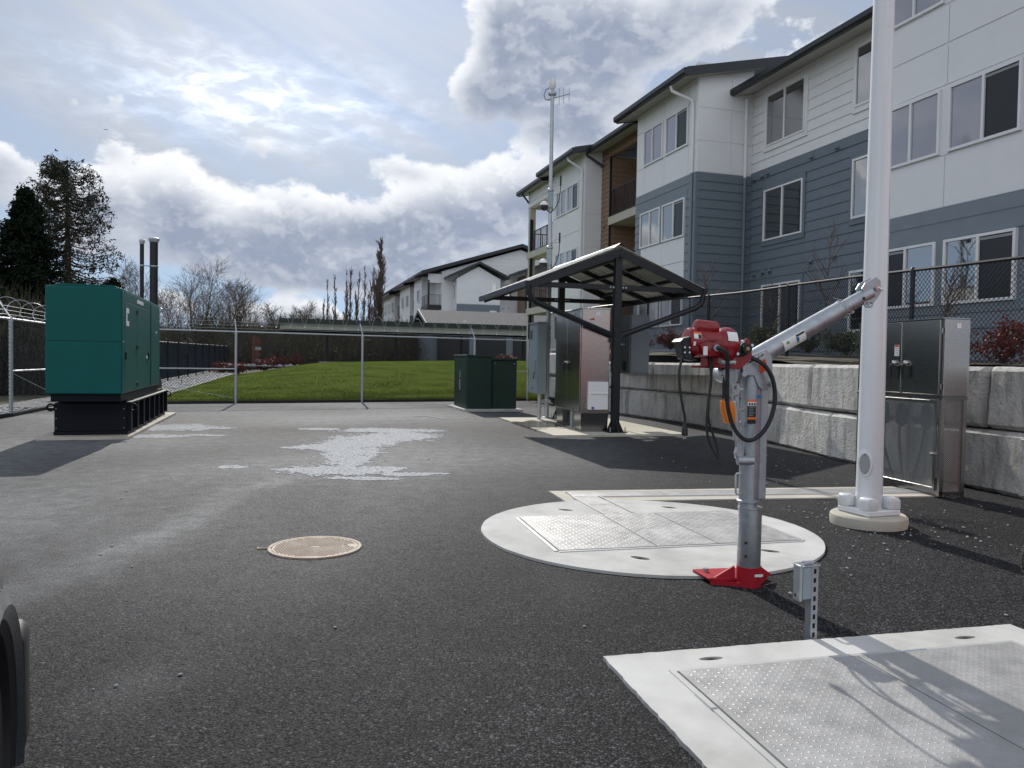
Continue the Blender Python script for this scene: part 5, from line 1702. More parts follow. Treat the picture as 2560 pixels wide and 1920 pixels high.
def block_mesh(L, Hh, D, seed):
    """cast block with chamfered edges and a rough, uneven face; local x along the wall, y into the bank"""
    nx, ny, nz = 14, 2, 6
    r = random.Random(seed)
    bm = bmesh.new()
    bmesh.ops.create_cube(bm, size=1.0)
    bmesh.ops.subdivide_edges(bm, edges=[e for e in bm.edges if abs(e.verts[0].co.x - e.verts[1].co.x) > .5], cuts=nx - 1, use_grid_fill=True)
    bmesh.ops.subdivide_edges(bm, edges=[e for e in bm.edges if abs(e.verts[0].co.z - e.verts[1].co.z) > .5], cuts=nz - 1, use_grid_fill=True)
    so_ = Vector((r.random() * 50, r.random() * 50, r.random() * 50))
    for v in bm.verts:
        x, y, z = v.co
        # chamfer: pull edge verts in
        ex, ez = abs(x) > .49, abs(z) > .49
        X, Y, Zz = x * L, y * D, z * Hh
        if y < 0 and (ex or ez): Y += 0.075 if not (ex and ez) else 0.095
        if ex and ez and y < 0: X *= (L - 0.012) / L; Zz *= (Hh - 0.012) / Hh
        if not ex and abs(x) > 0.42 and y < 0: X = math.copysign(L / 2 - 0.055, x)
        if not ez and abs(z) > 0.32 and y < 0: Zz = math.copysign(Hh / 2 - 0.05, z)
        p = Vector((X, Y, Zz))
        n = mnoise.noise(p * 2.3 + so_) * 0.024 + mnoise.noise(p * 8 + so_) * 0.020
        if y < 0: Y += n
        if ez: Zz += n * 0.4
        if ex: X += n * 0.4
        v.co = (X, Y, Zz + Hh / 2)
    me = bpy.data.meshes.new('block'); bm.to_mesh(me); bm.free()
    me.polygons.foreach_set('use_smooth', [True] * len(me.polygons))
    me.set_sharp_from_angle(angle=R(28))
    me.materials.append(block_concrete)
    return me


def block_wall():
    t = thing('retaining_wall', 'two course retaining wall of large cast concrete blocks along the yard', 'wall')
    BL, BH, BD = 1.80, 0.725, 0.60
    meshes = [block_mesh(BL - 0.034, BH - 0.022, BD, k) for k in range(7)]
    tot = WS[-1]
    for c in range(2):
        s = -0.45 if c == 0 else 0.25
        k = 0
        while s + BL < tot + 0.9:
            a, b = wall_at(max(s, 0)), wall_at(min(s + BL, tot))
            mid = wall_at(min(max(s + BL / 2, 0), tot))
            d = (b - a).normalized()
            rise = 0.0 if mid.y < 22 else (mid.y - 22) * 0.08
            o = ob('block', meshes[(k * 3 + c * 2) % 7], t)
            nrm = Vector((d.y, -d.x, 0))     # towards the bank
            ctr = (a + b) / 2 + nrm * (BD / 2 + (0.03 if c else 0.0) + rnd.uniform(-.02, .02))
            o.location = (ctr.x, ctr.y, c * BH + rise + 0.0)
            o.rotation_euler = (R(rnd.uniform(-.5, .5)), R(rnd.uniform(-.4, .4)), math.atan2(-d.y, -d.x) + math.pi + R(rnd.uniform(-.8, .8)))
            # block front (local -y) must look to the yard
            if (Matrix.Rotation(o.rotation_euler.z, 3, 'Z') @ Vector((0, -1, 0))).dot(nrm) > 0:
                o.rotation_euler.z += math.pi
            s += BL
            k += 1
    return t


block_wall()
BED_Z = 1.44


def off_wall(s, o):
    a, b = wall_at(max(s - 0.4, 0)), wall_at(min(s + 0.4, WS[-1]))
    d = (b - a).normalized()
    p = wall_at(s) + Vector((d.y, -d.x, 0)) * o
    return (p.x, p.y)


def terrace():
    V = []; F = []
    n = 60
    for i in range(n + 1):
        s = WS[-1] * i / n
        for j, o in enumerate((0.35, 0.7, 1.5, 3.0, 6.0, 12.0)):
            x, y = off_wall(s, o)
            V.append((x, y, BED_Z + max(0, y - 13) * 0.025 + 0.03 * mnoise.noise((x, y, 0)) + (0.05 if o > 1 else 0)))
    for i in range(n):
        for j in range(5):
            q = i * 6 + j
            F += [q, q + 1, q + 7, q + 6]
    tag(ob('planting_bed', fast_mesh('planting_bed', np.array(V), F, 4, soil, True)), kind='structure')
    tag(MB().add([(4.5, 14, 1.2), (40, 8, 1.2), (40, 60, 1.35), (2, 60, 1.35), (0.8, 30, 1.0)], [(0, 1, 2, 3, 4)]).build('terrace', soil, recalc=False), kind='structure')


terrace()
rail_z = lambda x, y: float(np.interp(y, [3, 10.6, 14.6, 18.8, 22.8, 28], [2.60, 2.77, 2.94, 3.05, 3.10, 3.12]))
bedz = lambda x, y: rail_z(x, y) - 1.32
def post_at_ratio(q, o=0.75):
    best = min((abs(off_wall(s, o)[0] / max(off_wall(s, o)[1], .1) - q), s) for s in np.linspace(0.5, WS[-1] - .3, 400))
    return off_wall(best[1], o)
bl = [off_wall(s, 0.75) for s in np.linspace(0.5, WS[-1], 24)]
bpost = [post_at_ratio(q) for q in (0.76, 0.518, 0.356, 0.2527, 0.175, 0.10)]
chain_fence('black_chain_fence', 'black vinyl chain link fence standing on top of the block wall', bl, bpost, rail_z, bedz, black_metal, black_wire, 0.072, 0.0044, 0.034, 0.023)

# ---------------------------------------------------------------- near apartment building
class Face:
    """a flat wall in a building's local frame: u along it, o out of it, z up"""
    def __init__(s, origin, u, out):
        s.o = Vector(origin); s.u = Vector(u); s.n = Vector(out)
    def p(s, u, o, z):
        return s.o + s.u * u + s.n * o + Vector((0, 0, z))
    def box(s, b, u0, u1, o0, o1, z0, z1):
        vs = [s.p(u, o, z) for z in (z0, z1) for o in (o0, o1) for u in (u0, u1)]
        return b.add(vs, [(0, 2, 3, 1), (4, 5, 7, 6), (0, 1, 5, 4), (2, 6, 7, 3), (0, 4, 6, 2), (1, 3, 7, 5)])
    def part(s, name, mt, parent, u0, u1, o0, o1, z0, z1, **kw):
        return s.box(MB(), u0, u1, o0, o1, z0, z1).build(name, mt, parent, **kw)
    def boards(s, parent, mt, u0, u1, z0, z1, ex=0.285, name='board'):
        """lapped boards, thicker at the bottom edge"""
        n = max(1, round((z1 - z0) / ex)); h = (z1 - z0) / n
        b = MB()
        b.add([s.p(u, o, z) for u in (u0, u1) for (o, z) in ((0.0, 0), (0.034, 0), (0.010, h), (0.0, h))], [(0, 1, 2, 3), (7, 6, 5, 4), (0, 4, 5, 1), (1, 5, 6, 2), (2, 6, 7, 3), (3, 7, 4, 0)])
        me = b.mesh(name, mt)
        for i in range(n):
            ob(name, me, parent, (0, 0, z0 + i * h + (0.004 if i else 0)))
    def panels(s, parent, mt, us, zs, gap=0.008, t=0.014, skip=()):
        for i in range(len(us) - 1):
            for j in range(len(zs) - 1):
                if (i, j) in skip: continue
                s.part('panel', mt, parent, us[i] + gap, us[i + 1] - gap, 0.0, t, zs[j] + gap, zs[j + 1] - gap)
    def window(s, parent, us, z0, z1, o=0.02, fr=0.055, mt=white_vinyl, screens=(), trim=None, tw=0.10, blind=()):
        """us: edges of the lights, one sash each"""
        w = s.box(MB(), us[0], us[-1], o - 0.03, o, z0, z1).build('window', mt, parent)
        b = MB()
        s.box(b, us[0], us[-1], o, o + 0.045, z0, z0 + fr); s.box(b, us[0], us[-1], o, o + 0.045, z1 - fr, z1)
        for k, u in enumerate(us):
            a = u if k == 0 else (u - fr if k == len(us) - 1 else u - fr / 2)
            s.box(b, a, a + fr, o, o + 0.045, z0 + fr, z1 - fr)
        b.build('frame', mt, w)
        for k in range(len(us) - 1):
            a = us[k] + (fr if k == 0 else fr / 2); c = us[k + 1] - (fr if k == len(us) - 2 else fr / 2)
            s.part('pane', glass_screen if k in screens else (glass_blind if k in blind else glass), w, a, c, o + 0.001, o + 0.010, z0 + fr, z1 - fr)  # chosen panes carry the sky reflection as a paler colour
            if k in screens:
                s.part('sash_rail', grey_cover, w, a, c, o + 0.010, o + 0.022, z1 - fr - 0.07, z1 - fr - 0.02)
        if trim is not None:
            b = MB()
            s.box(b, us[0] - tw, us[-1] + tw, 0.0, o + 0.018, z1, z1 + tw * 1.7); s.box(b, us[0] - tw, us[-1] + tw, 0.0, o + 0.018, z0 - tw * 1.5, z0)
            s.box(b, us[0] - tw, us[0], 0.0, o + 0.018, z0, z1); s.box(b, us[-1], us[-1] + tw, 0.0, o + 0.018, z0, z1)
            b.build('trim', trim, w)
        return w
    def vent(s, parent, u, z, mt, r=0.075):
        v = s.box(MB(), u - r * 1.1, u + r * 1.1, 0.02, 0.05, z - r, z + r).build('vent_hood', mt, parent)
        b = MB()
        k = 8
        pts = []
        for i in range(k + 1):
            a = math.pi * i / k
            pts.append((r * math.cos(a), r * math.sin(a)))
        V = [s.p(u + a, 0.05, z - r * .3 + c) for a, c in pts] + [s.p(u + a * 0.9, 0.05 + 0.10 * (0.35 + 0.65 * (1 - c / r)) , z - r * .6 + c * .55) for a, c in pts]
        b.add(V, [(i, i + 1, k + 2 + i, k + 1 + i) for i in range(k)] + [tuple(range(k + 1, 2 * k + 2))])
        b.build('hood', mt, v)


def railing(parent, f, u0, u1, o, z0, z1, mt=black_metal, n=None):
    r = f.part('railing', mt, parent, u0, u1, o - 0.02, o + 0.02, z1 - 0.04, z1)
    f.part('bottom_rail', mt, r, u0, u1, o - 0.015, o + 0.015, z0 + 0.05, z0 + 0.08)
    n = n or int((u1 - u0) / 0.115)
    for i in range(n + 1):
        u = lerp(u0 + .01, u1 - .01, i / n)
        w = 0.018 if i % 8 else 0.035
        f.part('baluster', mt, r, u - w / 2, u + w / 2, o - w / 2, o + w / 2, z0 + (0.08 if i % 8 else 0.0), z1 - 0.04)


def roof_slab(parent, y0, y1, x0, x1, z, pitch, th=0.20, gut=True):
    """roof rising from the eave at x0; dark fascia and gutter on the eave"""
    rz = z + (x1 - x0) * pitch
    r = MB().prism([(x0, z), (x1, rz), (x1, rz + th), (x0, z + th)], lambda p, q: (p, y0, q), lambda p, q: (p, y1, q)).build('roof', shingle, parent)
    for y in (y0, y1):
        s = -1 if y == y0 else 1
        MB().prism([(x0, z - 0.06), (x1, rz - 0.06), (x1, rz + th + 0.02), (x0, z + th + 0.02)], lambda p, q: (p, y, q), lambda p, q: (p, y + s * 0.045, q)).build('rake_board', roof_dark, r)
    MB().prism([(x0 + .01, z - 0.035), (x1, rz - 0.035), (x1, rz - 0.002), (x0 + .01, z - 0.002)], lambda p, q: (p, y0 + .01, q), lambda p, q: (p, y1 - .01, q)).build('soffit', soffit, r)
    if gut:
        MB().prism([(x0 - 0.004, z + th), (x0 - 0.004, z - 0.02), (x0 - 0.09, z - 0.02), (x0 - 0.13, z + 0.04), (x0 - 0.13, z + th - 0.03)], lambda p, q: (p, y0 - 0.05, q), lambda p, q: (p, y1 + 0.05, q)).build('gutter', roof_dark, r)
    return r


def near_building():
    t = thing('apartment_building', 'near three storey apartment building with white panels and slate grey siding', 'apartment building', (8.08, 16.7, 0), R(17))
    B0 = 1.25
    # ---- right bay (projecting), t from -9 to 0.3
    f = Face((0, 0, 0), (0, 1, 0), (-1, 0, 0))
    f.part('wall', panel_white, t, -9.0, 0.3, -3.0, -0.002, 4.5, 10.3)
    f.part('wall', siding_lgrey, t, -9.0, 0.3, -3.0, -0.004, B0, 4.5)
    us = [-9.0, -7.4, -5.9, -4.5, -3.15, -1.42, 0.3]
    f.panels(t, panel_white, us, [4.59, 5.60, 7.0, 7.78], skip=((4, 1), (5, 1)))
    f.panels(t, panel_white, us, [7.82, 8.58, 9.95, 10.3], skip=((4, 1), (5, 1)))
    for z0, z1 in ((5.65, 6.94), (8.63, 9.90)):
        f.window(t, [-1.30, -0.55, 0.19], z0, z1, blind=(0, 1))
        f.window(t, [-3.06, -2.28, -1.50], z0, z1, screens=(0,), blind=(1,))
        f.part('panel', panel_white, t, -1.50, -1.30, 0.0, 0.014, z0 - 0.03, z1 + .03)
    f.part('frieze', siding_lgrey, t, -9.0, 0.3, 0.0, 0.03, 4.30, 4.585)
    f.part('frieze', siding_lgrey, t, -9.0, 0.3, 0.0, 0.018, 4.14, 4.30)
    f.part('frieze', siding_lgrey, t, -9.0, 0.3, 0.0, 0.026, 3.95, 4.14)
    f.window(t, [-1.30, -0.53, 0.19], 2.65, 3.93, o=0.03, screens=(1,))
    f.window(t, [-3.06, -2.28, -1.50], 2.65, 3.93, o=0.03, screens=(0,))
    f.part('mullion_panel', siding_lgrey, t, -1.50, -1.30, 0.0, 0.04, 2.65, 3.95)
    f.boards(t, siding_lgrey, -9.0, -3.16, 2.48, 3.95, 0.30)
    f.part('trim', siding_lgrey, t, -3.16, 0.3, 0.0, 0.03, 2.47, 2.65)
    f.boards(t, siding_lgrey, -9.0, 0.3, B0, 2.47, 0.305)
    f.part('corner_trim', siding_lgrey, t, 0.20, 0.31, 0.0, 0.045, B0, 4.5)
    roof_slab(t, -9.2, 0.55, -0.55, 6.0, 10.35, 0.22)
    # ---- recess, x = 2.0, t 0.3 .. 8.1
    g = Face((2.0, 0, 0), (0, 1, 0), (-1, 0, 0))
    g.part('wall', siding_white, t, 0.1, 8.2, -2.0, -0.004, 7.5, 10.4)
    g.part('wall', siding_grey, t, 0.1, 8.2, -2.0, -0.006, B0, 7.5)
    g.boards(t, siding_white, 0.3, 8.1, 7.56, 10.25, 0.285)
    g.part('frieze', siding_grey, t, 0.3, 8.1, 0.0, 0.040, 7.28, 7.54)
    g.boards(t, siding_grey, 0.3, 8.1, B0, 7.28, 0.285)
    for (z0, z1, tr) in ((8.21, 9.80, siding_white), (5.28, 6.86, siding_grey), (2.30, 3.91, siding_grey)):
        g.window(t, [5.45, 6.40, 7.31], z0, z1, o=0.045, trim=tr, fr=0.05)
        g.window(t, [2.75, 3.43], z0 + 0.03, z1 + 0.03, o=0.045, trim=tr, fr=0.06)
    for (u, z) in ((7.85, 7.33), (7.45, 7.35), (7.15, 7.36), (5.1, 7.37), (4.05, 7.36), (7.75, 4.30), (7.3, 4.33), (6.95, 4.33), (5.05, 4.40), (4.1, 4.42)):
        g.vent(t, u, z, siding_grey, 0.085 if u in (7.45, 7.3) else 0.07)
    roof_slab(t, 0.6, 8.3, 1.25, 7.0, 9.98, 0.22)
    # ---- left bay, t 8.1 .. 12.36
    f.part('wall', panel_white, t, 8.1, 12.36, -3.0, -0.004, 7.46, 10.55)
    f.part('wall', siding_lgrey, t, 8.1, 12.36, -3.0, -0.006, B0, 7.46)
    us = [8.1, 8.62, 10.24, 11.74, 12.36]
    f.panels(t, panel_white, us, [7.48, 8.43, 9.75, 10.5], skip=((1, 1), (2, 1)))
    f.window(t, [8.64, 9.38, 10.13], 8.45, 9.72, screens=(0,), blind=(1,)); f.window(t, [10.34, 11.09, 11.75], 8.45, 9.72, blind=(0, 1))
    f.part('panel', panel_white, t, 10.13, 10.34, 0.0, 0.014, 8.44, 9.75)
    f.part('frieze', siding_lgrey, t, 8.1, 12.36, 0.0, 0.035, 7.20, 7.46)
    f.part('frieze', siding_lgrey, t, 8.1, 12.36, 0.0, 0.018, 7.0, 7.20)
    f.part('header', siding_lgrey, t, 8.6, 12.0, 0.0, 0.03, 6.80, 7.0)
    f.window(t, [8.73, 9.45, 10.25], 5.54, 6.80, o=0.03, screens=(0,)); f.window(t, [10.40, 11.15, 11.90], 5.54, 6.80, o=0.03)
    f.part('mullion_panel', siding_lgrey, t, 10.25, 10.40, 0.0, 0.04, 5.54, 6.80)
    f.panels(t, panel_white, [8.73, 10.25, 11.87], [3.95, 4.74, 5.53], t=0.03)
    f.boards(t, siding_lgrey, 8.1, 8.70, B0, 7.0); f.boards(t, siding_lgrey, 11.92, 12.36, B0, 7.0)
    f.window(t, [8.75, 9.49, 10.25], 2.66, 3.93, o=0.03, screens=(0,)); f.window(t, [10.45, 11.2, 11.92], 2.66, 3.93, o=0.03)
    f.boards(t, siding_lgrey, 8.7, 11.92, B0, 2.64)
    f.part('corner_trim', siding_lgrey, t, 8.1, 8.2, 0.0, 0.05, B0, 7.46)
    # its side facing the yard entrance
    s_ = Face((0, 8.1, 0), (1, 0, 0), (0, -1, 0))
    s_.part('side_wall', panel_white, t, 0.0, 2.0, -0.2, -0.004, 7.47, 10.9)
    s_.panels(t, panel_white, [0.0, 1.2, 2.0], [7.48, 8.47, 9.50, 10.6])
    s_.part('frieze', siding_grey, t, 0.06, 2.0, 0.0, 0.035, 7.20, 7.465)
    s_.boards(t, siding_grey, 0.06, 2.0, B0, 7.20)
    s_.part('corner_trim', siding_grey, t, -0.05, 0.06, 0.0, 0.05, B0, 7.46)
    MB().tube([s_.p(1.70, 0.08, z) for z in (B0, 5.0, 7.4)], 0.05, 8).build('downspout', siding_grey, t, smooth=True)
    MB().tube([s_.p(1.70, 0.08, 7.4), s_.p(1.70, 0.08, 9.9)], 0.05, 8).build('downspout', siding_white, t, smooth=True)
    MB().tube([f.p(8.75, 0.62, 10.28), f.p(8.72, 0.60, 10.12), f.p(8.30, 0.12, 9.75), f.p(8.28, 0.08, 9.6), f.p(8.28, 0.08, 7.46)], 0.05, 8).build('downspout', siding_white, t, smooth=True)
    MB().tube([f.p(8.28, 0.08, 7.46), f.p(8.28, 0.08, B0)], 0.05, 8).build('downspout', siding_lgrey, t, smooth=True)
    roof_slab(t, 7.75, 12.85, -0.62, 6.5, 10.32, 0.22)
    # ---- wood clad balcony section, x = 0.8, t 12.36 .. 17.35
    w = Face((0.8, 0, 0), (0, 1, 0), (-1, 0, 0))
    w.part('wall', wood_siding, t, 16.5, 17.4, -0.15, -0.004, B0, 10.7)
    w.part('wall', wood_siding, t, 12.3, 16.5, -0.15, -0.004, 10.08, 10.7)
    w.boards(t, wood_siding, 16.52, 17.38, B0, 10.66, 0.20)
    w.boards(t, wood_siding, 12.36, 16.52, 10.10, 10.66, 0.19)
    w.part('corner_trim', black_metal, t, 16.46, 16.53, -0.02, 0.045, B0, 10.09)
    d_ = Face((2.5, 0, 0), (0, 1, 0), (-1, 0, 0))
    d_.part('balcony_wall', wood_siding, t, 12.3, 16.5, -0.2, 0.0, B0, 10.1)
    e_ = Face((0.8, 16.5, 0), (1, 0, 0), (0, -1, 0))
    e_.part('balcony_side', wood_siding, t, 0.02, 1.7, -0.1, 0.0, B0, 10.1)
    e_.boards(t, wood_siding, 0.05, 1.7, B0, 10.08, 0.20)
    for z in (4.45, 7.21):
        w.part('balcony_slab', cream_trim, t, 12.3, 16.56, -1.7, 0.06, z, z + 0.33)
        railing(t, w, 12.4, 16.45, 0.0, z + 0.33, z + 0.33 + 1.12)
    for z in (1.5, 4.8, 7.56):
        dr = d_.part('balcony_door', cab_grey, t, 14.2, 15.6, 0.0, 0.05, z, z + 2.1)
        d_.part('frame', white_vinyl, dr, 15.6, 15.7, 0.0, 0.06, z, z + 2.1)
        d_.part('frame', white_vinyl, dr, 14.1, 15.7, 0.0, 0.06, z + 2.1, z + 2.2)
    w.vent(t, 17.0, 7.25, wood_siding, 0.09)
    MB().tube([w.p(17.4, 0.75, 10.45), w.p(17.4, 0.74, 10.3), w.p(17.2, 0.15, 9.9), w.p(17.18, 0.08, 9.8)], 0.055, 8).build('downspout', roof_dark, t, smooth=True)
    roof_slab(t, 12.9, 17.75, 0.15, 6.5, 10.40, 0.22)
    # ---- second bay and open corner balcony
    h = Face((0, 0, 0), (0, 1, 0), (-1, 0, 0))
    h.part('wall', panel_white, t, 17.4, 21.35, -3.0, -0.004, B0, 10.4)
    us = [17.4, 18.02, 19.45, 20.85, 21.35]
    for zb in (8.16, 5.28, 2.4):
        h.panels(t, panel_white, us, [zb - 0.98, zb, zb + 1.20, zb + 1.88], skip=((1, 1), (2, 1)))
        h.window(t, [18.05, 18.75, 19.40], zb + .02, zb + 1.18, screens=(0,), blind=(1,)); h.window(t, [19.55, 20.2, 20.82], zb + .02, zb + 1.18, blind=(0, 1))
        h.part('panel', panel_white, t, 19.40, 19.55, 0.0, 0.014, zb, zb + 1.2)
    v_ = Face((0, 17.4, 0), (1, 0, 0), (0, -1, 0))
    v_.part('side_wall', panel_white, t, 0.0, 0.9, -0.2, -0.004, B0, 10.7)
    v_.panels(t, panel_white, [0.0, 0.85], [2.2, 3.6, 5.0, 6.4, 7.8, 9.2, 10.5])
    MB().tube([h.p(17.9, 0.62, 10.3), h.p(17.88, 0.60, 10.15), h.p(17.55, 0.12, 9.75), h.p(17.52, 0.08, 9.6), h.p(17.52, 0.08, B0)], 0.05, 8).build('downspout', siding_white, t, smooth=True)
    roof_slab(t, 17.1, 21.8, -0.62, 6.5, 10.30, 0.22)
    h.part('wall', siding_white, t, 21.35, 25.15, -0.25, 0.0, 9.42, 10.25)
    Face((0, 25.15, 0), (1, 0, 0), (0, 1, 0)).part('end_beam', siding_white, t, 0.0, 3.0, -0.25, -0.003, 9.42, 10.25)
    h.boards(t, siding_white, 21.36, 25.15, 9.44, 10.2, 0.25)
    h.part('balcony_back', siding_white, t, 21.3, 25.2, -3.2, -3.0, B0, 10.3)
    h.part('post', cream_trim, t, 24.85, 25.15, -0.30, 0.0, B0, 9.42)
    h.part('downspout', black_metal, t, 24.72, 24.84, -0.12, 0.03, B0, 8.8)
    for z in (3.85, 6.78):
        h.part('balcony_slab', cream_trim, t, 21.37, 25.2, -3.0, 0.05, z, z + 0.32)
        railing(t, h, 21.4, 24.8, -0.05, z + 0.32, z + 1.36)
        railing(t, Face((0, 25.1, 0), (1, 0, 0), (0, 1, 0)), 0.3, 2.9, 0.0, z + 0.32, z + 1.36)
    h.part('balcony_ceiling', soffit, t, 21.37, 25.1, -3.0, -0.26, 9.40, 9.46)
    MB().tube([h.p(24.9, 0.45, 10.25), h.p(24.9, 0.44, 10.1), h.p(25.05, 0.1, 9.8), h.p(25.05, 0.05, 9.7)], 0.05, 8).build('downspout', roof_dark, t, smooth=True)
    roof_slab(t, 21.85, 25.7, -0.40, 6.5, 10.18, 0.22)
    # hidden body so that light and reflections find a solid house
    MB().box(4.0, 13.0, -9, 25.0, B0, 10.6).build('rear_body', siding_grey, t)


near_building()


# ---------------------------------------------------------------- far apartment building
def far_building():
    t = thing('apartment_building', 'far white apartment building with dark gabled roofs beyond the garages', 'apartment building', (-9.4, 85.0, 0), R(17))
    B0 = 0.9
    e = Face((0, 0, 0), (1, 0, 0), (0, -1, 0))        # gable end to the camera
    f = Face((0, 0, 0), (0, 1, 0), (-1, 0, 0))        # long front
    # main gable end, above and below
    hw, rz, ez = 10.6, 14.1, 10.75
    MB().prism([(1.5, B0), (21.2, B0), (21.2, ez), (hw, rz), (1.5, 11.2)], lambda p, q: (p, 0, q), lambda p, q: (p, 12.0, q)).build('wall', siding_white, t)
    z = 1.2
    i = 0
    while z < 13.6:
        # board width follows the gable
        zz = z + 0.42
        x1 = 21.2 if zz < ez else lerp(21.2, hw, (zz - ez) / (rz - ez))
        x0 = 1.5 if zz < 11.2 else lerp(1.5, hw, (zz - 11.2) / (rz - 11.2))
        e.boards(t, siding_white, x0 + .05, x1 - .1, z, z + 0.42, 0.42)
        z += 0.42
    for s in (0, 1):
        a, b = ((-0.9, 10.80), (hw, rz + 0.3)) if s == 0 else ((hw, rz + 0.3), (22.0, 10.55))
        MB().prism([a, b, (b[0], b[1] + 0.28), (a[0], a[1] + 0.28)], lambda p, q: (p, -0.6, q), lambda p, q: (p, 40.5, q)).build('roof', shingle, t)
        MB().prism([(a[0], a[1] - 0.08), (b[0], b[1] - 0.08), (b[0], b[1] + 0.30), (a[0], a[1] + 0.30)], lambda p, q: (p, -0.68, q), lambda p, q: (p, -0.6, q)).build('rake_board', roof_dark, t)
    # corner balcony at the front left
    e.part('corner_post', black_metal, t, -0.05, 0.16, -0.2, 0.0, B0, 10.2)
    e.part('beam', siding_white, t, 0.0, 1.55, -0.3, 0.0, 9.92, 10.9)
    for z in (7.1, 4.2):
        e.part('balcony_slab', black_metal, t, -0.05, 1.5, -4.2, 0.03, z, z + 0.38)
        railing(t, e, 0.05, 1.45, 0.0, z + 0.38, z + 1.52, n=9)
        railing(t, f, 0.05, 3.9, 0.0, z + 0.38, z + 1.52, n=14)
    e.part('balcony_back', siding_grey, t, 0.0, 1.6, -4.4, -4.2, B0, 10.5)
    # projecting gabled bay
    g = Face((0, -1.5, 0), (1, 0, 0), (0, -1, 0))
    MB().prism([(2.85, B0), (7.83, B0), (7.83, 10.45), (5.3, 11.75), (2.85, 10.35)], lambda p, q: (p, -1.5, q), lambda p, q: (p, 0.5, q)).build('bay_wall', panel_white, t)
    g.panels(t, panel_white, [2.87, 5.3, 7.82], [7.62, 8.9, 10.1], t=0.03)
    g.boards(t, siding_grey, 2.87, 7.82, 4.2, 7.58, 0.42)
    g.window(t, [6.78, 7.40], 8.3, 9.96, o=0.05, fr=0.08); g.window(t, [6.62, 7.4], 5.6, 6.95, o=0.05, fr=0.10)
    gs = Face((2.85, 0, 0), (0, 1, 0), (-1, 0, 0))
    gs.window(t, [-1.0, -0.55], 8.2, 9.8, o=0.04)
    for a, b in (((1.75, 10.30), (5.3, 12.0)), ((5.3, 12.0), (8.75, 10.45))):
        MB().prism([a, b, (b[0], b[1] + 0.26), (a[0], a[1] + 0.26)], lambda p, q: (p, -2.1, q), lambda p, q: (p, 1.5, q)).build('bay_roof', roof_dark, t)
    e.window(t, [8.4, 9.0, 9.6], 8.5, 9.85, o=0.05, fr=0.07)
    for u in (8.6, 9.3, 10.1):
        e.vent(t, u, 7.45, siding_white, 0.12)
    # wooden wing at the right
    k = Face((10.3, -3.0, 0), (1, 0, 0), (0, -1, 0))
    k.part('wood_wing', wood_siding, t, 0.0, 7.0, -3.0, 0.0, B0, 10.9)
    k.boards(t, wood_siding, 0.05, 6.95, 4.5, 10.8, 0.42)
    MB().prism([(9.2, 10.9), (14.0, 12.6), (18, 10.9), (18, 11.2), (14.0, 12.9), (9.2, 11.2)], lambda p, q: (p, -3.7, q), lambda p, q: (p, 0.0, q)).build('wing_roof', roof_dark, t)
    k.part('downspout', roof_dark, t, -0.05, 0.12, 0.0, 0.12, B0, 10.6)
    # long front: bays with stepped roofs
    secs = [(4.0, 9.3, 0.0, panel_white, 10.75), (9.3, 12.2, 0.9, wood_siding, 10.5), (12.2, 20.6, 0.0, panel_white, 10.6), (20.6, 25.2, 0.9, wood_siding, 10.4), (25.2, 42.0, 0.0, panel_white, 10.45)]
    for (y0, y1, d, m_, ztop) in secs:
        MB().box(d, 8.0, y0, y1, B0, ztop + 0.2).build('wall', m_, t)
        ff = Face((d, 0, 0), (0, 1, 0), (-1, 0, 0))
        if m_ is panel_white:
            ff.part('lower_siding', siding_grey, t, y0 + .02, y1 - .02, 0.0, 0.05, B0, 4.4)
            for z in (2.0, 5.1, 8.1):
                u = y0 + 1.0
                while u + 2.4 < y1:
                    ff.window(t, [u, u + 0.8, u + 1.6], z, z + 1.45, o=0.06, fr=0.08)
                    u += 3.6
        else:
            for z in (4.5, 7.5):
                ff.part('balcony_slab', roof_dark, t, y0 + .05, y1 - .05, 0.0, 0.5, z, z + 0.3)
                railing(t, ff, y0 + .1, y1 - .1, 0.5, z + 0.3, z + 1.4, n=12)
                ff.part('opening', label_black, t, y0 + .6, y1 - .4, 0.0, 0.02, z + .3, z + 2.5)
        roof_slab(t, y0 - 0.3, y1 + 0.3, d - 0.8, 7.5, ztop, 0.28, 0.25)
        sd = Face((d, y0, 0), (1, 0, 0), (0, -1, 0))
        if m_ is panel_white and y0 > 5:
            sd.part('lower_siding', siding_grey, t, 0.0, 0.9, 0.0, 0.05, B0, 6.9)


far_building()


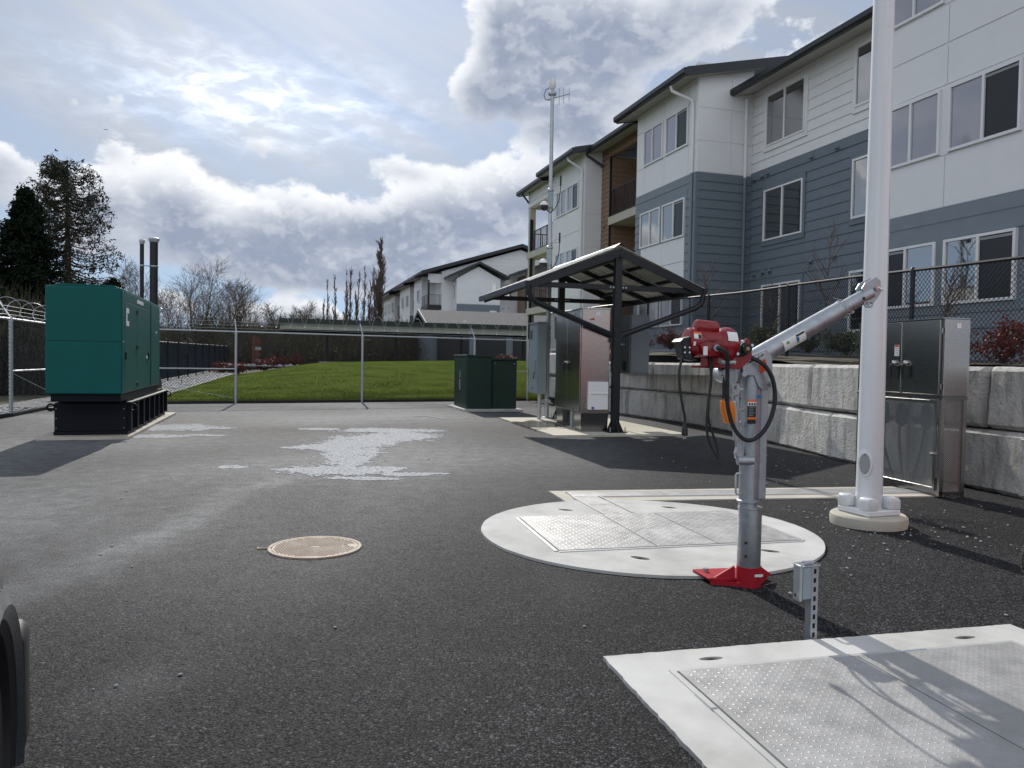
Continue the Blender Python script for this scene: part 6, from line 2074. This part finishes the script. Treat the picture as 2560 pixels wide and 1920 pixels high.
def garages():
    t = thing('garage_block', 'low grey garage block with charcoal doors behind the carport', 'garage', (-6.8, 66.0, 0), R(17))
    f = Face((0, 0, 0), (1, 0, 0), (0, -1, 0))
    B0 = 0.9
    MB().box(0, 20.0, 0, 7.5, B0, 4.25).build('wall', siding_grey, t)
    for i in range(6):
        u = 0.45 + i * 3.34
        d = f.part('garage_door', garage_door, t, u, u + 2.66, 0.0, 0.06, B0, 3.38)
        for k in range(4):
            f.part('door_panel', garage_door, d, u + .03, u + 2.63, 0.06, 0.085, B0 + .05 + k * .61, B0 + .62 + k * .61)
        f.part('wall_lamp', label_white, t, u + 1.3, u + 1.42, 0.0, 0.10, 3.55, 3.65)
        f.part('pier', siding_lgrey, t, u + 2.70, u + 3.30, 0.0, 0.10, B0, 3.45)
    f.part('header', siding_grey, t, 0.0, 20.0, 0.0, 0.05, 3.45, 4.2)
    MB().prism([(-0.5, 4.15), (4.0, 5.70), (8.0, 4.15), (8.0, 4.35), (4.0, 5.92), (-0.5, 4.35)], lambda p, q: (-0.6, p, q), lambda p, q: (20.5, p, q)).build('roof', shingle, t)
    MB().box(-0.6, 20.5, -0.62, -0.5, 4.10, 4.34).build('gutter', roof_dark, t)
    MB().prism([(-0.5, 4.10), (4.0, 5.66), (8.0, 4.10), (8.0, 4.40), (4.0, 5.96), (-0.5, 4.40)], lambda p, q: (-0.68, p, q), lambda p, q: (-0.6, p, q)).build('rake_board', roof_dark, t)
    MB().box(0.2, 0.55, -0.9, -0.55, B0, 4.1).build('downspout', roof_dark, t)


garages()


def carport():
    t = thing('carport', 'long dark green carport roof on slim posts beyond the lawn', 'carport', (-15.7, 52.0, 0), R(17.5))
    MB().box(0, 24.0, -0.08, 0.0, 3.76, 4.05).build('front_fascia', green_metal, t)
    MB().box(0.0, 24.0, 0.25, 0.37, 3.32, 3.74).build('front_beam', mat('pale_beam', (0.42, 0.44, 0.38), 0.6), t)
    MB().box(-0.08, 0.0, -0.08, 6.0, 3.60, 4.05).build('end_fascia', green_metal, t)
    MB().prism([(0, 3.80), (6.0, 3.50), (6.0, 3.62), (0, 3.92)], lambda p, q: (0, p, q), lambda p, q: (24.0, p, q)).build('roof_deck', deck_metal, t)
    for y in (1.6, 4.4):
        z = 3.80 - y * .05
        MB().box(0.2, 23.8, y - .1, y + .1, z - 0.32, z).build('beam', green_metal, t)
    for i in range(5):
        x = 3.3 + i * 5.0
        zz = 0.9
        MB().box(x - .08, x + .08, 3.0, 3.16, zz - .3, 3.55).build('post', black_metal, t)
        MB().box(x - .09, x + .09, 0.3, 5.6, 3.25, 3.50).build('cross_arm', black_metal, t)
    for x in np.arange(0.6, 24, 0.6):
        MB().prism([(0.02, 3.77), (5.9, 3.48), (5.9, 3.50), (0.02, 3.80)], lambda p, q: (x, p, q), lambda p, q: (x + 0.12, p, q)).build('deck_rib', deck_metal, t)


carport()
# kerb and lot beyond the crest
k_ = MB()
k_.bar((-12.5, 49.7, 1.06), (4.0, 54.5, 1.24), 0.35, 0.20)
tag(k_.build('kerb', concrete), kind='structure')
tag(MB().add([(-13.5, 49.3, 0.98), (8, 55.4, 1.2), (4, 66.2, 1.2), (-4, 90, 1.1), (-18, 75, 0.9)], [(0, 1, 2, 3, 4)]).build('parking_lot', mat('far_asphalt', (0.09, 0.09, 0.095), 0.85), recalc=False), kind='structure')


# ---------------------------------------------------------------- navy screen fence, inner fences, marker post
def screen_fence():
    t = thing('screen_fence', 'navy privacy screen fence receding along the gravel strip', 'fence')
    ys = [30.0 + i * 2.9 * (1 + 0.0 * i) for i in range(16)]
    for i in range(len(ys) - 1):
        y0, y1 = ys[i], ys[i + 1]
        a, b = Vector((xf_dark(y0), y0, H(xf_dark(y0), y0))), Vector((xf_dark(y1), y1, H(xf_dark(y1), y1)))
        p = MB()
        up_ = Vector((0, 0, 1)); d = (b - a).normalized(); n_ = Vector((-d.y, d.x, 0)) * 0.01
        lo, hi = 0.16, 1.80
        sag = 0.0
        p.add([a + n_ + up_ * lo, b + n_ + up_ * lo, b + n_ + up_ * hi, a + n_ + up_ * hi, a - n_ + up_ * lo, b - n_ + up_ * lo, b - n_ + up_ * hi, a - n_ + up_ * hi],
              [(0, 1, 2, 3), (7, 6, 5, 4), (0, 4, 5, 1), (1, 5, 6, 2), (2, 6, 7, 3), (3, 7, 4, 0)])
        p.build('screen_panel', screen_dark, t)
        MB().cyl(a + up_ * 1.84, b + up_ * 1.84, 0.024, 8).build('top_rail', black_metal, t)
        MB().cyl(a + d * .0 - up_ * .05 + Vector((0.06, 0, 0)), a + up_ * 1.88 + Vector((0.06, 0, 0)), 0.04, 8).build('post', screen_dark, t)


screen_fence()


def rail_fence(label, pts, h, n_r):
    t = thing('rail_fence', label, 'fence')
    for i in range(len(pts) - 1):
        a, b = Vector(pts[i]), Vector(pts[i + 1])
        for k in range(n_r):
            z = Vector((0, 0, h * (k + 1) / n_r))
            MB().cyl(a + z, b + z, 0.03, 6).build('rail', black_metal, t)
        V, F = link_mesh(pts[i][:2], pts[i + 1][:2], a.z + .05, b.z + .05, a.z + h, b.z + h, 0.16, 0.006)
        o = ob('link_mesh', fast_mesh('link_mesh', np.array(V), F, 4, black_wire), t); o['kind'] = 'stuff'
    for p in pts:
        MB().cyl((p[0], p[1], p[2] - .2), (p[0], p[1], p[2] + h + .06), 0.055, 8).build('post', black_metal, t)


rail_fence('thin black chain link fence crossing beyond the marker post', [(-25.9, 74, 0.6), (-20.5, 73, 0.75), (-13.5, 72.5, 0.85), (-11.3, 73.5, 0.95), (-8.5, 77, 1.0)], 1.75, 2)


def marker_post():
    t = thing('marker_post', 'rust red steel marker post with stacked pale plates among the red shrubs', 'marker post', (-17.45, 52.0, 0.75), R(10))
    MB().box(-0.12, 0.06, -0.12, 0.12, 0, 2.05).build('post', weathered, t, bevel=0.01)
    for i in range(4):
        z = 0.25 + i * 0.43
        MB().box(0.06, 0.44, -0.06, 0.06, z, z + 0.22).build('plate', weathered if i % 2 else stone, t)
        MB().box(0.06, 0.32, -0.05, 0.05, z + 0.22, z + 0.43).build('spacer', weathered, t)


marker_post()


# ---------------------------------------------------------------- vegetation
def seg_mesh(name, segs, mt, n=4):
    """many tapered sticks in one mesh: segs rows of x0 y0 z0 x1 y1 z1 r0 r1"""
    S = np.asarray(segs, dtype=float)
    P0, P1, r0, r1 = S[:, :3], S[:, 3:6], S[:, 6], S[:, 7]
    d = P1 - P0
    L = np.linalg.norm(d, axis=1, keepdims=True); L[L < 1e-9] = 1
    d /= L
    ref = np.where(np.abs(d[:, 2:3]) > 0.9, np.array([[1., 0, 0]]), np.array([[0, 0, 1.]]))
    a = np.cross(d, ref); a /= np.linalg.norm(a, axis=1, keepdims=True)
    b = np.cross(d, a)
    V = np.zeros((len(S), 2 * n, 3))
    for k in range(n):
        c, s = math.cos(2 * math.pi * k / n), math.sin(2 * math.pi * k / n)
        V[:, k] = P0 + (a * c + b * s) * r0[:, None]
        V[:, n + k] = P1 + (a * c + b * s) * r1[:, None]
    base = (np.arange(len(S)) * 2 * n)[:, None]
    F = []
    for k in range(n):
        k2 = (k + 1) % n
        F.append(np.stack([base[:, 0] + k, base[:, 0] + k2, base[:, 0] + n + k2, base[:, 0] + n + k], 1))
    F = np.stack(F, 1).reshape(-1)
    return fast_mesh(name, V.reshape(-1, 3), F, 4, mt, n > 3)


def leaf_mesh(name, C, size, mt, flat=0.0, elong=1.6, droop=0.0):
    """leaf sprays: random small quads at centres C"""
    N = len(C)
    sz = size * (0.6 + 0.8 * rng.random(N))
    u = rng.normal(size=(N, 3)); u[:, 2] = u[:, 2] * (1 - flat) - droop
    u /= np.linalg.norm(u, axis=1, keepdims=True)
    w = rng.normal(size=(N, 3))
    v = np.cross(u, w); v /= np.linalg.norm(v, axis=1, keepdims=True)
    u *= (sz * elong)[:, None]; v *= sz[:, None]
    V = np.stack([C - u * .5, C + v * .5 - u * .05, C + u * .5, C - v * .5 + u * .05], 1)
    return fast_mesh(name, V.reshape(-1, 3), np.arange(N * 4), 4, mt)


def branch(segs, p, d, L, r, depth, r_, spread, upb, kids, bend=0.12):
    n = 3 if depth > 1 else 2
    q = p
    for i in range(n):
        d = (d + Vector((r_.gauss(0, bend), r_.gauss(0, bend), r_.gauss(0, bend * .6) + upb))).normalized()
        q2 = q + d * (L / n)
        ra, rb = r * (1 - 0.45 * i / n), r * (1 - 0.45 * (i + 1) / n)
        segs.append((*q, *q2, ra, rb))
        if depth > 0:
            for _ in range(kids if i else max(1, kids - 1)):
                f = r_.random()
                b0 = q.lerp(q2, f)
                ax = Vector((r_.gauss(0, 1), r_.gauss(0, 1), r_.gauss(0, .5)))
                ax = (ax - d * ax.dot(d))
                if ax.length < .01: continue
                ax.normalize()
                d2 = (d + ax * spread * (0.7 + 0.6 * r_.random())).normalized()
                branch(segs, b0, d2, L * (0.45 + 0.3 * r_.random()), rb * 0.55, depth - 1, r_, spread, upb, kids, bend)
        q = q2


def bare_tree(name, label, x, y, h, seed, spread=0.75, group=None, trunk_r=0.13, depth=3, forks=1, first=0.18, mt=bark, base=None, kids=3, blen=1, rmin=0.010, wob=1.0):
    r_ = random.Random(seed)
    z0 = (H(x, y) if base is None else base) - 0.3
    t = thing(name, label, 'tree', (x, y, z0), 0, group)
    tr = []; cr = []
    for k in range(forks):
        p = Vector((r_.gauss(0, .15) * forks, r_.gauss(0, .1), 0)); d = Vector((r_.gauss(0, .09) * wob, r_.gauss(0, .05), 1)).normalized()
        n = 7
        for i in range(n):
            q = p + d * (h * 0.92 / n)
            ra = trunk_r * (1 - 0.9 * i / n); rb = trunk_r * (1 - 0.9 * (i + 1) / n)
            tr.append((*p, *q, ra, rb))
            f = (i + .5) / n
            if f > first:
                for _ in range(kids + 1):
                    a = r_.random() * 6.28
                    d2 = (d * (0.8) + Vector((math.cos(a), math.sin(a), 0)) * spread).normalized()
                    branch(cr, p.lerp(q, r_.random()), d2, h * (0.34 * (1 - f) + 0.13) * blen, max(rb * .5, .012), depth - 1, r_, 0.75 if blen == 1 else 0.35, 0.10 if blen == 1 else 0.3, kids)
            p = q
            d = (d + Vector((r_.gauss(0, .06) * wob, r_.gauss(0, .06) * wob, 0.05))).normalized()
    ob('trunk', seg_mesh('trunk', tr, mt, 6), t)
    cr = [(*s[:6], max(s[6], rmin), max(s[7], rmin * .6)) for s in cr]
    ob('crown', seg_mesh('crown', cr, twig, 3), t)
    return t


def conifer_sparse():
    x, y, z0 = -26.2 * 0.5, 0, 0
    D = 46.0
    X = -0.5785 * D
    t = thing('conifer_tree', 'tall see through conifer with clumped foliage behind the generator', 'tree', (X, D, -0.3))
    h = 13.6
    r_ = random.Random(5)
    tr = [(0, 0, 0, .05, 0, h * .5, .30, .19), (.05, 0, h * .5, 0.02, 0, h * .97, .19, .03)]
    ob('trunk', seg_mesh('trunk', tr, bark_dark, 8), t)
    segs = []; C = []
    # crown half width by height
    prof = [(0.05, 3.3), (0.25, 3.2), (0.45, 2.95), (0.6, 2.7), (0.75, 2.3), (0.88, 1.75), (0.96, 1.1), (1.0, 0.6)]
    for i in range(320):
        f = 0.12 + 0.85 * r_.random() ** 0.85
        R_ = np.interp(f, [p[0] for p in prof], [p[1] for p in prof]) * (0.72 + 0.36 * r_.random())
        a = r_.random() * 6.28
        z = f * h
        p = Vector((0.03, 0, z)); 
        n = 6
        pts = [p]
        for k in range(1, n + 1):
            q = k / n
            pts.append(Vector((math.cos(a) * R_ * q, math.sin(a) * R_ * q, z - 0.55 * R_ * q * (1 - 0.85 * q) * 1.1 + (0.25 * R_ * q * q if f > .5 else 0.05))))
        for k in range(n):
            segs.append((*pts[k], *pts[k + 1], .035 * (1 - k / n) + .008, .035 * (1 - (k + 1) / n) + .008))
        for k in range(1, n + 1):
            q = k / n
            if q < 0.35: continue
            for _ in range(2 if q < .7 else 4):
                c = pts[k] + Vector((r_.gauss(0, .16), r_.gauss(0, .16), r_.gauss(-.12, .13)))
                segs.append((*pts[k], *c, .008, .004))
                m_ = r_.randint(4, 7)
                for _ in range(m_):
                    C.append((c.x + r_.gauss(0, .085), c.y + r_.gauss(0, .085), c.z - abs(r_.gauss(0, .15))))
    ob('limbs', seg_mesh('limbs', segs, bark_dark, 3), t)
    ob('foliage', leaf_mesh('foliage', np.array(C), 0.072, leaf_con, elong=2.2, droop=0.9), t)


conifer_sparse()


def conifer_dense(label, ratio, D, h, w, seed, n=330, base_f=0.02):
    X = ratio * D
    t = thing('conifer_tree', label, 'tree', (X, D, -0.3))
    r_ = random.Random(seed)
    ob('trunk', seg_mesh('trunk', [(0, 0, 0, 0, 0, h * .95, .28, .03)], bark_dark, 8), t)
    segs = []; C = []
    for i in range(n):
        f = base_f + (0.97 - base_f) * r_.random() ** 0.9
        R_ = w * (1 - f) ** 1.0 * (0.72 + 0.45 * r_.random()) + 0.08
        a = r_.random() * 6.28
        z = f * h
        nn = max(3, int(R_ / .42))
        prev = Vector((0, 0, z))
        for k in range(1, nn + 1):
            q = k / nn
            c = Vector((math.cos(a) * R_ * q, math.sin(a) * R_ * q, z - 0.30 * R_ * q + 0.12 * R_ * q * q))
            segs.append((*prev, *c, .03 * (1 - q) + .008, .03 * (1 - q) + .006))
            prev = c
            for _ in range(34):
                g_ = min(1.0, 0.35 + R_ / 2.0)
                C.append((c.x + r_.gauss(0, .20 * g_), c.y + r_.gauss(0, .20 * g_), c.z + r_.gauss(-.08, .13)))
    ob('limbs', seg_mesh('limbs', segs, bark_dark, 3), t)
    ob('foliage', leaf_mesh('foliage', np.array(C), 0.11, leaf_con_dark, elong=1.9, droop=0.5), t)


conifer_dense('dense dark conifer at the frame edge behind the fence', -0.633, 41.0, 10.6, 4.0, 11)
conifer_dense('short dark conifer in front of the tall see through one', -0.565, 38.0, 5.2, 4.2, 12, n=230)
conifer_dense('dark conifer spreading low behind the generator exhaust', -0.520, 47.0, 6.4, 3.0, 13, n=170)
conifer_dense('dark conifer cut off by the frame edge', -0.70, 39.0, 8.2, 3.8, 14, n=230)


def thicket(name, label, boxes, n, size, leaves, seed, lm):
    """undergrowth: crossed twigs and small leaves filling rounded mounds"""
    r_ = np.random.default_rng(seed)
    S = []; C = []
    for (x0, y0, x1, y1, hh, wd, k) in boxes:
        m_ = int(n * k)
        f = r_.random(m_); o = r_.normal(size=m_) * wd * .5
        dx, dy = x1 - x0, y1 - y0; L = math.hypot(dx, dy)
        x = x0 + dx * f - dy / L * o; y = y0 + dy * f + dx / L * o
        z = np.array([H(a, b) for a, b in zip(x, y)]) - 0.2
        top = hh * (0.35 + 0.65 * r_.random(m_) ** 0.6) * (0.8 + 0.35 * np.sin(f * 40 + seed) * np.sin(f * 17))
        lean = r_.normal(size=(m_, 2)) * 0.28
        zb = z + top * 0.75 * r_.random(m_) ** 1.2
        seg = np.stack([x, y, zb, x + lean[:, 0] * top * .6, y + lean[:, 1] * top * .6, z + top + 0.35, np.full(m_, size), np.full(m_, size * .3)], 1)
        S.append(seg)
        ml = int(m_ * leaves)
        idx = r_.integers(0, m_, ml); g = r_.random(ml) ** .8
        C.append(np.stack([x[idx] + lean[idx, 0] * top[idx] * .5 * g + r_.normal(size=ml) * .15, y[idx] + lean[idx, 1] * top[idx] * .5 * g, z[idx] + top[idx] * g], 1))
    t = thing(name, label, 'undergrowth')
    t['kind'] = 'stuff'
    o = ob('twigs', seg_mesh('twigs', np.concatenate(S), twig_brush, 3), t); o['kind'] = 'stuff'
    if leaves:
        o = ob('leaves', leaf_mesh('leaves', np.concatenate(C), 0.16, lm), t); o['kind'] = 'stuff'


leaf_brown = mat('dead_leaf', (0.085, 0.070, 0.032), 0.8, 0, 0.4, 0.3, col2=(0.04, 0.05, 0.02), c2scale=0.25)
thicket('undergrowth', 'brown leafless thicket beyond the navy screen fence', [(-34, 60, -8, 78, 3.6, 5.0, 1.0), (-30, 70, -14, 84, 4.6, 6.0, .7), (-26, 46, -34, 66, 3.4, 4.0, .6), (-10, 80, 2, 95, 3.6, 5, .4)], 17000, 0.022, 0.9, 3, leaf_brown)
thicket('undergrowth', 'dark evergreen undergrowth behind the fence beside the generator', [(-16.6, 25, -23.0, 36, 3.2, 3.0, 1.0), (-21, 31, -34, 36, 3.8, 4, .9), (-33, 64, -24, 70, 3.8, 3.0, .3)], 9000, 0.015, 4.0, 4, leaf_con_dark)

SLx = lambda px: (px - 1280.0) / 1923.0
bt = [  # horizontal image slope, distance, height, spread, label
    (-0.417, 76, 10.2, 0.75, 'leafless tree with twin trunk nearest the screen fence', 1), (-0.4055, 79, 11.4, 0.70, 'tallest leafless tree behind the screen fence', 1),
    (-0.3687, 74, 8.6, 0.75, 'leafless tree just over the second fence post', 1), (-0.356, 78, 9.1, 0.9, 'broad leafless tree right of the second fence post', 2),
    (-0.447, 70, 7.6, 0.8, 'thin leafless tree close to the exhaust stacks', 1), (-0.311, 80, 6.8, 0.8, 'small leafless tree left of the carport end', 1),
    (-0.286, 86, 6.6, 0.8, 'low leafless tree above the carport end', 2), (-0.266, 92, 7.6, 0.7, 'slanting leafless tree beside the poplar row', 1), (-0.497, 72, 9.8, 0.9, 'pale leafless tree behind the generator roof', 2)]
for i, (sx, D, h, sp, lb, fk) in enumerate(bt):
    bare_tree('bare_tree', lb, sx * D, D, h * 0.92, 100 + i, sp, 'leafless trees beyond the screen fence', 0.13, 3, fk, 0.16)
pop = [(806, 9.5), (824, 12.4), (838, 13.8), (851, 11.0), (863, 13.6), (872, 16.2), (886, 13.6), (894, 11.4), (905, 15.4), (914, 14.6), (926, 10.6), (934, 13.4), (943, 17.6)]
ordw = ['first', 'second', 'third', 'fourth', 'fifth', 'sixth', 'seventh', 'eighth', 'ninth', 'tenth', 'eleventh', 'twelfth']
for i, (px, h) in enumerate(pop):
    D = 108 + (i % 3) * 5
    lb = 'tall bushy poplar at the end of the row by the far building' if px == 943 else '%s slender leafless poplar of the row above the carport' % ordw[i]
    q = bare_tree('poplar_tree', lb, SLx(px) * D, D, h, 300 + i, 0.16, 'poplar row above the carport', 0.20, 3, 1, 0.08, bark_dark, kids=4 if px == 943 else 2, blen=0.42 if px == 943 else 0.34, rmin=0.026, wob=0.3)


def shrub(name, label, x, y, z, r, h, mt, n, group=None, size=0.035, seed=1):
    t = thing(name, label, 'shrub', (x, y, z), 0, group)
    r_ = random.Random(seed)
    segs = []; C = []
    for i in range(26):
        a = r_.random() * 6.28; q = r_.random() ** .5
        tip = Vector((math.cos(a) * r * q, math.sin(a) * r * q, h * (1 - 0.55 * q * q) * (0.7 + 0.45 * r_.random())))
        mid = tip * .5 + Vector((r_.gauss(0, .04), r_.gauss(0, .04), 0.05))
        segs += [(0, 0, 0, *mid, .008, .006), (*mid, *tip, .006, .003)]
        for k in range(n // 26):
            f = 0.3 + 0.75 * r_.random()
            p = mid.lerp(tip, f) if f > .5 else Vector((0, 0, 0)).lerp(mid, f * 2)
            C.append((p.x + r_.gauss(0, r * .17), p.y + r_.gauss(0, r * .17), max(0.02, p.z + r_.gauss(0, h * .10))))
    ob('stems', seg_mesh('stems', segs, twig, 3), t)
    ob('foliage', leaf_mesh('foliage', np.array(C), size, mt), t)


def on_bed(ratio, o):
    return post_at_ratio(ratio, o)
for i, (rt_, o, r, h, m_, lb) in enumerate([
        (0.640, 1.25, 0.42, 0.58, leaf_red, 'bright red shrub behind the fence beside the steel cabinet'),
        (0.385, 1.2, 0.50, 0.62, leaf_green, 'grey green shrub behind the fence under the davit boom'),
        (0.435, 1.2, 0.32, 0.42, leaf_green, 'small grey green shrub left of the light pole'),
        (0.205, 1.3, 0.42, 0.52, leaf_red, 'dull red shrub behind the fence left of the winch'),
        (0.16, 1.3, 0.5, 0.38, leaf_red, 'low reddish shrub behind the fence next to the shelter'),
        (0.322, 1.25, 0.36, 0.62, leaf_green, 'green shrub behind the fence above the winch drum')]):
    x, y = on_bed(rt_, o)
    shrub('shrub', lb, x, y, bedz(x, y) + 0.02, r, h, m_, 1500, 'shrubs on the planting bed', 0.030, 40 + i)
for i, (rt_, o, h, lb) in enumerate([(0.395, 1.9, 2.6, 'thin leafless sapling against the grey siding under the vents'), (0.262, 2.0, 2.4, 'slender leafless sapling in the corner of the grey wall'), (0.345, 1.7, 1.5, 'short leafless sapling before the ground floor window'), (0.555, 1.5, 1.4, 'bare twig sapling beside the steel cabinet top')]):
    x, y = on_bed(rt_, o)
    bare_tree('sapling', lb, x, y, h, 500 + i, 0.6, 'saplings on the planting bed', 0.010, 2, 1, 0.3, bark, base=bedz(x, y) + .3, kids=2, rmin=0.003)
for i, (x, y, r) in enumerate([(-18.9, 50.6, 0.9), (-17.9, 50.2, 0.8), (-16.6, 51.4, 0.85), (-15.4, 50.8, 0.9), (-14.6, 51.6, 0.7)]):
    shrub('shrub', '%s dark red shrub in the bed below the marker post' % ordw[i], x, y, H(x, y) - 0.05, r, 0.75, leaf_red, 900, 'red shrubs round the marker post', 0.08, 60 + i)
shrub('shrub', 'small red shrub before the garage doors beside the transformer', -0.3, 47.0, 1.28, 0.7, 0.5, leaf_red, 700, None, 0.07, 70)
pts = [(-18.5 + 5 * rng.random(), 49.6 + 1.6 * rng.random(), 0.82) for _ in range(120)]
rocks('gravel', 'rocks edging the red shrub bed on the lawn', pts, 0.06, 0.22)


# ---------------------------------------------------------------- vehicles at the frame edges
def wheel(parent, c, axis, r, w, rim=True):
    q = Vector(axis).normalized().to_track_quat('Z', 'Y').to_matrix()
    c = Vector(c)
    wh = MB().lathe([(r * .62, -w * .5), (r * .88, -w * .5), (r * .97, -w * .40), (r, -w * .22), (r, w * .22), (r * .97, w * .40), (r * .88, w * .5), (r * .62, w * .5)], 40, c, q).build('wheel', tyre_mat, parent, smooth=True)
    if rim:
        MB().lathe([(r * .61, -w * .42), (r * .55, -w * .30), (r * .50, -w * .1), (r * .50, w * .25), (r * .55, w * .34), (r * .61, w * .42)], 32, c, q).build('rim', galv, wh, smooth=True)
        MB().lathe([(r * .18, w * .20), (r * .16, w * .36), (r * .05, w * .38)], 16, c, q).build('hub', black_metal, wh, smooth=True)
    b = MB()
    for k in range(44):
        a = 2 * math.pi * k / 44
        for s in (-1, 1):
            p = q @ Vector((r * math.cos(a), r * math.sin(a), s * w * .2))
            rad = q @ Vector((math.cos(a), math.sin(a), 0)); tan = q @ Vector((-math.sin(a), math.cos(a), 0)); ax = q @ Vector((0, 0, 1))
            b.obox(c + p + rad * .002, rad * .006, tan * r * .045, ax * w * .14)
    tr = b.build('tread', tyre_mat, wh); tr['kind'] = 'stuff'
    return wh


def dark_car():
    """dark sports utility car standing beside the camera, its front wheel just inside the frame"""
    t = thing('parked_car', 'dark parked car whose front wheel and fender enter the frame corner', 'car', (-1.225, 1.80, 0), R(117))
    car = mat('dark_car_paint', (0.030, 0.040, 0.048), 0.25, 0.2, 0.05, coat=0.8)
    plast = mat('black_trim_plastic', (0.012, 0.012, 0.013), 0.55)
    # local x forward along the car, outer side at y = 0 looking to -y; origin under the front wheel
    arch = lambda cx, n0, n1, st: [(cx + 0.43 * math.cos(R(a)), 0.355 + 0.43 * math.sin(R(a))) for a in range(n0, n1, st)]
    side = [(0.52, 0.25), (0.60, 0.5), (0.58, 0.80), (0.45, 0.90), (-0.6, 1.0), (-1.3, 1.45), (-2.6, 1.50), (-3.5, 1.0), (-3.6, 0.5), (-3.5, 0.25)]
    poly = side + [(-3.05, 0.25)] + arch(-2.6, 197, -18, -11) + [(-2.15, 0.25), (-0.46, 0.25)] + arch(0.0, 197, -18, -11) + [(0.44, 0.25)]
    def tess(poly, y0, y1, nm, m_, par):
        tris = tessellate_polygon([[Vector((p[0], p[1], 0)) for p in poly]])
        n = len(poly)
        V = [(p[0], y0, p[1]) for p in poly] + [(p[0], y1, p[1]) for p in poly]
        F = [tuple(q) for q in tris] + [tuple(n + i for i in q) for q in tris] + [(i, (i + 1) % n, n + (i + 1) % n, n + i) for i in range(n)]
        return MB().add(V, F).build(nm, m_, par)
    tess(poly, 0.04, 1.75, 'body', car, t)
    MB().tube([(p[0], 0.02, p[1]) for p in arch(0.0, -18, 199, 9)], 0.050, 8).build('arch_flare', car, t, smooth=True)
    MB().tube([(0.40 * math.cos(R(a)), 0.03, 0.355 + 0.40 * math.sin(R(a))) for a in range(-18, 199, 9)], 0.045, 8).build('wheel_liner', plast, t, smooth=True)
    MB().box(0.40, 0.60, -0.03, 1.5, 0.22, 0.60).build('bumper', plast, t, bevel=0.04, seg=3, smooth=True)
    MB().box(0.46, 0.59, 0.06, 0.45, 0.64, 0.78).build('headlight', glass, t, bevel=0.03, seg=2, smooth=True)
    MB().prism([(-1.25, 1.05), (-1.45, 1.42), (-2.5, 1.45), (-2.9, 1.05)], lambda p, q: (p, 0.038, q), lambda p, q: (p, 0.028, q)).build('side_window', glass, t)
    for x in (0.0, -2.6):
        for y in (0.13, 1.62):
            wheel(t, (x, y, 0.345), (0, -1 if y < 1 else 1, 0), 0.345, 0.24)


def orange_trailer():
    t = thing('enclosed_trailer', 'orange enclosed trailer just outside the frame with a wheel at the edge', 'trailer', (5.40, 4.60, 0), R(8))
    # body ahead (+y) edge faces the sun, only a wheel reaches the frame
    MB().box(0.05, 2.0, -3.6, 0.0, 0.35, 2.55).build('body', orange_paint, t, bevel=0.03, seg=2)
    MB().box(0.0, 2.05, -3.65, 0.05, 0.28, 0.36).build('frame', black_metal, t)
    MB().box(0.15, 1.9, -0.001, 0.02, 0.5, 2.4).build('front_panel', orange_paint, t, bevel=0.01)
    MB().bar((1.0, 0.0, 0.33), (1.0, 0.9, 0.36), 0.1, 0.08).build('drawbar', black_metal, t)
    MB().cyl((1.0, 0.85, 0.0), (1.0, 0.85, 0.6), 0.035, 10).build('jack', galv, t)
    for x in (-0.08, 2.13):
        for y in (-1.5, -2.2):
            wheel(t, (x, y, 0.24), (1 if x > 0 else -1, 0, 0), 0.24, 0.16)
    # spare wheel leaning at the front left corner
    MB().bar((0.05, -0.02, 0.33), (-1.95, 0.2, 0.33), 0.05, 0.05).build('wheel_arm', black_metal, t)
    wheel(t, (-1.94, 0.42, 0.205), (0.35, 1, 0.05), 0.20, 0.13)


dark_car()
orange_trailer()


def airliner():
    t = thing('airliner', 'tiny distant airliner high in the sky above the tall conifer', 'airplane', (0, 0, 0))
    az, el, D = -0.4865, 0.2505, 2600.0
    t.location = (math.sin(az) * math.cos(el) * D, math.cos(az) * math.cos(el) * D, EYE + math.sin(el) * D)
    t.rotation_euler = (R(4), R(-6), R(100))
    b = mat('aircraft_skin', (0.25, 0.26, 0.28), 0.4)
    MB().tube([(0, -6.5, 0.6), (0, -5, .2), (0, 0, 0), (0, 5, 0), (0, 6.2, -.2)], [.2, .7, .85, .8, .2], 10).build('fuselage', b, t, smooth=True)
    MB().prism([(0.5, 1.5), (6.2, -2.2), (6.2, -2.9), (0.5, -0.8), (-0.5, -0.8), (-6.2, -2.9), (-6.2, -2.2), (-0.5, 1.5)], lambda p, q: (p, q, -0.1 + abs(p) * .08), lambda p, q: (p, q, 0.1 + abs(p) * .08)).build('wing', b, t)
    MB().prism([(-4.6, 0.4), (-6.2, 0.4), (-6.6, 2.6), (-5.9, 2.6)], lambda p, q: (-.1, p, q), lambda p, q: (.1, p, q)).build('tail_fin', b, t)
    MB().prism([(0, -5), (2.4, -6.1), (2.4, -6.6), (0, -6.1), (-2.4, -6.6), (-2.4, -6.1)], lambda p, q: (p, q, .5), lambda p, q: (p, q, .62)).build('tailplane', b, t)


airliner()
